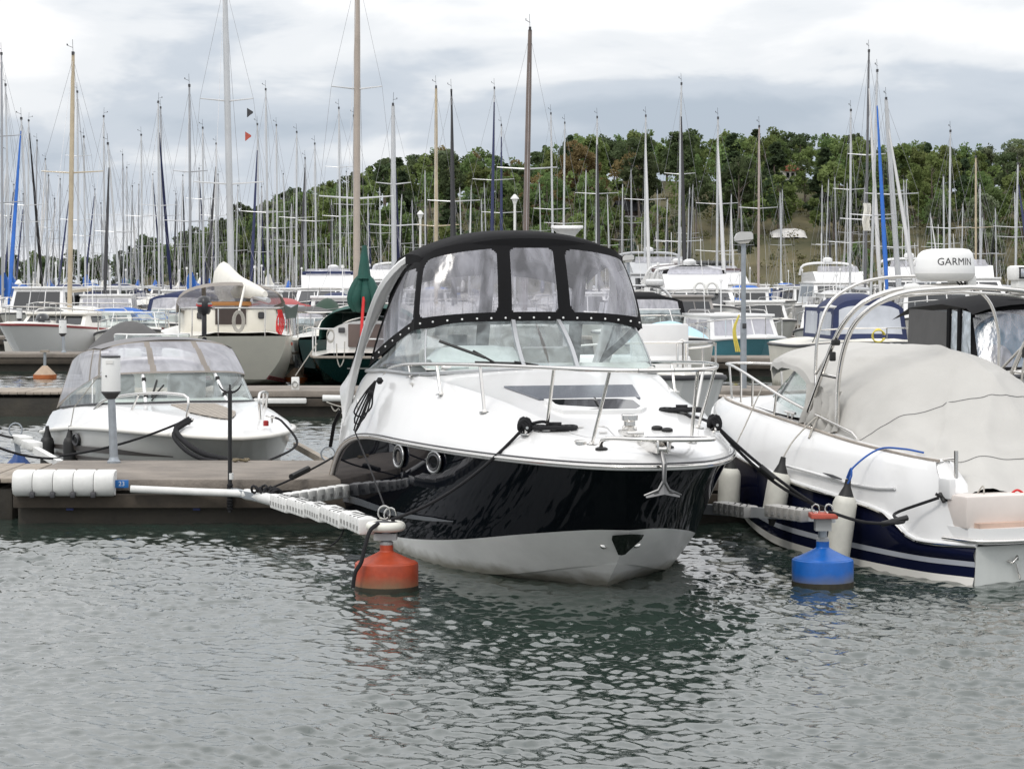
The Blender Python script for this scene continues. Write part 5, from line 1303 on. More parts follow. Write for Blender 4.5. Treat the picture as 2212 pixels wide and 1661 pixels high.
def fender(label, top, L, r, tilt=(0, 0), m=FENDER, end=RUBBER, line=None, line_m=None, line_r=.006, group=None):
    """cylindrical boat fender hanging from its eye"""
    t = thing('fender', label, 'fender', top, 0, group); t.rotation_euler = (tilt[0], tilt[1], 0)
    MB().lathe([(.02, -.11), (r * .55, -.10), (r * .85, -.125), (r, -.17), (r * 1.01, -.11 - L * .5), (r, -.05 - L), (r * .85, -L), (r * .5, -L + .02 - .04)], n=22).build('body', m, t, 50)
    MB().lathe([(.022, .03), (.026, 0), (.03, -.03), (r * .62, -.10), (r * .66, -.112)], n=18).build('top_cap', end, t, 50)
    MB().lathe([(r * .6, -L - .0), (r * .5, -L - .03), (.03, -L - .09), (.022, -L - .12)], n=18).build('bottom_cap', end, t, 50)
    if line:
        MB().tube(line, line_r, 6).build('line', line_m, None)
    return t
FT = [(3.43, 1.34, .74, .42, 'white cylindrical fender nearest the black cruiser on the navy boat side', (0, math.radians(3))),
      (2.36, 1.42, .78, .44, 'tilted white fender in the middle of the navy boat side', (0, math.radians(10))),
      (1.24, 1.46, .68, .60, 'big white fender with blue lanyard nearest the blue buoy', (0, math.radians(8)))]
for u, v, z, L, lab, tl in FT: fender(lab, sbw(u, v, z), L, .098, tl)
def rope(label, pts, r, m, n=8, cat='rope'):
    return tag(MB().tube(pts, r, n).build('rope', m, smooth=60), label, cat)
def p3(*a): return [Vector(p) for p in crs([tuple(q) for q in a], 22)]
rope('grey fender lanyard hanging from the far bow rail of the navy boat', [sbw(3.42, 1.335, .77), sbw(3.5, 1.16, 1.0), sbw(3.75, .84, 1.34)], .006, ROPEG)
rope('grey looped lanyard tying the middle fender to the side rail', p3(sbw(2.36, 1.42, .80), sbw(2.38, 1.30, .95), sbw(2.46, 1.02, 1.14), sbw(2.40, 1.12, 1.02), sbw(2.34, 1.18, .96), sbw(2.44, 1.05, 1.10)), .007, ROPEG)
rope('blue fender lanyard led over the gunwale of the navy boat', p3(sbw(1.24, 1.46, .70), sbw(1.23, 1.42, .80), sbw(1.22, 1.18, .945), sbw(1.05, 1.06, .955), sbw(.92, .95, .93)), .008, ROPEB)
rope('short blue rope tail knotted above the big white fender', p3(sbw(1.24, 1.47, .72), sbw(1.19, 1.46, .80), sbw(1.17, 1.47, .74), sbw(1.19, 1.49, .68)), .008, ROPEB)
# ------------------------------------------------------------------ the small white cruiser with grey clear canopy, behind the near pontoon
def grey_boat():
    t = frame('day_cruiser', 'small white day cruiser with grey clear canopy behind the near pontoon', 'motorboat', -2.88, 24.75, 22)
    n = 46
    keel = crs([(.75, 0, .0), (1.3, 0, -.25), (5.6, 0, -.35)], n)
    ch = crs([(.62, 0, .12), (1.1, .45, .06), (2.0, .85, 0), (3.5, .98, -.05), (5.6, 1.0, -.06)], n)
    sh = crs([(-.05, 0, .63), (.02, .22, .635), (.25, .46, .64), (.7, .72, .645), (1.3, .94, .645), (2.2, 1.08, .62), (3.4, 1.13, .56), (4.6, 1.13, .47), (5.6, 1.10, .38)], n)
    rows = [keel, ch] 
    b = MB(); b.loft(rows); 
    rr = [ch * (1 - q) + sh * q + np.c_[np.zeros(n), .03 * math.sin(q * math.pi) * np.clip(np.arange(n) / 10, 0, 1), np.zeros(n)] for q in np.linspace(0, 1, 6)]
    b.loft(rr); b.mirror(); b.build('hull', mat('pale_grey_gelcoat', (.50, .50, .48), .3, var=.05, coat=.2), t, 45)
    def hp(i, q):
        k = min(q * 5, 4.999); j = int(k); f = k - j; p = rr[j][i] * (1 - f) + rr[j + 1][i] * f; return p + np.array([-.014, .022, 0])
    for q0, q1, a, e in ((.56, .66, 6, 40), (.40, .47, 6, 40)):
        lo = [hp(i, q0) for i in range(a, e)]; hi = [hp(i, q0 + (q1 - q0) * min(1, .2 + (i - a) / 10)) for i in range(a, e)]
        MB().loft([lo, hi]).build('side_stripe', mat('brown_grey_stripe', (.06, .052, .048), .4), t)
    full = [tuple(p + np.array([-.01, .012, 0])) for p in sh[::-1]] + [tuple((p + np.array([-.01, .012, 0])) * np.array([1, -1, 1])) for p in sh[1:]]
    MB().tube(full, .028, 8).build('rub_rail', W2, t, 60)
    p = hp(27, .78)
    g = MB(); cc = Vector(p) + Vector((0, .004, .0)); e1 = Vector(hp(28, .78) - hp(26, .78)).normalized(); e2 = Vector(hp(27, .9) - hp(27, .6)).normalized(); g.tube([cc + e1 * .15 * math.cos(a) + e2 * .075 * math.sin(a) for a in (6.283 * k / 24 for k in range(24))], .016, 6, closed=True); po = g.build('porthole', DGREY, t, 60)
    g = MB(); g.add([cc + e1 * .15 * math.cos(a) + e2 * .075 * math.sin(a) for a in (6.283 * k / 24 for k in range(24))], [tuple(range(24))]); g.build('porthole_glass', DGLASS, po, 0)
    # deck
    d1 = sh + np.array([.03, -.05, .075]); d1[:, 1] = np.maximum(d1[:, 1], 0)
    d2 = crs([(.14, 0, .72), (.2, .14, .725), (.42, .32, .735), (.85, .56, .76), (1.4, .78, .79), (2.3, .95, .80), (3.4, 1.02, .77), (4.6, 1.03, .68), (5.6, 1.0, .58)], n)
    d3 = crs([(.3, 0, .745), (.38, .1, .75), (.6, .22, .77), (1.1, .45, .81), (1.7, .66, .85), (2.4, .86, .87), (3.4, .97, .83), (4.6, .99, .74), (5.6, .96, .64)], n)
    dk = MB(); dk.loft([sh + np.array([0, 0, .015]), d1, d2, d3]); dk.mirror()
    e3 = crs([(.3, 0, .745), (.38, .1, .75), (.6, .22, .77), (1.1, .45, .81), (1.7, .66, .85), (2.4, .86, .87), (2.75, .91, .87)], 26); ce = crs([(.3, 0, .75), (.7, 0, .795), (1.2, 0, .835), (1.8, 0, .87), (2.4, 0, .89), (2.75, 0, .895)], 26)
    fd = MB(); fd.loft([e3 * (1 - q) + ce * q for q in np.linspace(0, 1, 6)]); fd.mirror(); dk.add(fd.v, fd.f); dk.build('deck', W, t, 40)
    MB().prism([(-.98, -.3), (.98, -.3), (1.05, .4), (.98, .62), (-.98, .62), (-1.05, .4)], 'x', 5.5, 5.58).build('transom', W, t, 0)
    MB().box((4.1, 0, .42), (2.7, 1.9, .04)).build('cockpit_sole', MATS['cockpit_beige'], t, 0)
    for v in (.45, -.45): g = MB(); g.rbox((4.0, v, .72), (.5, .48, .14), .04); g.rbox((4.26, v, .95), (.12, .48, .42), .04); g.rbox((4.0, v, .54), (.3, .3, .24), .02); g.build('seat', W2, t)
    MB().rbox((2.98, 0, .80), (.4, 1.75, .22), .05).build('dashboard', W2, t)
    # teak panel on the foredeck, of separate planks
    k = 0
    for v0 in np.arange(-.26, .26, .066):
        g = MB(); uf = lambda v: 1.62 - 1.0 * max(0, 1 - abs(v / .33) ** 1.5) ** .8; u1 = 2.15
        nseg = 6; ra = [[(uf(vv) + (u1 - uf(vv)) * i / nseg, vv, float(np.interp(uf(vv) + (u1 - uf(vv)) * i / nseg, ce[:, 0], ce[:, 2])) - .03 * abs(vv) + zz) for i in range(nseg + 1)] for vv, zz in ((v0, -.01), (v0, .012), (v0 + .06, .012), (v0 + .06, -.01))]
        g.loft(ra); g.build('teak_plank', TEAK, t, 20)
    # windscreen
    w0 = crs([(2.40, 0, .90), (2.42, .35, .895), (2.55, .7, .885), (2.85, .92, .87), (3.5, .985, .83), (4.3, 1.0, .775), (4.9, 1.0, .73)], 40)
    w1 = crs([(2.80, 0, 1.22), (2.82, .35, 1.218), (2.92, .66, 1.205), (3.15, .86, 1.175), (3.6, .93, 1.09), (4.3, .98, .93), (4.92, 1.0, .74)], 40)
    for sg in (1, -1):
        mm = np.array([1, sg, 1])
        for a, e in ((0, 6), (6, 17), (17, 40)): MB().loft([w0[a:e + 1 if e < 40 else e] * mm, w1[a:e + 1 if e < 40 else e] * mm]).build('windscreen_glass', GLASS, t, 60)
        for i in (6, 17): MB().tube([tuple(w0[i] * mm), tuple((w1[i]) * mm)], .022 if i == 6 else .008, 6).build('windscreen_post', W, t)
        MB().tube([tuple(p * mm) for p in w0], .014, 6).build('windscreen_base_frame', DGREY, t, 60)
        for z in (.25, .8): q = w0[6] * (1 - z) + w1[6] * z; MB().rbox(tuple(q * mm + np.array([-.03, 0, 0])), (.03, .05, .05), .01).build('hinge', RUBBER, t)
    g = MB(); g.tube([(2.42, .42, .92), (2.52, .34, 1.0), (2.58, .24, 1.09)], .011, 5); g.tube([(2.50, .40, .96), (2.68, .30, 1.14)], .013, 5); g.build('wiper', RUBBER, t)
    # canopy: smoky vinyl between cloth strips, over the windscreen
    T0 = crs([(3.25, 0, 1.60), (3.25, .35, 1.592), (3.30, .62, 1.555), (3.42, .80, 1.49)], 24); B0 = crs([(2.76, 0, 1.225), (2.78, .35, 1.222), (2.88, .68, 1.208), (3.10, .885, 1.17)], 24)
    def cp(s, q):
        sg = 1 if s >= .5 else -1; k = min(abs(s - .5) * 2 * 23, 22.999); i = int(k); f = k - i
        lo = B0[i] * (1 - f) + B0[i + 1] * f; hi = T0[i] * (1 - f) + T0[i + 1] * f; p = lo * (1 - q) + hi * q
        return (p[0] - .03 * math.sin(q * 3.14), sg * p[1], p[2])
    def cc_(s, q):
        if q < .045 or q > .95: return 'cloth'
        for c in (.335, .665):
            if abs(s - c - .015 * (q - .5)) < .019: return 'cloth'
        return 'a' if s < .335 else 'b' if s < .665 else 'c'
    ps = surf_split(cp, 130, 40, cc_)
    ps['cloth'].build('canopy_front', TCANVAS, t, 60)
    for k in 'abc': ps[k].build('canopy_window', VINYLG, t, 60)
    for sg in (1, -1):
        fr = crs([(3.10, .885, 1.17), (3.25, .85, 1.34), (3.42, .80, 1.49)], 20); re = crs([(5.15, 1.0, .70), (4.9, .96, 1.0), (4.75, .88, 1.32)], 20)
        low = lambda s: np.array([3.10 + 2.05 * s, .885 + .12 * min(1, s * 1.6), 1.17 - .47 * s])
        def sp(s, q):
            k = min(q * 19, 18.999); i = int(k); f = k - i; a = fr[i] * (1 - f) + fr[i + 1] * f; b = re[i] * (1 - f) + re[i + 1] * f
            p = a * (1 - s) + b * s; return (p[0], sg * (p[1] + .03 * math.sin(s * 3.14)), p[2] + .05 * math.sin(s * 3.14) * q)
        pp = surf_split(sp, 60, 30, lambda s, q: 'cloth' if (q < .09 or q > .95 or s < .03 or s > .96 or abs(s - .2) < .02) else 'w1' if s < .2 else 'w2')
        pp['cloth'].build('canopy_side', TCANVAS, t, 60); pp['w1'].build('canopy_side_window', VINYLG, t, 60); pp['w2'].build('canopy_side_window', VINYLG, t, 60)
    rf = []
    for u, zc, zs, vv in ((3.22, 1.605, 1.495, .81), (3.5, 1.63, 1.50, .83), (4.0, 1.62, 1.46, .87), (4.5, 1.56, 1.38, .89), (4.8, 1.48, 1.31, .89)):
        rf.append([(u + (.17 * abs(s) ** 3 if u < 3.6 else 0), s * vv, zs + (zc - zs) * (1 - abs(s) ** 2.4)) for s in np.linspace(-1, 1, 19)])
    MB().loft(rf).build('canopy_roof', mat('canopy_grey_cloth', (.20, .195, .20), .75, var=.1, bump=.25, bs=8), t, 40)
    # forward rails, cleats
    for sg, pts in ((1, [(2.95, .98, .80), (2.75, .93, .90), (2.3, .84, .98), (1.5, .66, 1.05), (.95, .47, 1.06), (.78, .40, 1.02), (.80, .42, .76)]), (-1, [(1.9, .80, .80), (1.8, .78, .95), (1.5, .70, 1.03), (.95, .47, 1.06), (.78, .40, 1.02), (.80, .42, .76)])):
        g = MB(); g.tube([(p[0], sg * p[1], p[2]) for p in crs(pts, 30)], .0155, 8); g.build('bow_rail', STEEL, t, 60)
        g = MB(); g.tube([(1.95, sg * .78, .80), (1.75, sg * .73, 1.02)], .012, 8); g.build('stanchion', STEEL, t)
    for v in (.46, -.46):
        g = MB(); g.tube([(.40, v - .02, .81), (.56, v + .04, .82)], .012, 6); g.tube([(.48, v, .75), (.48, v, .815)], .014, 6); g.build('deck_cleat', STEEL, t)
    g = MB(); g.lathe([(.03, 0), (.03, .05), (.02, .06)], (.15, -.30, .74), 10); g.build('bow_light', mat('nav_red', (.3, .02, .02), .3), t)
    MB().rbox((.75, .02, .36), (.03, .03, .07), .006).build('bow_eye', STEEL, t)
grey_boat()
GBM = Matrix.Translation((-2.88, 24.75, 0)) @ Matrix.Rotation(math.radians(112), 4, 'Z')
def gbw(u, v, z): return GBM @ Vector((u, v, z))
fender('black fender on the grey canopied boat, nearer its bow', at(152, 925, 27.6), .40, .085, m=RUBBER)
fender('black fender on the grey canopied boat, nearer its stern', at(102, 925, 28.6), .40, .085, m=RUBBER)
fender('black fender at the right bow of the grey canopied boat', at(545, 955, 25.4), .34, .075, m=RUBBER)
rope('thin fender lanyard on the grey canopied boat side', [at(152, 924, 27.6), at(160, 880, 27.4), at(222, 800, 27.0)], .006, ROPEG)
rope('black mooring line from the grey boat bow to the boom at left', sag(gbw(.48, .46, .82), at(128, 985, 24.6), .06), .013, ROPE)
rope('black bow line of the grey boat dropping to the pontoon at right', p3(gbw(.48, -.46, .82), gbw(.3, -.52, .78), gbw(.05, -.62, .55), at(570, 1000, 24.4)), .013, ROPE)
rope('thick black snubber line from the grey boat cleat to the hook post', p3(gbw(.46, .46, .82), at(380, 925, 24.95), at(402, 957, 24.72), at(440, 980, 24.55), at(480, 990, 24.42), at(497, 993, 24.38)), .030, ROPE)
rope('second strand of the thick snubber line on the grey boat bow', p3(gbw(.44, .44, .81), at(376, 935, 24.9), at(396, 968, 24.68), at(434, 990, 24.5), at(472, 997, 24.4)), .024, ROPE)
tag(MB().tube([(at(520, 1000, 24.1) + Vector((.09 * math.cos(a) * (1 - k / 60), .05 * math.sin(a), .43 - at(520, 1000, 24.1).z + .012 + .01 * math.sin(3 * a)))) for k, a in ((k, k * .55) for k in range(30))], .011, 6).build('chain_pile', mat('old_chain', (.16, .13, .08), .7, .3, var=.4, vs=40)), 'small heap of rusty chain on the pontoon by the hook post', 'chain')
rope('black line running out of the left edge to the boom ring', sag(at(-30, 925, 24.5), at(30, 945, 26.4), .02), .013, ROPE)
rope('lower black line running out of the left edge past the boom', sag(at(-30, 955, 24.2), at(128, 990, 24.6), .05), .013, ROPE)

# ------------------------------------------------------------------ lines of the black cruiser and the navy boat
ring = at(845, 1122, 17.3)
cl = crw(.86, .73, CR_DECK(.86, .73) + .03)
rope('black bow line from the cruiser cleat down to the orange buoy boom', sag(cl, ring, .10), .012, ROPE)
rope('black line lying across the foredeck to the left rope coil', p3(cl, crw(.84, .66, 1.26), crw(.80, .60, 1.27), crw(.79, .55, 1.25)), .012, ROPE)
cr2 = crw(.86, -.73, CR_DECK(.86, -.73) + .03)
endp = at(1778, 1100, 17.45)
rope('black mooring line from the cruiser bow to the blue buoy boom', sag(cr2, endp, .04), .012, ROPE)
rope('second black mooring line beside it to the blue buoy boom', sag(cr2 + Vector((.02, .03, -.02)), endp + Vector((.03, 0, .01)), .10), .012, ROPE)
rope('black line over the right bow deck to the right rope coil', p3(cr2, crw(.95, -.70, 1.25), crw(1.1, -.66, 1.27), crw(1.3, -.62, 1.27)), .012, ROPE)
def coil(label, u, v):
    c = crw(u, v, CR_DECK(u, v) + .014); g = MB()
    for k in range(3):
        r = .045 + .03 * k; g.tube([c + Vector((1.5 * r * math.cos(a), r * math.sin(a), .004 * math.sin(3 * a))) for a in (6.283 * j / 28 for j in range(28))], .017, 6, closed=True)
    g.tube([c + Vector((.05, 0, .02)), c + Vector((-.04, .01, .02))], .02, 6)
    tag(g.build('rope_coil', ROPE, smooth=60), label, 'rope')
coil('flat black rope coil on the cruiser foredeck at left', .80, .52); coil('flat black rope coil on the cruiser foredeck at right', 1.35, -.62)
for u, v, lab in ((.86, .73, 'black knot on the left bow cleat of the cruiser'), (.86, -.73, 'black knot on the right bow cleat of the cruiser')):
    c = crw(u, v, CR_DECK(u, v) + .03); g = MB()
    for k in range(4): g.tube([c + Vector((.045 * math.cos(a + k), .035 * math.sin(a + k) , .03 * math.sin(2 * a + k * 1.3) + .01 * k)) for a in (6.283 * j / 16 for j in range(16))], .015, 6, closed=True)
    tag(g.build('rope_knot', ROPE, smooth=60), lab, 'rope')
# hanging coil on the side of the cruiser and the line down to the boom
hc = crw(4.55, 1.17, 1.42); g = MB()
def hk(dx, dz): return hc + Vector((dx, 0, dz)) + (crw(0, 1, 0) - crw(0, 0, 0)) * (.05 + .40 * -dz)
for k in range(3):
    w = .014 + .019 * k; L = .42 - .07 * k
    g.tube(crs([hk(0, 0), hk(-w, -.12), hk(-w * 1.5, -L), hk(-.005 * k, -L - .035), hk(w * 1.1, -L * .85), hk(w * .5, -.12), hk(.005, 0)], 24), .008, 6)
g.tube([hk(-.02, -.10), hk(.03, -.11)], .026, 8)
g.lathe([(.015, -.03), (.035, 0), (.015, .03)], hk(.04, .0), 10)
tag(g.build('rope_hank', ROPE, smooth=60), 'hank of black rope hanging on the left side of the cruiser', 'rope')
rope('thin dark line from the rope hank down to the orange buoy boom', [hk(0, -.1), hk(0, -.45), hk(0, -.45).lerp(ring, .5), ring + Vector((-.02, 0, .02))], .007, ROPE)
sa = crw(6.6, 1.24, .62); sbp = at(565, 1062, 21.4)
rope('black stern line from the cruiser to the pontoon boom at left', sag(sa, sbp, .02), .010, ROPE)
m0 = sa.lerp(sbp, .40); m1 = sa.lerp(sbp, .62)
tag(MB().tube([m0, m1], .032, 8).build('snubber', RUBBER), 'black rubber snubber on the cruiser stern line', 'snubber')
g = MB(); 
for k in range(5):
    c0 = at(560 + 9 * k, 1064 + 2 * k, 21.1 - .05 * k); g.tube([c0 + Vector((.07 * math.cos(a), .05 * math.sin(a), .035 * math.sin(2 * a + k) + .03)) for a in (6.283 * j / 16 for j in range(16))], .012, 6, closed=True)
tag(g.build('rope_tangle', ROPE, smooth=60), 'tangle of black rope and shackles at the boom root on the near pontoon', 'rope')
rope('black rope with knots hanging from the boom end into the water beside the orange buoy', p3(at(818, 1130, 17.2), at(800, 1145, 17.15), at(787, 1185, 17.1), at(780, 1215, 17.08), at(768, 1235, 17.08), at(762, 1270, 17.08)), .016, ROPE)
rope('thin black line dangling from the boom pads to the water', p3(at(745, 1128, 18.3), at(740, 1150, 18.3), at(728, 1168, 18.3), at(712, 1180, 18.3)), .007, ROPE)
rope('black stern line of the navy boat to the blue buoy boom', p3(sbw(.33, 1.2, .63), sbw(.55, 1.45, .50), at(1950, 1128, 17.35), at(1870, 1128, 17.3), at(1790, 1105, 17.4)), .012, ROPE)
a_, b_ = at(1905, 1132, 17.33), at(1960, 1118, 17.4)
tag(MB().tube([a_, a_.lerp(b_, .5), b_], .022, 8).build('snubber', RUBBER), 'black rubber snubber on the navy boat stern line', 'snubber')
tag(MB().tube([cr2.lerp(endp, .42) + Vector((0, 0, -.05)), cr2.lerp(endp, .55) + Vector((0, 0, -.055))], .024, 8).build('snubber', RUBBER), 'black rubber snubber on the cruiser bow line to the blue buoy', 'snubber')
rope('pale lanyard with red clip on the transom of the navy boat', p3(sbw(.25, .9, .66), sbw(.2, .88, .72), sbw(.16, .9, .60), sbw(.12, .92, .56)), .006, ROPEG)
rope('small red lashing tied over the tarp edge at the right', p3(sbw(.22, .62, .64), sbw(.18, .58, .68), sbw(.17, .52, .64), sbw(.16, .56, .60), sbw(.17, .61, .64)), .009, ROPER)
# ------------------------------------------------------------------ sailing boats
HULLC = {}
HCOL = {'white': W2, 'bright': W, 'cream': CREAM, 'green': GREENH, 'navy': NAVYHULL, 'grey': mat('grey_hull', (.40, .41, .42), .35), 'red': mat('red_trim', (.20, .02, .02), .4), 'turq': TURQ,
        'blue': mat('blue_hull', (.02, .06, .2), .25)}
def yacht_meshes(colour):
    """hull, deck, coachroof, windows, pulpit of a 9 m yacht; local x runs from bow (negative) to stern"""
    if colour in HULLC: return HULLC[colour]
    n = 26
    kl = crs([(-3.3, 0, 0), (-2, 0, -.35), (1, 0, -.45), (4.2, 0, -.1), (4.9, 0, .25)], n)
    wl_ = crs([(-3.45, 0, .1), (-2, .75, .02), (0, 1.25, 0), (2.5, 1.22, .02), (4.2, .95, .12), (4.95, .85, .35)], n)
    sh = crs([(-4.1, 0, 1.12), (-3.6, .35, 1.10), (-2, 1.02, 1.02), (0, 1.42, .95), (2.5, 1.40, .93), (4.2, 1.15, .95), (5.05, .98, .98)], n)
    h = MB(); h.loft([kl, wl_]); h.loft([wl_ * (1 - q) + sh * q + np.array([0, .05 * math.sin(q * 3.14), 0]) * np.clip(np.arange(n) / 8, 0, 1)[:, None] for q in np.linspace(0, 1, 5)]); h.mirror()
    o = len(h.v); e = [tuple(kl[-1]), tuple(wl_[-1]), tuple(sh[-1])]; h.add(e + [(p[0], -p[1], p[2]) for p in e[1:]], [(0, 1, 2, 4, 3)])
    d = MB(); cl = sh.copy(); cl[:, 1] = 0; cl[:, 2] += .08
    d.loft([sh, sh + np.array([0, -.03, .05]) * (sh[:, 1:2] > .1), (sh * .55 + cl * .45) + np.array([0, 0, .05]), cl]); d.mirror()
    c = MB(); rings = []
    for u, w, z in ((-2.3, .35, 1.16), (-1.9, .55, 1.32), (-1, .80, 1.42), (.4, .92, 1.50), (1.6, .92, 1.54), (1.75, .90, 1.15)):
        rings.append([(u, s * w * (1 if abs(s) > .99 else 1), 1.0 if abs(s) > .99 else 1.0 + (z - 1.0) * (1 - abs(s) ** 5)) for s in np.linspace(-1, 1, 13)])
    c.loft(rings, cap1=True)
    w = MB()
    for sg in (1, -1):
        for u0, u1 in ((-1.2, -.4), (-.25, .5), (.65, 1.35)): w.add([(u0, sg * .89, 1.17), (u1, sg * .945, 1.18), (u1, sg * .93, 1.34), (u0, sg * .86, 1.31)], [(0, 1, 2, 3)])
    p = MB(); p.tube(crs([(-3.0, .66, 1.62), (-3.7, .32, 1.68), (-4.1, 0, 1.70), (-3.7, -.32, 1.68), (-3.0, -.66, 1.62)], 16), .018, 5)
    for u, v in ((-3.0, .66), (-3.7, .32), (-3.7, -.32), (-3.0, -.66)): p.tube([(u, v, 1.05), (u, v, 1.65)], .014, 5)
    st = MB(); st.tube(crs([(3.4, 1.28, 1.58), (4.7, 1.02, 1.60), (5.0, .6, 1.60), (5.02, 0, 1.6), (5.0, -.6, 1.60), (4.7, -1.02, 1.60), (3.4, -1.28, 1.58)], 18), .018, 5)
    for u, v in ((3.4, 1.28), (4.7, 1.02), (4.7, -1.02), (3.4, -1.28)): st.tube([(u, v, .95), (u, v, 1.6)], .014, 5)
    li = MB()
    for sg in (1, -1):
        li.tube([(-3.0, sg * .66, 1.60), (-1, sg * 1.22, 1.56), (1, sg * 1.36, 1.55), (3.4, sg * 1.28, 1.57)], .007, 4)
        for u, v in ((-1, 1.22), (1, 1.36)): li.tube([(u, sg * v, .98), (u, sg * v, 1.56)], .012, 5)
    out = [('hull', h.mesh('hull', HCOL[colour], 45)), ('deck', d.mesh('deck', W2, 40)), ('coachroof', c.mesh('coachroof', W2, 35)), ('cabin_windows', w.mesh('cabin_windows', DGLASS, 0)),
           ('pulpit', p.mesh('pulpit', STEEL, 60)), ('pushpit', st.mesh('pushpit', STEEL, 60)), ('lifelines', li.mesh('lifelines', WIRE, 0))]
    HULLC[colour] = out; return out
def hood_mesh(m, key):
    if key in HULLC: return HULLC[key]
    g = MB(); rings = []
    for u, w, z in ((.75, .85, 1.50), (.95, .92, 1.80), (1.3, .98, 2.02), (1.75, 1.0, 2.08)):
        rings.append([(u, math.cos(a) * w, 1.45 + (z - 1.45) * math.sin(a) ** .6 if 0 < a < math.pi else 1.42) for a in np.linspace(0, math.pi, 15)])
    g.loft(rings); HULLC[key] = g.mesh('spray_hood', m, 60); return HULLC[key]
def cover_mb(z, L, big=1.0):
    g = MB(); rings = []
    for q in np.linspace(0, 1, 9):
        u = .15 + q * L; r = (.15 + .13 * (1 - q) ** 2) * big; zz = z + .08 - .10 * q + .35 * max(0, .15 - q) * big
        rings.append([(u, r * .62 * math.cos(a) * (1 + .15 * math.sin(5 * q + 2 * a)), zz + r * (1 + .9 * (1 - q) ** 3) * math.sin(a)) for a in np.linspace(0, 2 * math.pi, 11)[:-1]])
    g.loft(rings, closed=True, cap0=True, cap1=True); return g
def yacht(label, px, d, top_y, top_px=None, mast=ALU, hull='white', stern=False, spread=(), furl=None, cover=None, hood=None, dark_top=True, r=None, scale=1.0, group=None, yaw=0.0, h=None):
    s = d / PX_F; X = (px - PX_C) * s
    rz = math.radians(90 + yaw + (180 if stern else 0))
    t = thing('sailboat', label, 'sailboat', (X, d, 0), rz, group)
    sc_ = scale
    for nm, me in yacht_meshes(hull):
        o = obj(nm, me, t); o.scale = (sc_,) * 3
    H = CAM_H - (top_y - PX_H) * s
    lean = 0 if top_px is None else (top_px - px) * s
    inv = Matrix.Rotation(-rz, 3, 'Z')
    top = inv @ Vector((lean, 0, 0)); top.z = H; foot = Vector((0, 0, 1.2 * sc_))
    rr = r or max(.05, .0047 * H)
    ax = lambda q: foot.lerp(top, q)
    MB().tube([foot, ax(.45), ax(.8), top], [rr, rr, rr * .9, rr * .65], 8).build('mast', mast, t, 60)
    hd = MB(); hd.box(top + Vector((0, 0, .03)), (.16, .07, .10)); hd.tube([top, top + Vector((.0, .02, .45))], .008, 4); hd.tube([top + Vector((-.05, 0, .2)), top + Vector((-.3, .12, .24))], .008, 4); hd.box(top + Vector((-.3, .12, .26)), (.12, .02, .05)); hd.build('masthead_gear', DGREY, t, 0)
    sp = list(spread) or [.40 + .2 * RN.random()]
    ends = []
    for q in sp:
        c = ax(q); w = (.95 if q < .6 else .7) * sc_ * RN.uniform(.85, 1.05)
        for sg in (1, -1):
            e = c + Vector((.15, sg * w, .06)); MB().tube([c, e], [.026, .016] if d < 90 else [.02, .012], 5).build('spreader', mast if mast in (ALU, ALUD, TAN) else ALU, t); ends.append((sg, e))
    wr_ = .0035 + d * .00003
    for sg in (1, -1):
        ch = Vector((.25, sg * 1.30 * sc_, 1.0 * sc_)); es = [e for s2, e in ends if s2 == sg]
        MB().tube([ch] + es + [ax(.985 if len(es) > 1 or H < 11 else .93)], wr_, 4).build('shroud', WIRE, t)
        MB().tube([Vector((.6, sg * 1.28 * sc_, 1.0 * sc_)), ax(sp[0] - .01)], wr_, 4).build('lower_shroud', WIRE, t)
    ft = ax(.985 if RN.random() < .5 else .90)
    bow = Vector((-4.0 * sc_, 0, 1.15 * sc_))
    MB().tube([bow, ft], wr_, 4).build('forestay', WIRE, t); MB().tube([ax(.995), Vector((4.9 * sc_, 0, 1.05 * sc_))], wr_, 4).build('backstay', WIRE, t)
    if furl:
        a = bow.lerp(ft, .04); b = bow.lerp(ft, .95); MB().tube([a, a.lerp(b, .25), a.lerp(b, .7), b], [.045, .085, .06, .025], 7).build('furled_jib', furl, t, 60)
    bz = 2.0 * sc_
    MB().tube([Vector((.1, 0, bz)), Vector((3.5 * sc_, 0, bz + .05))], .06, 7).build('boom', ALU if mast is not TAN else TAN, t)
    if cover: cover_mb(bz, 3.2 * sc_).build('sail_cover', cover, t, 60)
    if hood:
        o = obj('spray_hood', hood_mesh(hood, 'hood_' + hood.name), t); o.scale = (sc_,) * 3
    return t
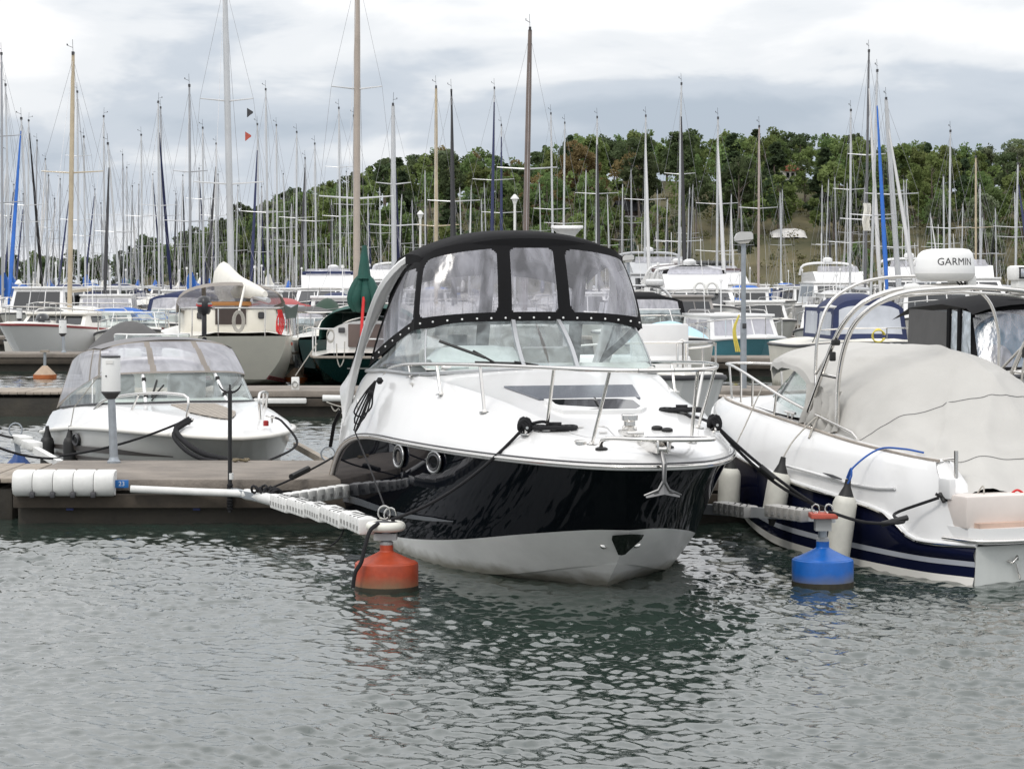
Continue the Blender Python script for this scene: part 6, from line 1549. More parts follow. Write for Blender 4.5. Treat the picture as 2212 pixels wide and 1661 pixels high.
# hand-placed boats whose masts can be told apart in the photograph: (px at foot, distance, masthead row, px at top, kwargs, label)
YT = [
 (6, 88, 118, 3, dict(mast=ALUD, cover=SAILB, spread=(.42, .68)), 'sailboat with tall dull mast cut by the left edge and blue sail cover'),
 (22, 100, 185, 12, dict(cover=SAILB), 'sailboat with bare mast just right of the left edge, blue cover on its boom'),
 (66, 90, 258, 46, dict(furl=SAILB, mast=ALU), 'sailboat at left with royal blue furled jib slanting down to the right'),
 (60, 118, 262, 62, dict(furl=BLACKM, stern=True), 'sailboat at far left with black furled jib slanting to the left'),
 (150, 70, 118, 158, dict(mast=TAN, hull='cream', cover=None, spread=(.55,), r=.075), 'sailboat with varnished tan mast and red sleeve at its foot, at left'),
 (170, 105, 200, 167, dict(spread=(.4, .7)), 'tall alloy-masted sailboat right behind the tan mast at left'),
 (185, 112, 297, 181, dict(cover=SAILB), 'sailboat with bright blue sail cover right of the tan mast'),
 (226, 110, 253, 224, dict(stern=True), 'sailboat with thin bare mast and T-shaped masthead at left'),
 (262, 96, 312, 233, dict(furl=BLACKM), 'sailboat with black furled jib crossing its mast at left'),
 (308, 118, 293, 305, dict(), 'sailboat with masthead wind arrow pointing left'),
 (344, 104, 222, 342, dict(furl=SAILN, stern=True), 'sailboat with two close masts look and dark furled jib leaning left'),
 (352, 116, 234, 347, dict(mast=ALUD), 'sailboat with slim mast directly right of a dark furled jib'),
 (412, 84, 187, 409, dict(mast=ALUD, cover=SAILB, spread=(.4, .62)), 'grey-masted sailboat with black masthead left of the tall thick mast'),
 (440, 112, 278, 438, dict(cover=SAILN), 'sailboat with navy sail cover left of the tall thick mast'),
 (466, 125, 312, 467, dict(furl=BLACKM), 'sailboat with black furled jib just left of the tall thick mast'),
 (580, 105, 195, 574, dict(cover=SAILW), 'tall alloy-masted sailboat just right of the signal flags'),
 (600, 122, 272, 597, dict(), 'sailboat with plain mast right of the signal flags'),
 (560, 116, 270, 556, dict(furl=SAILN), 'sailboat with navy furled jib beneath the signal flags'),
 (640, 116, 287, 641, dict(spread=(.5,)), 'sailboat with bent masthead antenna in front of the low hill'),
 (662, 124, 343, 659, dict(mast=ALUD, furl=BLACKM), 'short-masted sailboat with black furled jib in front of the low hill'),
 (684, 118, 312, 680, dict(), 'sailboat whose mast stands before the hill left of the brown twin mast'),
 (736, 108, 235, 732, dict(spread=(.45, .7)), 'sailboat with slim mast just left of the tall pinkish-tan mast'),
 (766, 112, 252, 764, dict(mast=ALUD), 'sailboat half hidden behind the tall pinkish-tan mast'),
 (852, 80, 228, 849, dict(furl=SAILN, stern=True, spread=(.42, .62), r=.09), 'sailboat with thick mast and navy furled jib left of the canopy'),
 (942, 86, 190, 942, dict(mast=TAN, hull='cream', spread=(.38,), r=.07), 'sailboat with pale tan wooden mast above the canopy'),
 (985, 84, 198, 975, dict(mast=BLACKM, furl=BLACKM, spread=(.5,)), 'sailboat with black sleeved mast above the canopy'),
 (1062, 100, 192, 1068, dict(furl=SAILN), 'tall alloy-masted sailboat with slanting masthead arm above the canopy'),
 (1084, 112, 272, 1083, dict(furl=SAILN), 'sailboat with navy furled jib beside the lantern above the canopy'),
 (1132, 66, 65, 1145, dict(mast=BROWN, hull='white', spread=(.27, .52), r=.085), 'sailboat with tall dark brown mast above the middle of the canopy'),
 (1196, 108, 247, 1190, dict(), 'sailboat with curved masthead right of the brown mast'),
 (1216, 116, 267, 1220, dict(), 'sailboat with thin mast and bird-like masthead vane right of the brown mast'),
 (1288, 104, 255, 1290, dict(furl=BLACKM), 'sailboat with black furled jib at the right end of the canopy'),
 (1392, 104, 252, 1395, dict(furl=LGREY), 'sailboat with doubled pale mast and stay just right of the canopy'),
 (1465, 92, 183, 1472, dict(furl=BLACKM, spread=(.30, .6), hood=NCANVAS), 'tall sailboat with black line down its mast right of the canopy'),
 (1548, 94, 257, 1551, dict(furl=LGREY, spread=(.3, .55)), 'sailboat with thick pale mast and matching furled jib left of the street lamp'),
 (1638, 96, 275, 1640, dict(mast=mat('reddish_mast', (.40, .33, .30), .45, .3), spread=(.55,)), 'sailboat with reddish mast right of the street lamp'),
 (1836, 96, 240, 1838, dict(spread=(.33, .6)), 'sailboat with bare mast left of the blue sleeved sail'),
 (1868, 88, 112, 1877, dict(mast=mat('dark_alu', (.16, .16, .17), .4, .5), spread=(.35, .6), furl=LGREY), 'tallest dark-masted sailboat beside the blue sleeved sail'),
 (1880, 84, 155, 1895, dict(furl=SAILB, spread=(.4,), stern=False), 'sailboat with long royal blue sleeved jib right of centre'),
 (1945, 86, 215, 1914, dict(r=.10, spread=(.3, .55), furl=LGREY), 'sailboat with thick leaning pale mast right of the blue sleeved sail'),
 (2040, 118, 380, 2038, dict(), 'short-masted sailboat with forked masthead left of the radar dome'),
 (2050, 98, 285, 2053, dict(spread=(.45,)), 'sailboat with bare mast behind the radar dome'),
 (2108, 104, 340, 2108, dict(mast=TAN, hull='cream'), 'sailboat with slender tan mast right of the radar dome'),
 (2118, 118, 398, 2117, dict(), 'short-masted sailboat just right of the slender tan mast'),
 (2192, 100, 355, 2199, dict(furl=SAILN), 'sailboat with navy furled jib cut by the right edge'),
 (2196, 122, 415, 2192, dict(), 'short-masted sailboat at the right edge with an orange mark on its mast'),
]
for px, d, ty, tx, kw, lab in YT: yacht(lab, px, d, ty, tx, **kw)
# the crowd of farther masts: nothing in the picture tells these apart one by one
CROWD = [(80, 305), (98, 345), (105, 380), (130, 388), (254, 345), (265, 335), (274, 363), (286, 403), (330, 378), (352, 403), (430, 365), (471, 378), (514, 402), (612, 377), (700, 398), (716, 430), (748, 372), (795, 420), (820, 405), (835, 440),
         (868, 420), (890, 432), (918, 368), (993, 405), (1012, 405), (1018, 400), (1046, 395), (1040, 430), (1165, 395), (1247, 373), (1266, 368), (1312, 420), (1345, 398), (1363, 366), (1370, 430), (1420, 410), (1442, 430), (1490, 405), (1497, 399),
         (1520, 440), (1580, 420), (1600, 440), (1685, 415), (1690, 410), (1741, 428), (1776, 400), (1790, 388), (1803, 382), (1830, 395), (1863, 292), (1868, 400), (1905, 430), (1952, 388), (1958, 388), (1990, 440), (2010, 460), (2080, 440), (2122, 470), (2150, 450), (2170, 430),
         (30, 400), (50, 420), (150, 420), (205, 410), (240, 420), (300, 400), (380, 420), (395, 380), (455, 430), (540, 420), (565, 405), (590, 430), (630, 440), (655, 450), (670, 420), (15, 330), (118, 430), (218, 440)]
REG = [(-1, 420, 'at the far left'), (420, 830, 'left of the black canopy'), (830, 1330, 'above the black canopy'), (1330, 1820, 'right of the black canopy'), (1820, 2300, 'near the radar dome')]
for px, ty in [c for i, c in enumerate(CROWD) if i % 5 != 4]:
    Hm = RN.uniform(9.5, 12.0); d = min(172, max(76, (Hm - CAM_H) * PX_F / (PX_H - ty)))
    rows = (73, 83, 93, 102, 114, 123.5, 136.5, 147, 163.5, 174); d = min(rows, key=lambda r: abs(r - d)) + RN.uniform(-.6, .6)
    where = [w for a, b, w in REG if a <= px < b][0]
    dk = RN.random() < .45
    fu = RN.choices([None, BLACKM, SAILN, LGREY], [5, 1.8, 1.8, 1.2])[0]; co = RN.choices([None, SAILB, SAILN, SAILW, SAILG], [2, 2, 2, 2, .5])[0]
    lab = 'far %ssailboat with %s mast%s %s' % ('' if not fu else 'jib-furled ', 'dull grey' if dk else 'pale alloy', '' if not co else ' and %s sail cover' % {SAILB: 'blue', SAILN: 'navy', SAILW: 'white', SAILG: 'green'}[co], where)
    yacht(lab, px + RN.uniform(-9, 9), d, ty, px, mast=ALUD if dk else ALU, furl=fu, cover=co, stern=RN.random() < .5, hood=RN.choice([None, NCANVAS, TCANVAS]), group='far sailboats ' + where, scale=RN.uniform(.8, 1.0))
# the two tall near masts
yacht('big sailboat with thick tall alloy mast and signal flags at left', 502, 62, -50, 485, spread=(.40, .64), r=.09, stern=True, hull='white', cover=None)
yacht('sailboat with tall pinkish-tan mast cut by the top of the picture', 770, 57.5, -70, 772, mast=mat('pinkish_tan_mast', (.42, .36, .31), .4, .2, var=.1), spread=(.355, .66), r=.085, stern=True, hull='green')
# ------------------------------------------------------------------ motor boats behind
MBC = {}
def small_hull(t, L, B, fb, side_m, bot_m=GREYW, deck_m=W2, bow_h=.25, band=None):
    """planing hull, bow at local x = 0, stern at L"""
    n = 26
    k = crs([(.14 * L, 0, 0), (.3 * L, 0, -.25), (L, 0, -.3)], n); c = crs([(.1 * L, 0, .15), (.2 * L, B * .25, .1), (.4 * L, B * .42, .02), (L, B * .44, -.02)], n)
    s = crs([(0, 0, fb + bow_h), (.02 * L, B * .12, fb + bow_h), (.1 * L, B * .3, fb + bow_h * .9), (.25 * L, B * .44, fb + bow_h * .6), (.5 * L, B * .5, fb + bow_h * .2), (L, B * .48, fb)], n)
    h = MB(); h.loft([k, c]); h.loft([c * (1 - q) + s * q for q in (0, .35, .7, 1)]); h.mirror(); o = len(h.v)
    e = [k[-1], c[-1], s[-1]]; h.add([tuple(p) for p in e] + [(p[0], -p[1], p[2]) for p in e[1:]], [(0, 1, 2, 4, 3)]); h.build('hull', side_m, t, 40)
    MB().tube([tuple(p) for p in s[::-1]] + [(p[0], -p[1], p[2]) for p in s[1:]], .035, 6).build('rub_rail', DGREY if band is None else band, t, 60)
    i = s + np.array([0, -.1, .06]); i[:, 1] = np.maximum(i[:, 1], 0); cl = i.copy(); cl[:, 1] = 0; cl[:, 2] += .10 * np.linspace(0, 1, n)
    d = MB(); d.loft([s, s + np.array([0, -.02, .05]) * (s[:, 1:2] > .05), i, i * .5 + cl * .5 + np.array([0, 0, .03]), cl]); d.mirror(); d.build('deck', deck_m, t, 40)
    return s
def rails(t, s, L, fb, hgt=.45, frac=.55):
    for sg in (1, -1):
        pts = [(p[0] + .05, sg * max(0, p[1] - .1), p[2] + hgt) for p in s if p[0] < frac * L]
        g = MB(); g.tube(pts + [(frac * L + .15, sg * (s[-8][1] - .1), fb + .1)], .016, 5)
        for q in pts[::5]: g.tube([(q[0], q[1], q[2] - hgt), q], .012, 5)
        g.build('bow_rail', STEEL, t, 60)
def canopy(t, u0, u1, w, z0, z1, m, win=VINYLG, name='canopy', front_slope=.35):
    """arched cloth canopy with windows front, side and aft"""
    H = z1 - z0
    def ring(u, zt, ww): return [(u, ww * (1 - .12 * max(0, 1 - abs(s))) * s if abs(s) < 1 else ww * s, z0 + (zt - z0) * (1 - abs(s) ** 4)) for s in np.linspace(-1, 1, 15)]
    ra = [ring(u0 + front_slope, z1 - .08, w * .92), ring(u0 + front_slope + .15, z1, w * .93), ring((u0 + u1) / 2, z1 + .06, w * .95), ring(u1 - .1, z1 - .05, w * .95)]
    MB().loft([[p for p in r if p[2] > z0 + H * .55] for r in [ring(u, z, w * .93) for u, z in ((u0 + front_slope, z1 - .08), (u0 + front_slope + .15, z1), ((u0 + u1) / 2, z1 + .06), (u1 - .1, z1 - .05))]]).build(name + '_roof', m, t, 50)
    def fp(s, q): 
        v = (2 * s - 1); return (u0 + front_slope * q + .25 * abs(v) ** 3 * (1 - q), v * w * (1 - .08 * q), z0 + (H - .06) * q * (1 - .25 * abs(v) ** 4))
    ps = surf_split(fp, 40, 20, lambda s, q: 'w' if rrect(s, q, .07, .93, .14, .86, .09, 2 * w, H) else 'c')
    ps['c'].build(name + '_front', m, t, 60); ps['w'].build(name + '_window', win, t, 60)
    for sg in (1, -1):
        def sp(s, q): return (u0 + .25 * (1 - q) + front_slope * q + (u1 - u0 - .3) * s, sg * w * (1 - .08 * q), z0 + (H - .06) * q * .78)
        ps = surf_split(sp, 34, 16, lambda s, q: 'w' if (rrect(s, q, .06, .46, .12, .85, .08, u1 - u0, H) or rrect(s, q, .54, .95, .12, .85, .08, u1 - u0, H)) else 'c')
        ps['c'].build(name + '_side', m, t, 60); ps['w'].build(name + '_window', win, t, 60)
def windscreen(t, u0, w, z0, h, m=GLASS):
    a = crs([(u0 + .9, w, z0 - .02), (u0 + .35, w * .96, z0), (u0, w * .55, z0 + .01), (u0, 0, z0 + .02)], 16); b = crs([(u0 + 1.0, w * .95, z0 + h * .85), (u0 + .55, w * .9, z0 + h), (u0 + .3, w * .5, z0 + h), (u0 + .3, 0, z0 + h)], 16)
    for sg in (1, -1):
        mm = np.array([1, sg, 1]); MB().loft([a * mm, b * mm]).build('windscreen_glass', m, t, 60); MB().tube([tuple(p * mm) for p in b], .016, 5).build('windscreen_frame', W, t, 60)
        MB().tube([tuple(a[9] * mm), tuple(b[9] * mm)], .014, 5).build('windscreen_post', W, t)
def house(t, u0, u1, w, z0, z1, m, win=DGLASS, slope=.35, roof_over=.12, name='cabin'):
    prof = [(u0, z0), (u0 + slope, z1), (u1, z1), (u1, z0)]
    g = MB(); g.loft([[(p[0], v * (1 if i in (0, 3) else .9), p[1]) for i, p in enumerate(prof)] for v in (-w, w)], cap0=True, cap1=True); g.build(name, m, t, 0)
    MB().rbox(((u0 + slope + u1) / 2, 0, z1 + .03), (u1 - u0 - slope + 2 * roof_over, 1.9 * w, .07), .02).build(name + '_roof', m, t)
    H = z1 - z0
    def P(q, f): return (u0 + slope * q - .012, f * w * (1 - .1 * q), z0 + H * q)
    for f0, f1 in ((-.88, -.32), (-.28, .28), (.32, .88)):
        MB().add([P(.2, f0), P(.2, f1), P(.88, f1), P(.88, f0)], [(0, 1, 2, 3)]).build(name + '_window', win, t, 0)
    for sg in (1, -1):
        for a, b in ((.12, .42), (.5, .9)):
            q0, q1 = .35, .86; L = u1 - u0 - slope * .6
            MB().add([(u0 + slope * .6 + L * a, sg * (w * (1 - .1 * q0) + .012), z0 + H * q0), (u0 + slope * .6 + L * b, sg * (w * (1 - .1 * q0) + .012), z0 + H * q0), (u0 + slope * .6 + L * b, sg * (w * (1 - .1 * q1) + .012), z0 + H * q1), (u0 + slope * .6 + L * a, sg * (w * (1 - .1 * q1) + .012), z0 + H * q1)], [(0, 1, 2, 3)]).build(name + '_window', win, t, 0)
def outboard(t, u, v, z, m=None, s=1.0):
    m = m or mat('engine_black', (.012, .013, .016), .25, coat=.4)
    g = MB(); rg = []
    for q, w, d in ((0, .13, .2), (.08, .17, .26), (.3, .18, .28), (.42, .15, .24), (.47, .08, .14)): rg.append([(u + .15 + d * s * math.cos(a), v + w * s * math.sin(a), z + q * s) for a in np.linspace(0, 6.283, 15)[:-1]])
    g.loft(rg, closed=True, cap0=True, cap1=True); e = g.build('outboard_engine', m, t, 50)
    MB().rbox((u + .13, v, z - .35 * s), (.18 * s, .12 * s, .75 * s), .03).build('engine_leg', m, e)
    MB().rbox((u + .15, v, z + .27 * s), (.5 * s, .365 * s, .035), .008).build('cowl_stripe', MGREY, e)
def tarp_over(t, u0, u1, w, z0, zp, m, peak=.5):
    g = MB(); rings = []
    for q in np.linspace(0, 1, 13):
        u = u0 + (u1 - u0) * q; hz = zp * (1 - abs((q - peak) / (peak if q < peak else 1 - peak)) ** 1.6 * .62); ww = w * (1 if .1 < q < .95 else .88)
        rings.append([(u, s * ww, z0 - .06 + (hz - z0) * max(0, 1 - abs(s) ** 1.7) + .03 * mnoise.noise(Vector((u * 2, s * 3, 2)))) if abs(s) < .99 else (u, s * ww * 1.01, z0 - .14) for s in np.linspace(-1, 1, 17)])
    g.loft(rings, cap0=True, cap1=True); g.build('boat_cover', m, t, 60)
def boat(label, px, d, deg=0, stern=False, cat='motorboat', name='motorboat', off=0.0):
    """frame with local x away from us; bow nearest unless stern"""
    X = (px - PX_C) * d / PX_F
    if not stern: return frame(name, label, cat, X, d, deg)
    return thing(name, label, cat, (X, d, 0), math.radians(-90 + deg))
# every builder places the end that faces us at distance d (boats seen stern on get their local x turned round)
def runabout(label, px, d, deg=0, L=5.5, B=2.1, fb=.55, side=W2, cover=None, engine=False, can=None, ws=True, stern=False, rail=True, zt=1.55, band=None):
    t = boat(label, px, d + (L if stern else 0), deg, stern); s = small_hull(t, L, B, fb, side, band=band)
    if rail: rails(t, s, L, fb, .32, .4)
    MB().box((.62 * L, 0, .35), (.6 * L, B * .8, .05)).build('cockpit_sole', MATS['cockpit_beige'], t, 0)
    if ws: windscreen(t, .38 * L, B * .43, fb + .27, .42)
    if can: canopy(t, .42 * L, .92 * L, B * .44, fb + .5, zt, can)
    if cover: tarp_over(t, .30 * L, .93 * L, B * .49, fb + .25, zt, cover)
    if not cover:
        for v in (.3, -.3): g = MB(); g.rbox((.62 * L, v * B * .8, .75), (.4, .45, .5), .05); g.build('seat', W2, t)
    if engine: outboard(t, L, 0, fb + .25, s=1.15)
    return t
def cabin_boat(label, px, d, deg=0, L=7, B=2.5, fb=.75, side=W2, hm=W, win=DGLASS, z1=1.75, u=(.3, .68), stern=False, can=None, band=None, rail=True, deck=W2):
    t = boat(label, px, d + (L if stern else 0), deg, stern); s = small_hull(t, L, B, fb, side, band=band, deck_m=deck)
    if rail: rails(t, s, L, fb, .5, .5)
    house(t, u[0] * L, u[1] * L, B * .40, fb + .15, z1, hm, win)
    if can: canopy(t, u[1] * L + .05, .97 * L, B * .42, fb + .3, z1 + .1, can, front_slope=.05)
    for sg in (1, -1): MB().tube(crs([(u[0] * L + .55, sg * B * .33, z1 + .06), (u[0] * L + .65, sg * B * .33, z1 + .15), (u[1] * L - .15, sg * B * .33, z1 + .15), (u[1] * L - .05, sg * B * .33, z1 + .06)], 10), .014, 5).build('roof_rail', STEEL, t, 60)
    MB().tube([(u[1] * L - .3, .35, z1 + .05), (u[1] * L - .1, .4, z1 + 1.5)], .009, 4).build('antenna', W, t)
    MB().rbox((u[0] * L - .55, .1, fb + .27), (.42, .42, .05), .015).build('fore_hatch', DGLASS, t)
    g = MB(); g.tube([(u[1] * L - .6, 0, z1 + .05), (u[1] * L - .6, 0, z1 + .9)], .018, 5); g.lathe([(.04, 0), (.05, .05), (.03, .1)], (u[1] * L - .6, 0, z1 + .9), 8); g.build('light_mast', W, t)
    return t
def flybridge(label, px, d, deg=0, L=10, B=3.4, fb=1.1, z1=2.4, z2=3.2, stern=False, top=None, bim=None, hm=W, win=DGLASS):
    t = boat(label, px, d + (L if stern else 0), deg, stern); s = small_hull(t, L, B, fb, hm, bow_h=.4); rails(t, s, L, fb, .55, .55)
    house(t, .28 * L, .80 * L, B * .42, fb + .2, z1, hm, win, slope=1.2)
    fbm = MB(); fbm.loft([[(.42 * L, v * .8, z1 + .06), (.47 * L, v * .86, z1 + .55), (.80 * L, v * .86, z1 + .5), (.86 * L, v * .8, z1 + .06)] for v in (-B * .42, B * .42)], cap0=True, cap1=True); fbm.build('flybridge', hm, t, 0)
    MB().add([(.465 * L, -B * .3, z1 + .55), (.465 * L, B * .3, z1 + .55), (.49 * L, B * .28, z1 + .8), (.49 * L, -B * .28, z1 + .8)], [(0, 1, 2, 3)]).build('flybridge_screen', VINYLG, t, 0)
    g = MB(); g.tube(crs([(.78 * L, B * .4, z1 + .4), (.76 * L, B * .36, z2), (.76 * L, 0, z2 + .12), (.76 * L, -B * .36, z2), (.78 * L, -B * .4, z1 + .4)], 20), .06, 6); g.build('radar_arch', hm, t, 60)
    g = MB(); g.lathe([(.2, 0), (.24, .06), (.22, .16), (.1, .22)], (.76 * L, 0, z2 + .16), 14); g.build('radar_dome', W, t, 50)
    g = MB(); g.tube([(.76 * L, .3, z2 + .1), (.76 * L, .3, z2 + 1.5)], .015, 4); g.tube([(.76 * L, -.4, z2 + .1), (.78 * L, -.4, z2 + 1.1)], .012, 4); g.build('antenna', W, t)
    if bim: canopy(t, .5 * L, .78 * L, B * .36, z1 + .5, z2 + .1, bim, win=VINYLG, name='bimini')
    if top: MB().rbox((.62 * L, 0, z1 + .62), (.3 * L, B * .7, .16), .05).build('bridge_cover', top, t)
    return t

# left side
runabout('open boat under a peaked dark grey cover behind the grey canopied boat', 256, 45, 5, L=5.2, B=1.95, fb=.62, side=W2, cover=GCANVAS, ws=False, zt=1.55, rail=False)
t = runabout('boat with white-framed windscreen and chrome spotlight behind the grey canopy', 335, 41.9, 10, L=5.0, B=1.75, fb=.60, side=W2, ws=True)
g = MB(); g.lathe([(.06, 0), (.09, .04), (.085, .16), (.05, .2)], (2.2, .75, .95), 14); g.build('spotlight', STEEL, t)
runabout('white boat under a long grey cover with black outboard at far left', 132, 66, 6, L=5.8, B=2.3, fb=.6, cover=GCANVAS, engine=True, ws=False, stern=True, zt=1.62, rail=False)
runabout('white runabout with wide windscreen behind the grey covers at left', 285, 62, 8, L=5.6, B=2.2, fb=.75, ws=True)
runabout('white day boat with navy canopy behind the grey cover at left', 330, 70, -8, L=6, B=2.4, fb=.75, can=NCANVAS, zt=1.95)
cabin_boat('white classic motor sailer with red rail at the left edge', 18, 64, -18, L=8, B=2.6, fb=.85, side=W, hm=W2, z1=1.35, can=SAILB, band=HCOL['red'])
cabin_boat('white cabin boat with pale windows behind the varnished mast at left', 215, 84, 5, L=7.5, B=2.6, z1=1.75, win=VINYLG)
cabin_boat('white cabin boat far left behind the blue sail covers', 90, 92, 0, L=7.5, B=2.6, fb=.9, z1=1.9, can=SAILB)
cabin_boat('white cabin cruiser left of the cream sailboat dodger', 395, 92, 6, L=7.5, B=2.6, fb=.9, z1=1.9, can=TCANVAS)
flybridge('white flybridge boat with navy bimini left of the cruiser canopy', 690, 88, 0, L=9, B=3.0, z1=2.0, z2=2.6, bim=NCANVAS, top=NCANVAS)
runabout('white boat with red spray hood right of the cream sailboat', 602, 64, 6, L=6.5, B=2.3, fb=.8, can=mat('faded_red_canvas', (.36, .09, .09), .75), zt=1.75)
runabout('small white boat with dark grey hood right of the cream sailboat', 585, 60, -10, L=5.5, B=2.0, fb=.62, can=GCANVAS, zt=1.55)
runabout('boat hidden under a dark green tarp behind the green sailboat', 686, 62, 0, L=5.5, B=1.6, fb=.7, cover=mat('dark_green_tarp', (.020, .05, .032), .8, bump=.4, bs=4), ws=False, zt=1.9, rail=False)
runabout('small turquoise open boat behind the green sailboat', 690, 57, 0, L=3.6, B=1.3, fb=.62, side=mat('teal_gelcoat', (.03, .20, .26), .35), ws=False)
cabin_boat('white cabin cruiser with navy hood between the green cover and the canopy', 745, 66, 5, L=7.5, B=2.6, fb=.9, z1=1.8, can=NCANVAS)
cabin_boat('white cabin boat with black hood left of the black canopy', 800, 74, 4, L=7.5, B=2.6, fb=.85, z1=1.9, can=BCANVAS)
cabin_boat('white cabin boat behind the bare thick mast at left', 470, 80, 2, L=8, B=2.7, z1=1.9, can=TCANVAS)
flybridge('large white motor yacht far behind the green sail cover', 820, 120, -4)
# right side
t = boat('white motorboat with upright white board and bow rails behind the cruiser', 1478, 27.6, 14); s = small_hull(t, 6.2, 2.3, .95, W, bow_h=.2); rails(t, s, 6.2, .95, .42, .5)
MB().rbox((2.3, -.42, 1.50), (.10, .78, .50), .03).build('board', mat('board_white', (.66, .66, .66), .5), t); MB().rbox((2.5, 0, 1.20), (.6, 1.7, .3), .08).build('coaming', W, t)
g = MB(); g.tube([(2.1, -.6, 1.2), (2.1, -.6, 1.52), (2.1, -.66, 1.55), (2.1, -.72, 1.52), (2.1, -.72, 1.2)], .016, 6); g.build('grab_rail', STEEL, t, 60)
runabout('boat with pale blue smooth cover right of the black canopy', 1466, 52, 0, L=5.5, B=2.0, fb=.75, cover=LBLUE, ws=False, zt=1.42)
t = runabout('white boat with black hood, radar and steel arch right of the canopy', 1430, 60, 4, L=6.5, B=2.4, fb=.85, can=BCANVAS, zt=1.95)
g = MB(); g.tube(crs([(5, 1.0, 1.1), (4.7, .95, 1.7), (4.5, .6, 2.1), (4.5, 0, 2.18), (4.5, -.6, 2.1), (4.7, -.95, 1.7), (5, -1.0, 1.1)], 24), .035, 7); g.build('arch', W, t, 60); g = MB(); g.lathe([(.22, 0), (.27, .05), (.26, .16), (.2, .2)], (4.5, -.4, 2.16), 16); g.build('radar_dome', W, t, 50)
cabin_boat('grey pilothouse boat with dark windows left of the turquoise boat', 1582, 63, 24, L=6.2, B=2.3, fb=.7, side=mat('taupe_hull', (.20, .19, .18), .35), hm=mat('taupe_cabin', (.33, .31, .29), .4), z1=1.85, u=(.38, .8))
tb = cabin_boat('turquoise and white cabin boat with bow rail behind the street lamp', 1655, 58.6, 12, L=6.2, B=2.35, fb=.62, side=TURQ, hm=W, z1=1.38, u=(.28, .72), win=VINYLG, can=GCANVAS, deck=W, band=W)
flybridge('white motor cruiser with two white lifebuoys on its bridge, right of the canopy', 1525, 74, 0, L=9, B=3.1, z1=2.0, z2=2.7, bim=BCANVAS)
for k, dx in enumerate((1512, 1538)):
    c = at(dx, 625, 77.5); g = MB(); g.tube([c + Vector((.19 * math.cos(a), 0, .23 * math.sin(a))) for a in np.linspace(-.6, 3.75, 14)], .055, 8); tag(g.build('lifebuoy', WPLAST, smooth=60), ['left', 'right'][k] + ' white horseshoe lifebuoy on the motor cruiser bridge', 'lifebuoy')
flybridge('grey-topped motor yacht with radar mast far behind the black hood', 1470, 98, 6, L=11, B=3.8, z1=2.6, z2=3.5, hm=mat('greyish_white', (.48, .49, .50), .4))
flybridge('white flybridge yacht with brown bridge cover right of the street lamp', 1705, 92, 28, L=11, B=3.6, z1=2.15, z2=2.9, top=mat('brown_cover', (.14, .10, .10), .8))
t = cabin_boat('white boat with red-tipped boom and blue cover beyond the turquoise boat', 1690, 74, 12, L=7.5, B=2.5, fb=.8, z1=1.6, can=SAILB)
cabin_boat('white cabin boat with blue awning and yellow rope behind the steel arch', 1795, 64, -10, L=7, B=2.4, fb=.75, z1=1.55, can=NCANVAS)
nb = boat('cream motorboat with big navy canopy behind the steel arch', 1917, 45.5, 4); s = small_hull(nb, 6.8, 2.35, .90, CREAM, bow_h=.18, deck_m=CREAM); rails(nb, s, 6.8, .9, .3, .3)
canopy(nb, 1.3, 4.6, .78, 1.12, 1.99, NCANVAS, win=mat('milky_window', (.42, .44, .48), .25, var=.15, vs=2))
g = MB()
for k in range(4): g.tube([at(1897, 726, 45.3) + Vector((.10 * math.cos(a) * (1 + .1 * k), -.02 * k, .14 * math.sin(a) * (1 - .06 * k))) for a in np.linspace(.2, 6.0, 18)], .013, 6)
tag(g.build('rope_coil', ROPEY, smooth=60), 'coil of yellow rope hung on the bow of the cream motorboat', 'rope')
g = MB()
for k in range(3): g.tube(crs([at(1597, 640 + 40, 57.9), at(1584 + 2 * k, 712, 57.9), at(1590 + 4 * k, 760, 57.9)], 8), .02, 5)
tag(g.build('rope_hank', ROPEY, smooth=60), 'yellow rope hanging beside the street lamp pole', 'rope')
# black canopied boat with a blue paddle board inside, at the right edge
bk = boat('boat with black camper canopy and blue board inside at the right edge', 2390, 31.5, 10); s = small_hull(bk, 7.0, 2.6, .85, W, bow_h=.15)
def bkp(s_, q): v = 2 * s_ - 1; return (1.6 + .5 * q + .3 * abs(v) ** 3, v * 1.2 * (1 - .06 * q), 1.02 + 1.02 * q * (1 - .15 * abs(v) ** 4))
ps = surf_split(bkp, 70, 34, lambda s_, q: 'w' if rrect(s_, q, .30, .955, .05, .86, .09, 2.4, 1.0) else 'c'); ps['c'].build('canopy_front', BCANVAS, bk, 60); ps['w'].build('canopy_window', VINYL, bk, 60)
MB().loft([[(u, v * 1.16, z - .16 * abs(v) ** 3) for v in np.linspace(-1, 1, 13)] for u, z in ((1.95, 1.98), (2.2, 2.07), (3.2, 2.12), (4.6, 2.05), (5.4, 1.85))]).build('canopy_roof', BCANVAS, bk, 50)
for k, (u0, u1, m_) in enumerate(((1.95, 2.32, mat('silver_foil', (.55, .60, .64), .18, .55, var=.4, vs=5, bump=.5, bs=5)), (2.42, 2.75, MATS['silver_foil']), (2.85, 4.6, GCANVAS))):
    MB().loft([[(u0 + .0, 1.19, 1.0), (u0 + .12, 1.14, 1.85)], [(u1, 1.20, 1.0), (u1 + .06, 1.14, 1.88)]]).build('side_panel', m_, bk, 0)
for u in (2.37, 2.80): MB().tube([(u, 1.205, 1.0), (u + .1, 1.15, 1.9)], .04, 6).build('canopy_post', BCANVAS, bk)
sb = thing('paddle_board', 'blue round-ended inflatable board with grey disc inside the black canopy', 'board', tuple((Matrix.Translation(bk.location) @ Matrix.Rotation(bk.rotation_euler.z, 4, 'Z')) @ Vector((2.45, .40, .98))), bk.rotation_euler.z)
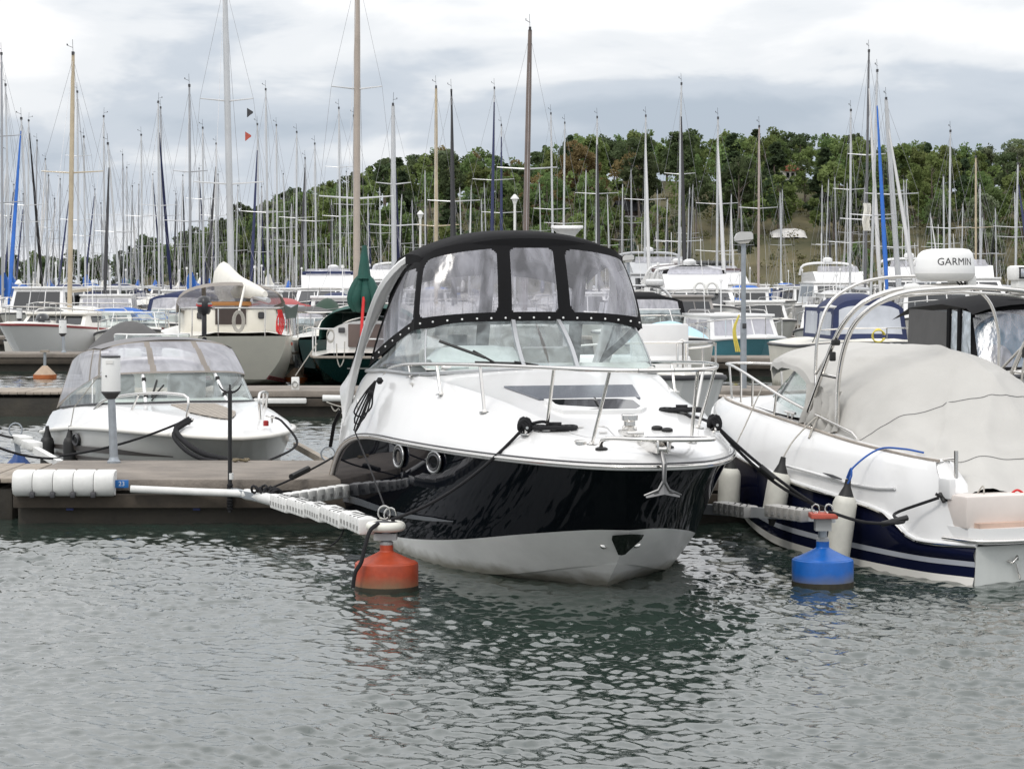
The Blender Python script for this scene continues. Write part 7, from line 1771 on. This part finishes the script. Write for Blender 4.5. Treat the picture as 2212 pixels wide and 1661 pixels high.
pl = [(.62 * math.cos(a), .30 + .55 * math.sin(a) * (1.0 if math.sin(a) > 0 else .5)) for a in np.linspace(0, 6.283, 40)[:-1]]
MB().prism(pl, 'x', 0, .1).build('shell', mat('board_blue', (.015, .23, .38), .35, var=.2, vs=3), sb, 30)
MB().lathe([(.24, 0), (.24, .03), (.2, .04)], (-.005, .20, .16), 28, Matrix.Rotation(-math.pi / 2, 3, 'Y')).build('disc', mat('disc_grey', (.38, .42, .45), .4), sb)
MB().lathe([(.12, 0), (.12, .012)], (-.05, .16, .14), 24, Matrix.Rotation(-math.pi / 2, 3, 'Y')).build('inner_disc', MGREY, sb)
cabin_boat('white cabin boat with grey arched canopy right of the navy canopy', 2060, 68, 0, L=8, B=2.7, fb=1.0, z1=2.0, u=(.3, .55), can=GCANVAS)
flybridge('white motor yacht seen between the arch hoops at the right', 1990, 96, -6)
flybridge('white flybridge boat at the far right behind the searchlight', 2150, 90, 4)
cabin_boat('small white cabin boat far off left of the navy canopy', 1850, 84, 0, L=7, B=2.4, z1=1.8, can=LGREY)
# the rest of the far rows
k = 0
for d, xs in ((83, (30, 560, 1250, 1600, 2110)), (101, (180, 520, 620, 900, 1330, 1590, 1850, 2050)), (122, (10, 260, 330, 460, 760, 1380, 1630, 1780, 1930, 2190)), (146, (120, 400, 580, 700, 1540, 1720, 2000))):
    for x in xs:
        w_ = 'at the far left' if x < 420 else 'left of the black canopy' if x < 830 else 'behind the black canopy' if x < 1330 else 'right of the black canopy' if x < 1820 else 'near the radar dome'
        c_, cn = [(NCANVAS, 'navy'), (GCANVAS, 'grey'), (BCANVAS, 'black'), (SAILB, 'blue'), (TCANVAS, 'taupe')][k % 5]; k += 1
        if k % 6 or x < 830: tt = cabin_boat('far white cabin boat with %s hood %s' % (cn, w_), x, d, RN.uniform(-10, 10), L=7.5, B=2.6, fb=.9, z1=RN.uniform(1.8, 2.1), can=c_, rail=False)
        else: tt = flybridge('far white flybridge boat %s' % w_, x, d, RN.uniform(-8, 8), L=9.5, B=3.2, z1=2.2, z2=RN.uniform(2.8, 3.1), bim=c_ if k % 2 else None)
        tt['group'] = 'far motorboats ' + w_
# ------------------------------------------------------------------ the two near sailing boats, seen from astern
def cream_yacht():
    t = thing('sailboat', 'cream sailboat with taupe dodger and white sail cover, stern towards us', 'sailboat', (at(522, 800, 50).x, 50.0, 0), math.radians(90 + 12)); t.scale = (1.12, 1.12, 1.12)
    n = 30     # local x: stern 0, bow 8.2
    kl = crs([(.9, 0, 0), (2.5, 0, -.4), (6, 0, -.4), (7.4, 0, .2)], n); wl_ = crs([(.55, .52, .14), (2.2, 1.02, .0), (4.5, 1.12, 0), (7.3, 0, .3)], n); sh = crs([(-.1, .84, 1.00), (.6, .98, .98), (2.4, 1.24, .97), (5, 1.2, 1.02), (8.2, 0, 1.2)], n)
    h = MB(); h.loft([kl, wl_]); h.loft([wl_ * (1 - q) + sh * q + np.array([0, .10 * math.sin(q * 3.14), 0]) * np.linspace(1, 0, n)[:, None] for q in np.linspace(0, 1, 8)]); h.mirror(); h.build('hull', CREAM, t, 50)
    tr = MB(); e = [(wl_ * (1 - q) + sh * q + np.array([0, .10 * math.sin(q * 3.14), 0]))[0] for q in np.linspace(0, 1, 8)]
    tr.add([tuple(kl[0])] + [tuple(p) for p in e] + [(p[0], -p[1], p[2]) for p in e[::-1]], [tuple(range(17))]); tr.build('transom', CREAM, t, 0)
    for q in (.02, .07):
        a = [tuple((wl_ * (1 - q) + sh * q)[i] + np.array([0, .03, 0])) for i in range(28)]
        for sg in (1, -1): MB().tube([(p[0], sg * p[1], p[2]) for p in a], .018, 5).build('boot_stripe', mat('dark_red_stripe', (.16, .02, .025), .4), t)
    MB().box((.55, -1.03, .83), (.22, .012, .06)).build('red_mark', RED, t, 0)
    dk = MB(); cl = sh.copy(); cl[:, 1] = 0; cl[:, 2] += .06; dk.loft([sh + np.array([0, 0, .01]), sh * .6 + cl * .4 + np.array([0, 0, .05]), cl]); dk.mirror(); dk.build('deck', W2, t, 40)
    MB().rbox((3.2, 0, 1.22), (1.6, 1.9, .55), .08).build('bridge_deck', CREAM, t)
    MB().box((2.385, 0, 1.36), (.03, .62, .36)).build('companionway', mat('dark_brown_board', (.045, .032, .028), .6), t, 0); MB().rbox((2.39, 0, 1.60), (.06, .85, .09), .03).build('hatch_trim', mat('orange_teak', (.38, .17, .05), .5), t)
    for v in (-.62, .62): MB().rbox((2.385, v, 1.36), (.03, .12, .14), .03).build('port', DGREY, t)
    g = MB(); ring = []
    for u, z, w in ((2.2, 1.97, 1.10), (2.45, 2.04, 1.10), (2.75, 2.03, 1.08)): ring.append([(u, math.cos(a) * w, 1.42 + (z - 1.42) * math.sin(a) ** .55) for a in np.linspace(0, math.pi, 19)])
    g.loft(ring); g.build('dodger', TCANVAS, t, 60)
    for a0, a1, m_, nm in ((.0, .12, TCANVAS, 'dodger_strip'), (.12, 1.02, VINYLG, 'dodger_window'), (1.02, 1.12, TCANVAS, 'dodger_strip'), (1.12, 2.02, VINYLG, 'dodger_window'), (2.02, 2.12, TCANVAS, 'dodger_strip'), (2.12, 3.02, VINYLG, 'dodger_window'), (3.02, 3.1416, TCANVAS, 'dodger_strip')):
        MB().loft([[(u, math.cos(a) * w, 1.42 + (z - 1.42) * max(0, math.sin(a)) ** .55) for a in np.linspace(a0, a1, 8)] for u, z, w in ((2.75, 2.03, 1.08), (3.2, 1.86, 1.0), (3.7, 1.46, .9))]).build(nm, m_, t, 60)
    # boom with a full white cover, sagging towards the stern end, swung right
    bm = MB(); B0 = Vector((5.0, 0, 1.95)); B1 = Vector((.9, -.55, 1.70)); rings = []
    for q in np.linspace(0, 1, 12):
        c = B0.lerp(B1, q); r = np.interp(q, [0, .1, .3, .6, .85, 1], [.16, .30, .26, .20, .13, .07]); hh = np.interp(q, [0, .08, .2, .4, .7, 1], [1.5, 1.6, 1.25, 1.0, .95, .9])
        rings.append([(c.x, c.y + r * .75 * math.cos(a) * (1 + .12 * math.sin(9 * q + 3 * a)), c.z + .1 + r * hh * math.sin(a)) for a in np.linspace(0, 6.283, 13)[:-1]])
    bm.loft(rings, closed=True, cap0=True, cap1=True); bm.build('sail_cover', SAILW, t, 60); MB().tube([B0, B1 + Vector((-.3, -.03, -.02))], .055, 8).build('boom', ALU, t)
    rl = MB(); rl.tube(crs([(1.6, 1.08, 1.52), (.4, .92, 1.54), (-.05, .6, 1.54), (-.1, 0, 1.54), (-.05, -.6, 1.54), (.4, -.92, 1.54), (1.6, -1.08, 1.52)], 24), .016, 6)
    for u, v in ((1.6, 1.08), (.4, .92), (0, .45), (0, -.45), (.4, -.92), (1.6, -1.08)): rl.tube([(u, v, 1.0), (u, v, 1.54)], .013, 5)
    rl.build('pushpit', STEEL, t, 60)
    g = MB()
    for k in range(4): g.tube(crs([(.35, -.80 + .02 * k, 1.5), (.32, -.86 + .03 * k, 1.25), (.34, -.78 + .02 * k, 1.0 + .02 * k), (.38, -.72, 1.28), (.36, -.78, 1.5)], 12), .014, 5)
    g.build('red_line', ROPER, t, 60)
    g = MB()
    for k in range(6): g.tube([(.1, .05 + (.07 + .01 * k) * math.cos(a), 1.28 + (.16 + .01 * k) * math.sin(a)) for a in np.linspace(0, 6.283, 16)[:-1]], .012, 5, closed=True)
    g.build('line_coil', ROPEG, t, 60); MB().tube([(.1, .05, 1.45), (1.0, -.15, 1.95)], .025, 5).build('mainsheet', SAILW, t)
    g = MB(); g.prism([(-.10, 0), (.10, 0), (.15, .3), (0, .22), (-.15, .3)], 'x', -.02, .02); o = g.build('anchor_fluke', mat('dark_green_grey', (.07, .09, .08), .5), t, 0); o.location = (.25, -.98, 1.32)
    MB().tube([(.2, -1.02, 1.0), (.2, -1.0, 1.34)], .07, 12).build('spool', STEEL, t); MB().tube([(1.0, -1.06, 1.54), (1.0, -1.08, 1.10)], .02, 6).build('stanchion', STEEL, t)
    outboard(t, -.15, .72, 1.42, mat('engine_charcoal', (.02, .02, .024), .35), .75); MB().box((.0, .72, 1.60), (.36, .285, .05)).build('red_band', mat('engine_red', (.5, .03, .03), .4), t, 0)
cream_yacht()
def green_yacht():
    t = thing('sailboat', 'dark green sailboat with green dodger and furled green sail cover', 'sailboat', (at(765, 800, 50).x, 50.2, 0), math.radians(90 - 6))
    n = 30
    kl = crs([(.7, 0, 0), (2.5, 0, -.4), (6, 0, -.4), (7.6, 0, .2)], n); wl_ = crs([(.5, .45, .10), (2.2, 1.05, .0), (4.5, 1.2, 0), (7.5, 0, .3)], n); sh = crs([(-.15, .88, .66), (.6, 1.08, .66), (2.4, 1.36, .70), (5, 1.3, .82), (8.4, 0, 1.05)], n)
    h = MB(); h.loft([kl, wl_]); R_ = [wl_ * (1 - q) + sh * q + np.array([0, .10 * math.sin(q * 3.14), 0]) * np.linspace(1, 0, n)[:, None] for q in np.linspace(0, 1, 8)]; h.loft(R_); h.mirror()
    e = [r[0] for r in R_]; h.add([tuple(kl[0])] + [tuple(p) for p in e] + [(p[0], -p[1], p[2]) for p in e[::-1]], [tuple(range(17))]); h.build('hull', GREENH, t, 40)
    MB().tube([tuple(p) for p in sh[::-1]] + [(p[0], -p[1], p[2]) for p in sh], .03, 6).build('toe_rail', TEAK, t, 60)
    dk = MB(); cl = sh.copy(); cl[:, 1] = 0; cl[:, 2] += .1; dk.loft([sh + np.array([0, 0, .01]), sh * .6 + cl * .4 + np.array([0, 0, .05]), cl]); dk.mirror(); dk.build('deck', W2, t, 40)
    g = MB(); g.loft([[(u, math.cos(a) * w, .75 + (z - .75) * math.sin(a) ** .5) for a in np.linspace(0, math.pi, 17)] for u, w, z in ((1.9, .98, 1.42), (3.2, 1.0, 1.5), (5.2, .8, 1.35), (6.2, .5, 1.1))], cap0=True); g.build('coachroof', W, t, 45)
    MB().rbox((1.86, -.05, 1.08), (.05, 1.05, .52), .02).build('companionway', mat('brown_board', (.13, .095, .085), .6, var=.2), t); MB().rbox((1.84, .62, 1.20), (.03, .15, .12), .02).build('port', DGREY, t)
    g = MB(); g.loft([[(u, math.cos(a) * w, 1.0 + (z - 1.0) * math.sin(a) ** .55) for a in np.linspace(0, math.pi, 19)] for u, z, w in ((1.7, 1.72, 1.12), (2.1, 1.80, 1.12), (2.7, 1.74, 1.06), (3.2, 1.5, .95))]); g.build('dodger', mat('dodger_green', (.008, .07, .055), .7, var=.15, bump=.2), t, 60)
    # furled main: green cover hanging in folds round the boom end
    for k in range(7):
        a = k / 7 * 6.283; x0 = Vector((1.2, .10 * math.cos(a), 2.42)); MB().tube(crs([x0, x0 + Vector((0, .09 * math.cos(a), -.22)), x0 + Vector((0.06 * math.sin(a), .17 * math.cos(a), -.52)), x0 + Vector((.05, .10 * math.cos(a), -.78))], 9), [.05, .09, .11, .125, .13, .13, .12, .10, .06], 7).build('cover_fold', SAILG, t, 60)
    MB().tube([(1.2, 0, 2.35), (1.25, 0, 3.1)], [.16, .05], 8).build('cover_head', SAILG, t, 60)
    MB().tube([(1.3, 0, 1.95), (4.6, 0, 2.0)], .06, 7).build('boom', ALU, t)
    MB().tube([(1.05, -.02, 1.95), (.8, -.02, 1.4), (.55, -.05, .85)], .035, 6).build('mainsheet', ROPER, t, 60)
    rl = MB(); rl.tube(crs([(1.5, 1.15, 1.25), (.4, 1.0, 1.27), (.0, .62, 1.27), (-.02, .45, 1.27)], 14), .017, 6); rl.tube([(-.02, .45, 1.27), (-.02, .45, .7)], .015, 6); rl.tube([(.4, 1.0, 1.27), (.4, 1.0, .7)], .015, 6); rl.tube([(1.5, 1.15, 1.25), (1.5, 1.15, .7)], .015, 6); rl.tube([(.02, -.2, 1.05), (.02, -.9, 1.05)], .016, 6); rl.tube([(.02, -.2, 1.05), (.02, -.2, .68)], .016, 6); rl.build('pushpit', W, t, 60)
    g = MB()
    for k in range(6): g.tube([(-.08, .52 + .08 * math.cos(a), 1.12 + (.15 - .008 * k) * math.sin(a)) for a in np.linspace(0, 6.283, 14)[:-1]], .012, 5, closed=True)
    g.build('line_coil', ROPEG, t, 60); MB().tube(crs([(-.1, .38, .95), (-.14, .36, .62), (-.14, .30, .45), (-.14, .22, .6), (-.1, .2, 1.0)], 14), .014, 5).build('hanging_line', ROPEG, t, 60)
    MB().tube([(-.06, .15, .42), (-.06, -.75, .42)], .022, 6).build('stern_ladder_bar', STEEL, t)
    MB().tube([(.1, .85, .95), (-.05, 1.3, .25)], .014, 5).build('stern_line', ROPEG, t)
green_yacht()
# signal flags on the tall alloy mast
for k, (x, y, m_) in enumerate(((540, 244, DGREY), (536, 295, RED))):
    c = at(x, y, 62); g = MB(); w = .16
    rows_ = [[(c.x + w * (i / 6 - .5), 62 + .02 * math.sin(i * 1.3), c.z + (.13 - .10 * i / 6 if j else -.13 + .02 * i) ) for i in range(7)] for j in (0, 1)]
    g.loft(rows_); tag(g.build('signal_flag', m_, smooth=60), ['upper dark signal flag', 'lower red and white signal flag'][k] + ' on the tall alloy mast at left', 'flag')
c = at(1870, 465, 88); g = MB(); g.loft([[(c.x - .22 * q + .15 + .04 * math.sin(6 * z), 88 - .2 + .08 * math.sin(5 * q + 3 * z), c.z + z) for z in np.linspace(-.6, .45, 8)] for q in np.linspace(0, 1.3, 6)]); tag(g.build('pennant', SAILW, smooth=60), 'white printed pennant hanging beside the blue sleeved sail', 'flag')
# ------------------------------------------------------------------ boathouse at the shore behind the right-hand boats
t = thing('boathouse', 'long low grey boathouse with pale doors behind the right-hand boats', 'building', at(1468, 608, 205) * Vector((1, 1, 0)))
MB().box((0, 2, 1.7), (8.5, 4, 4.4)).build('wall', mat('boathouse_grey', (.17, .17, .17), .8, var=.1), t, 0); MB().rbox((0, 2, 4.0), (9, 5, .25), .05).build('roof', mat('felt_grey', (.12, .12, .12), .8), t)
for k in range(5): MB().box((-3.2 + 1.6 * k, -.03, 2.6), (1.1, .1, 1.0)).build('window', mat('pale_panel', (.30, .31, .33), .5), t, 0)
# ------------------------------------------------------------------ scanner platform just above the canopy
t = thing('radar_post', 'white T-shaped scanner post rising just above the black canopy roof', 'radar', (at(1225, 500, 40.2).x, 40.2, .44))
MB().tube([(0, 0, 0), (0, 0, 2.58)], [.08, .07], 10).build('post', W, t); MB().lathe([(.12, 2.5), (.15, 2.66), (.23, 2.75), (.25, 2.77)], n=14).build('pedestal', W, t, 50); MB().rbox((0, 0, 2.80), (.56, .12, .06), .02).build('scanner_bar', W, t)
# ------------------------------------------------------------------ origins: a thing's own point sits at its base
def settle():
    for o in [o for o in sc.objects if o.parent is None and o.type in ('EMPTY', 'MESH')]:
        if o.get('kind') in ('structure', 'stuff') or o.location.length > 1e-6: continue
        lo = Vector((1e9,) * 3); hi = Vector((-1e9,) * 3)
        def grow(q, M):
            if q.type == 'MESH':
                for c in q.bound_box:
                    p = M @ Vector(c)
                    for k in range(3): lo[k] = min(lo[k], p[k]); hi[k] = max(hi[k], p[k])
        if o.type == 'MESH':
            grow(o, Matrix.Identity(4)); c = Vector(((lo.x + hi.x) / 2, (lo.y + hi.y) / 2, lo.z))
            o.data.transform(Matrix.Translation(-c)); o.location = c
        else:
            for ch in o.children: grow(ch, ch.matrix_basis)
            if lo.x > hi.x: continue
            c = Vector(((lo.x + hi.x) / 2, (lo.y + hi.y) / 2, lo.z)); o.location = c
            for ch in o.children: ch.location = ch.location - c
settle()
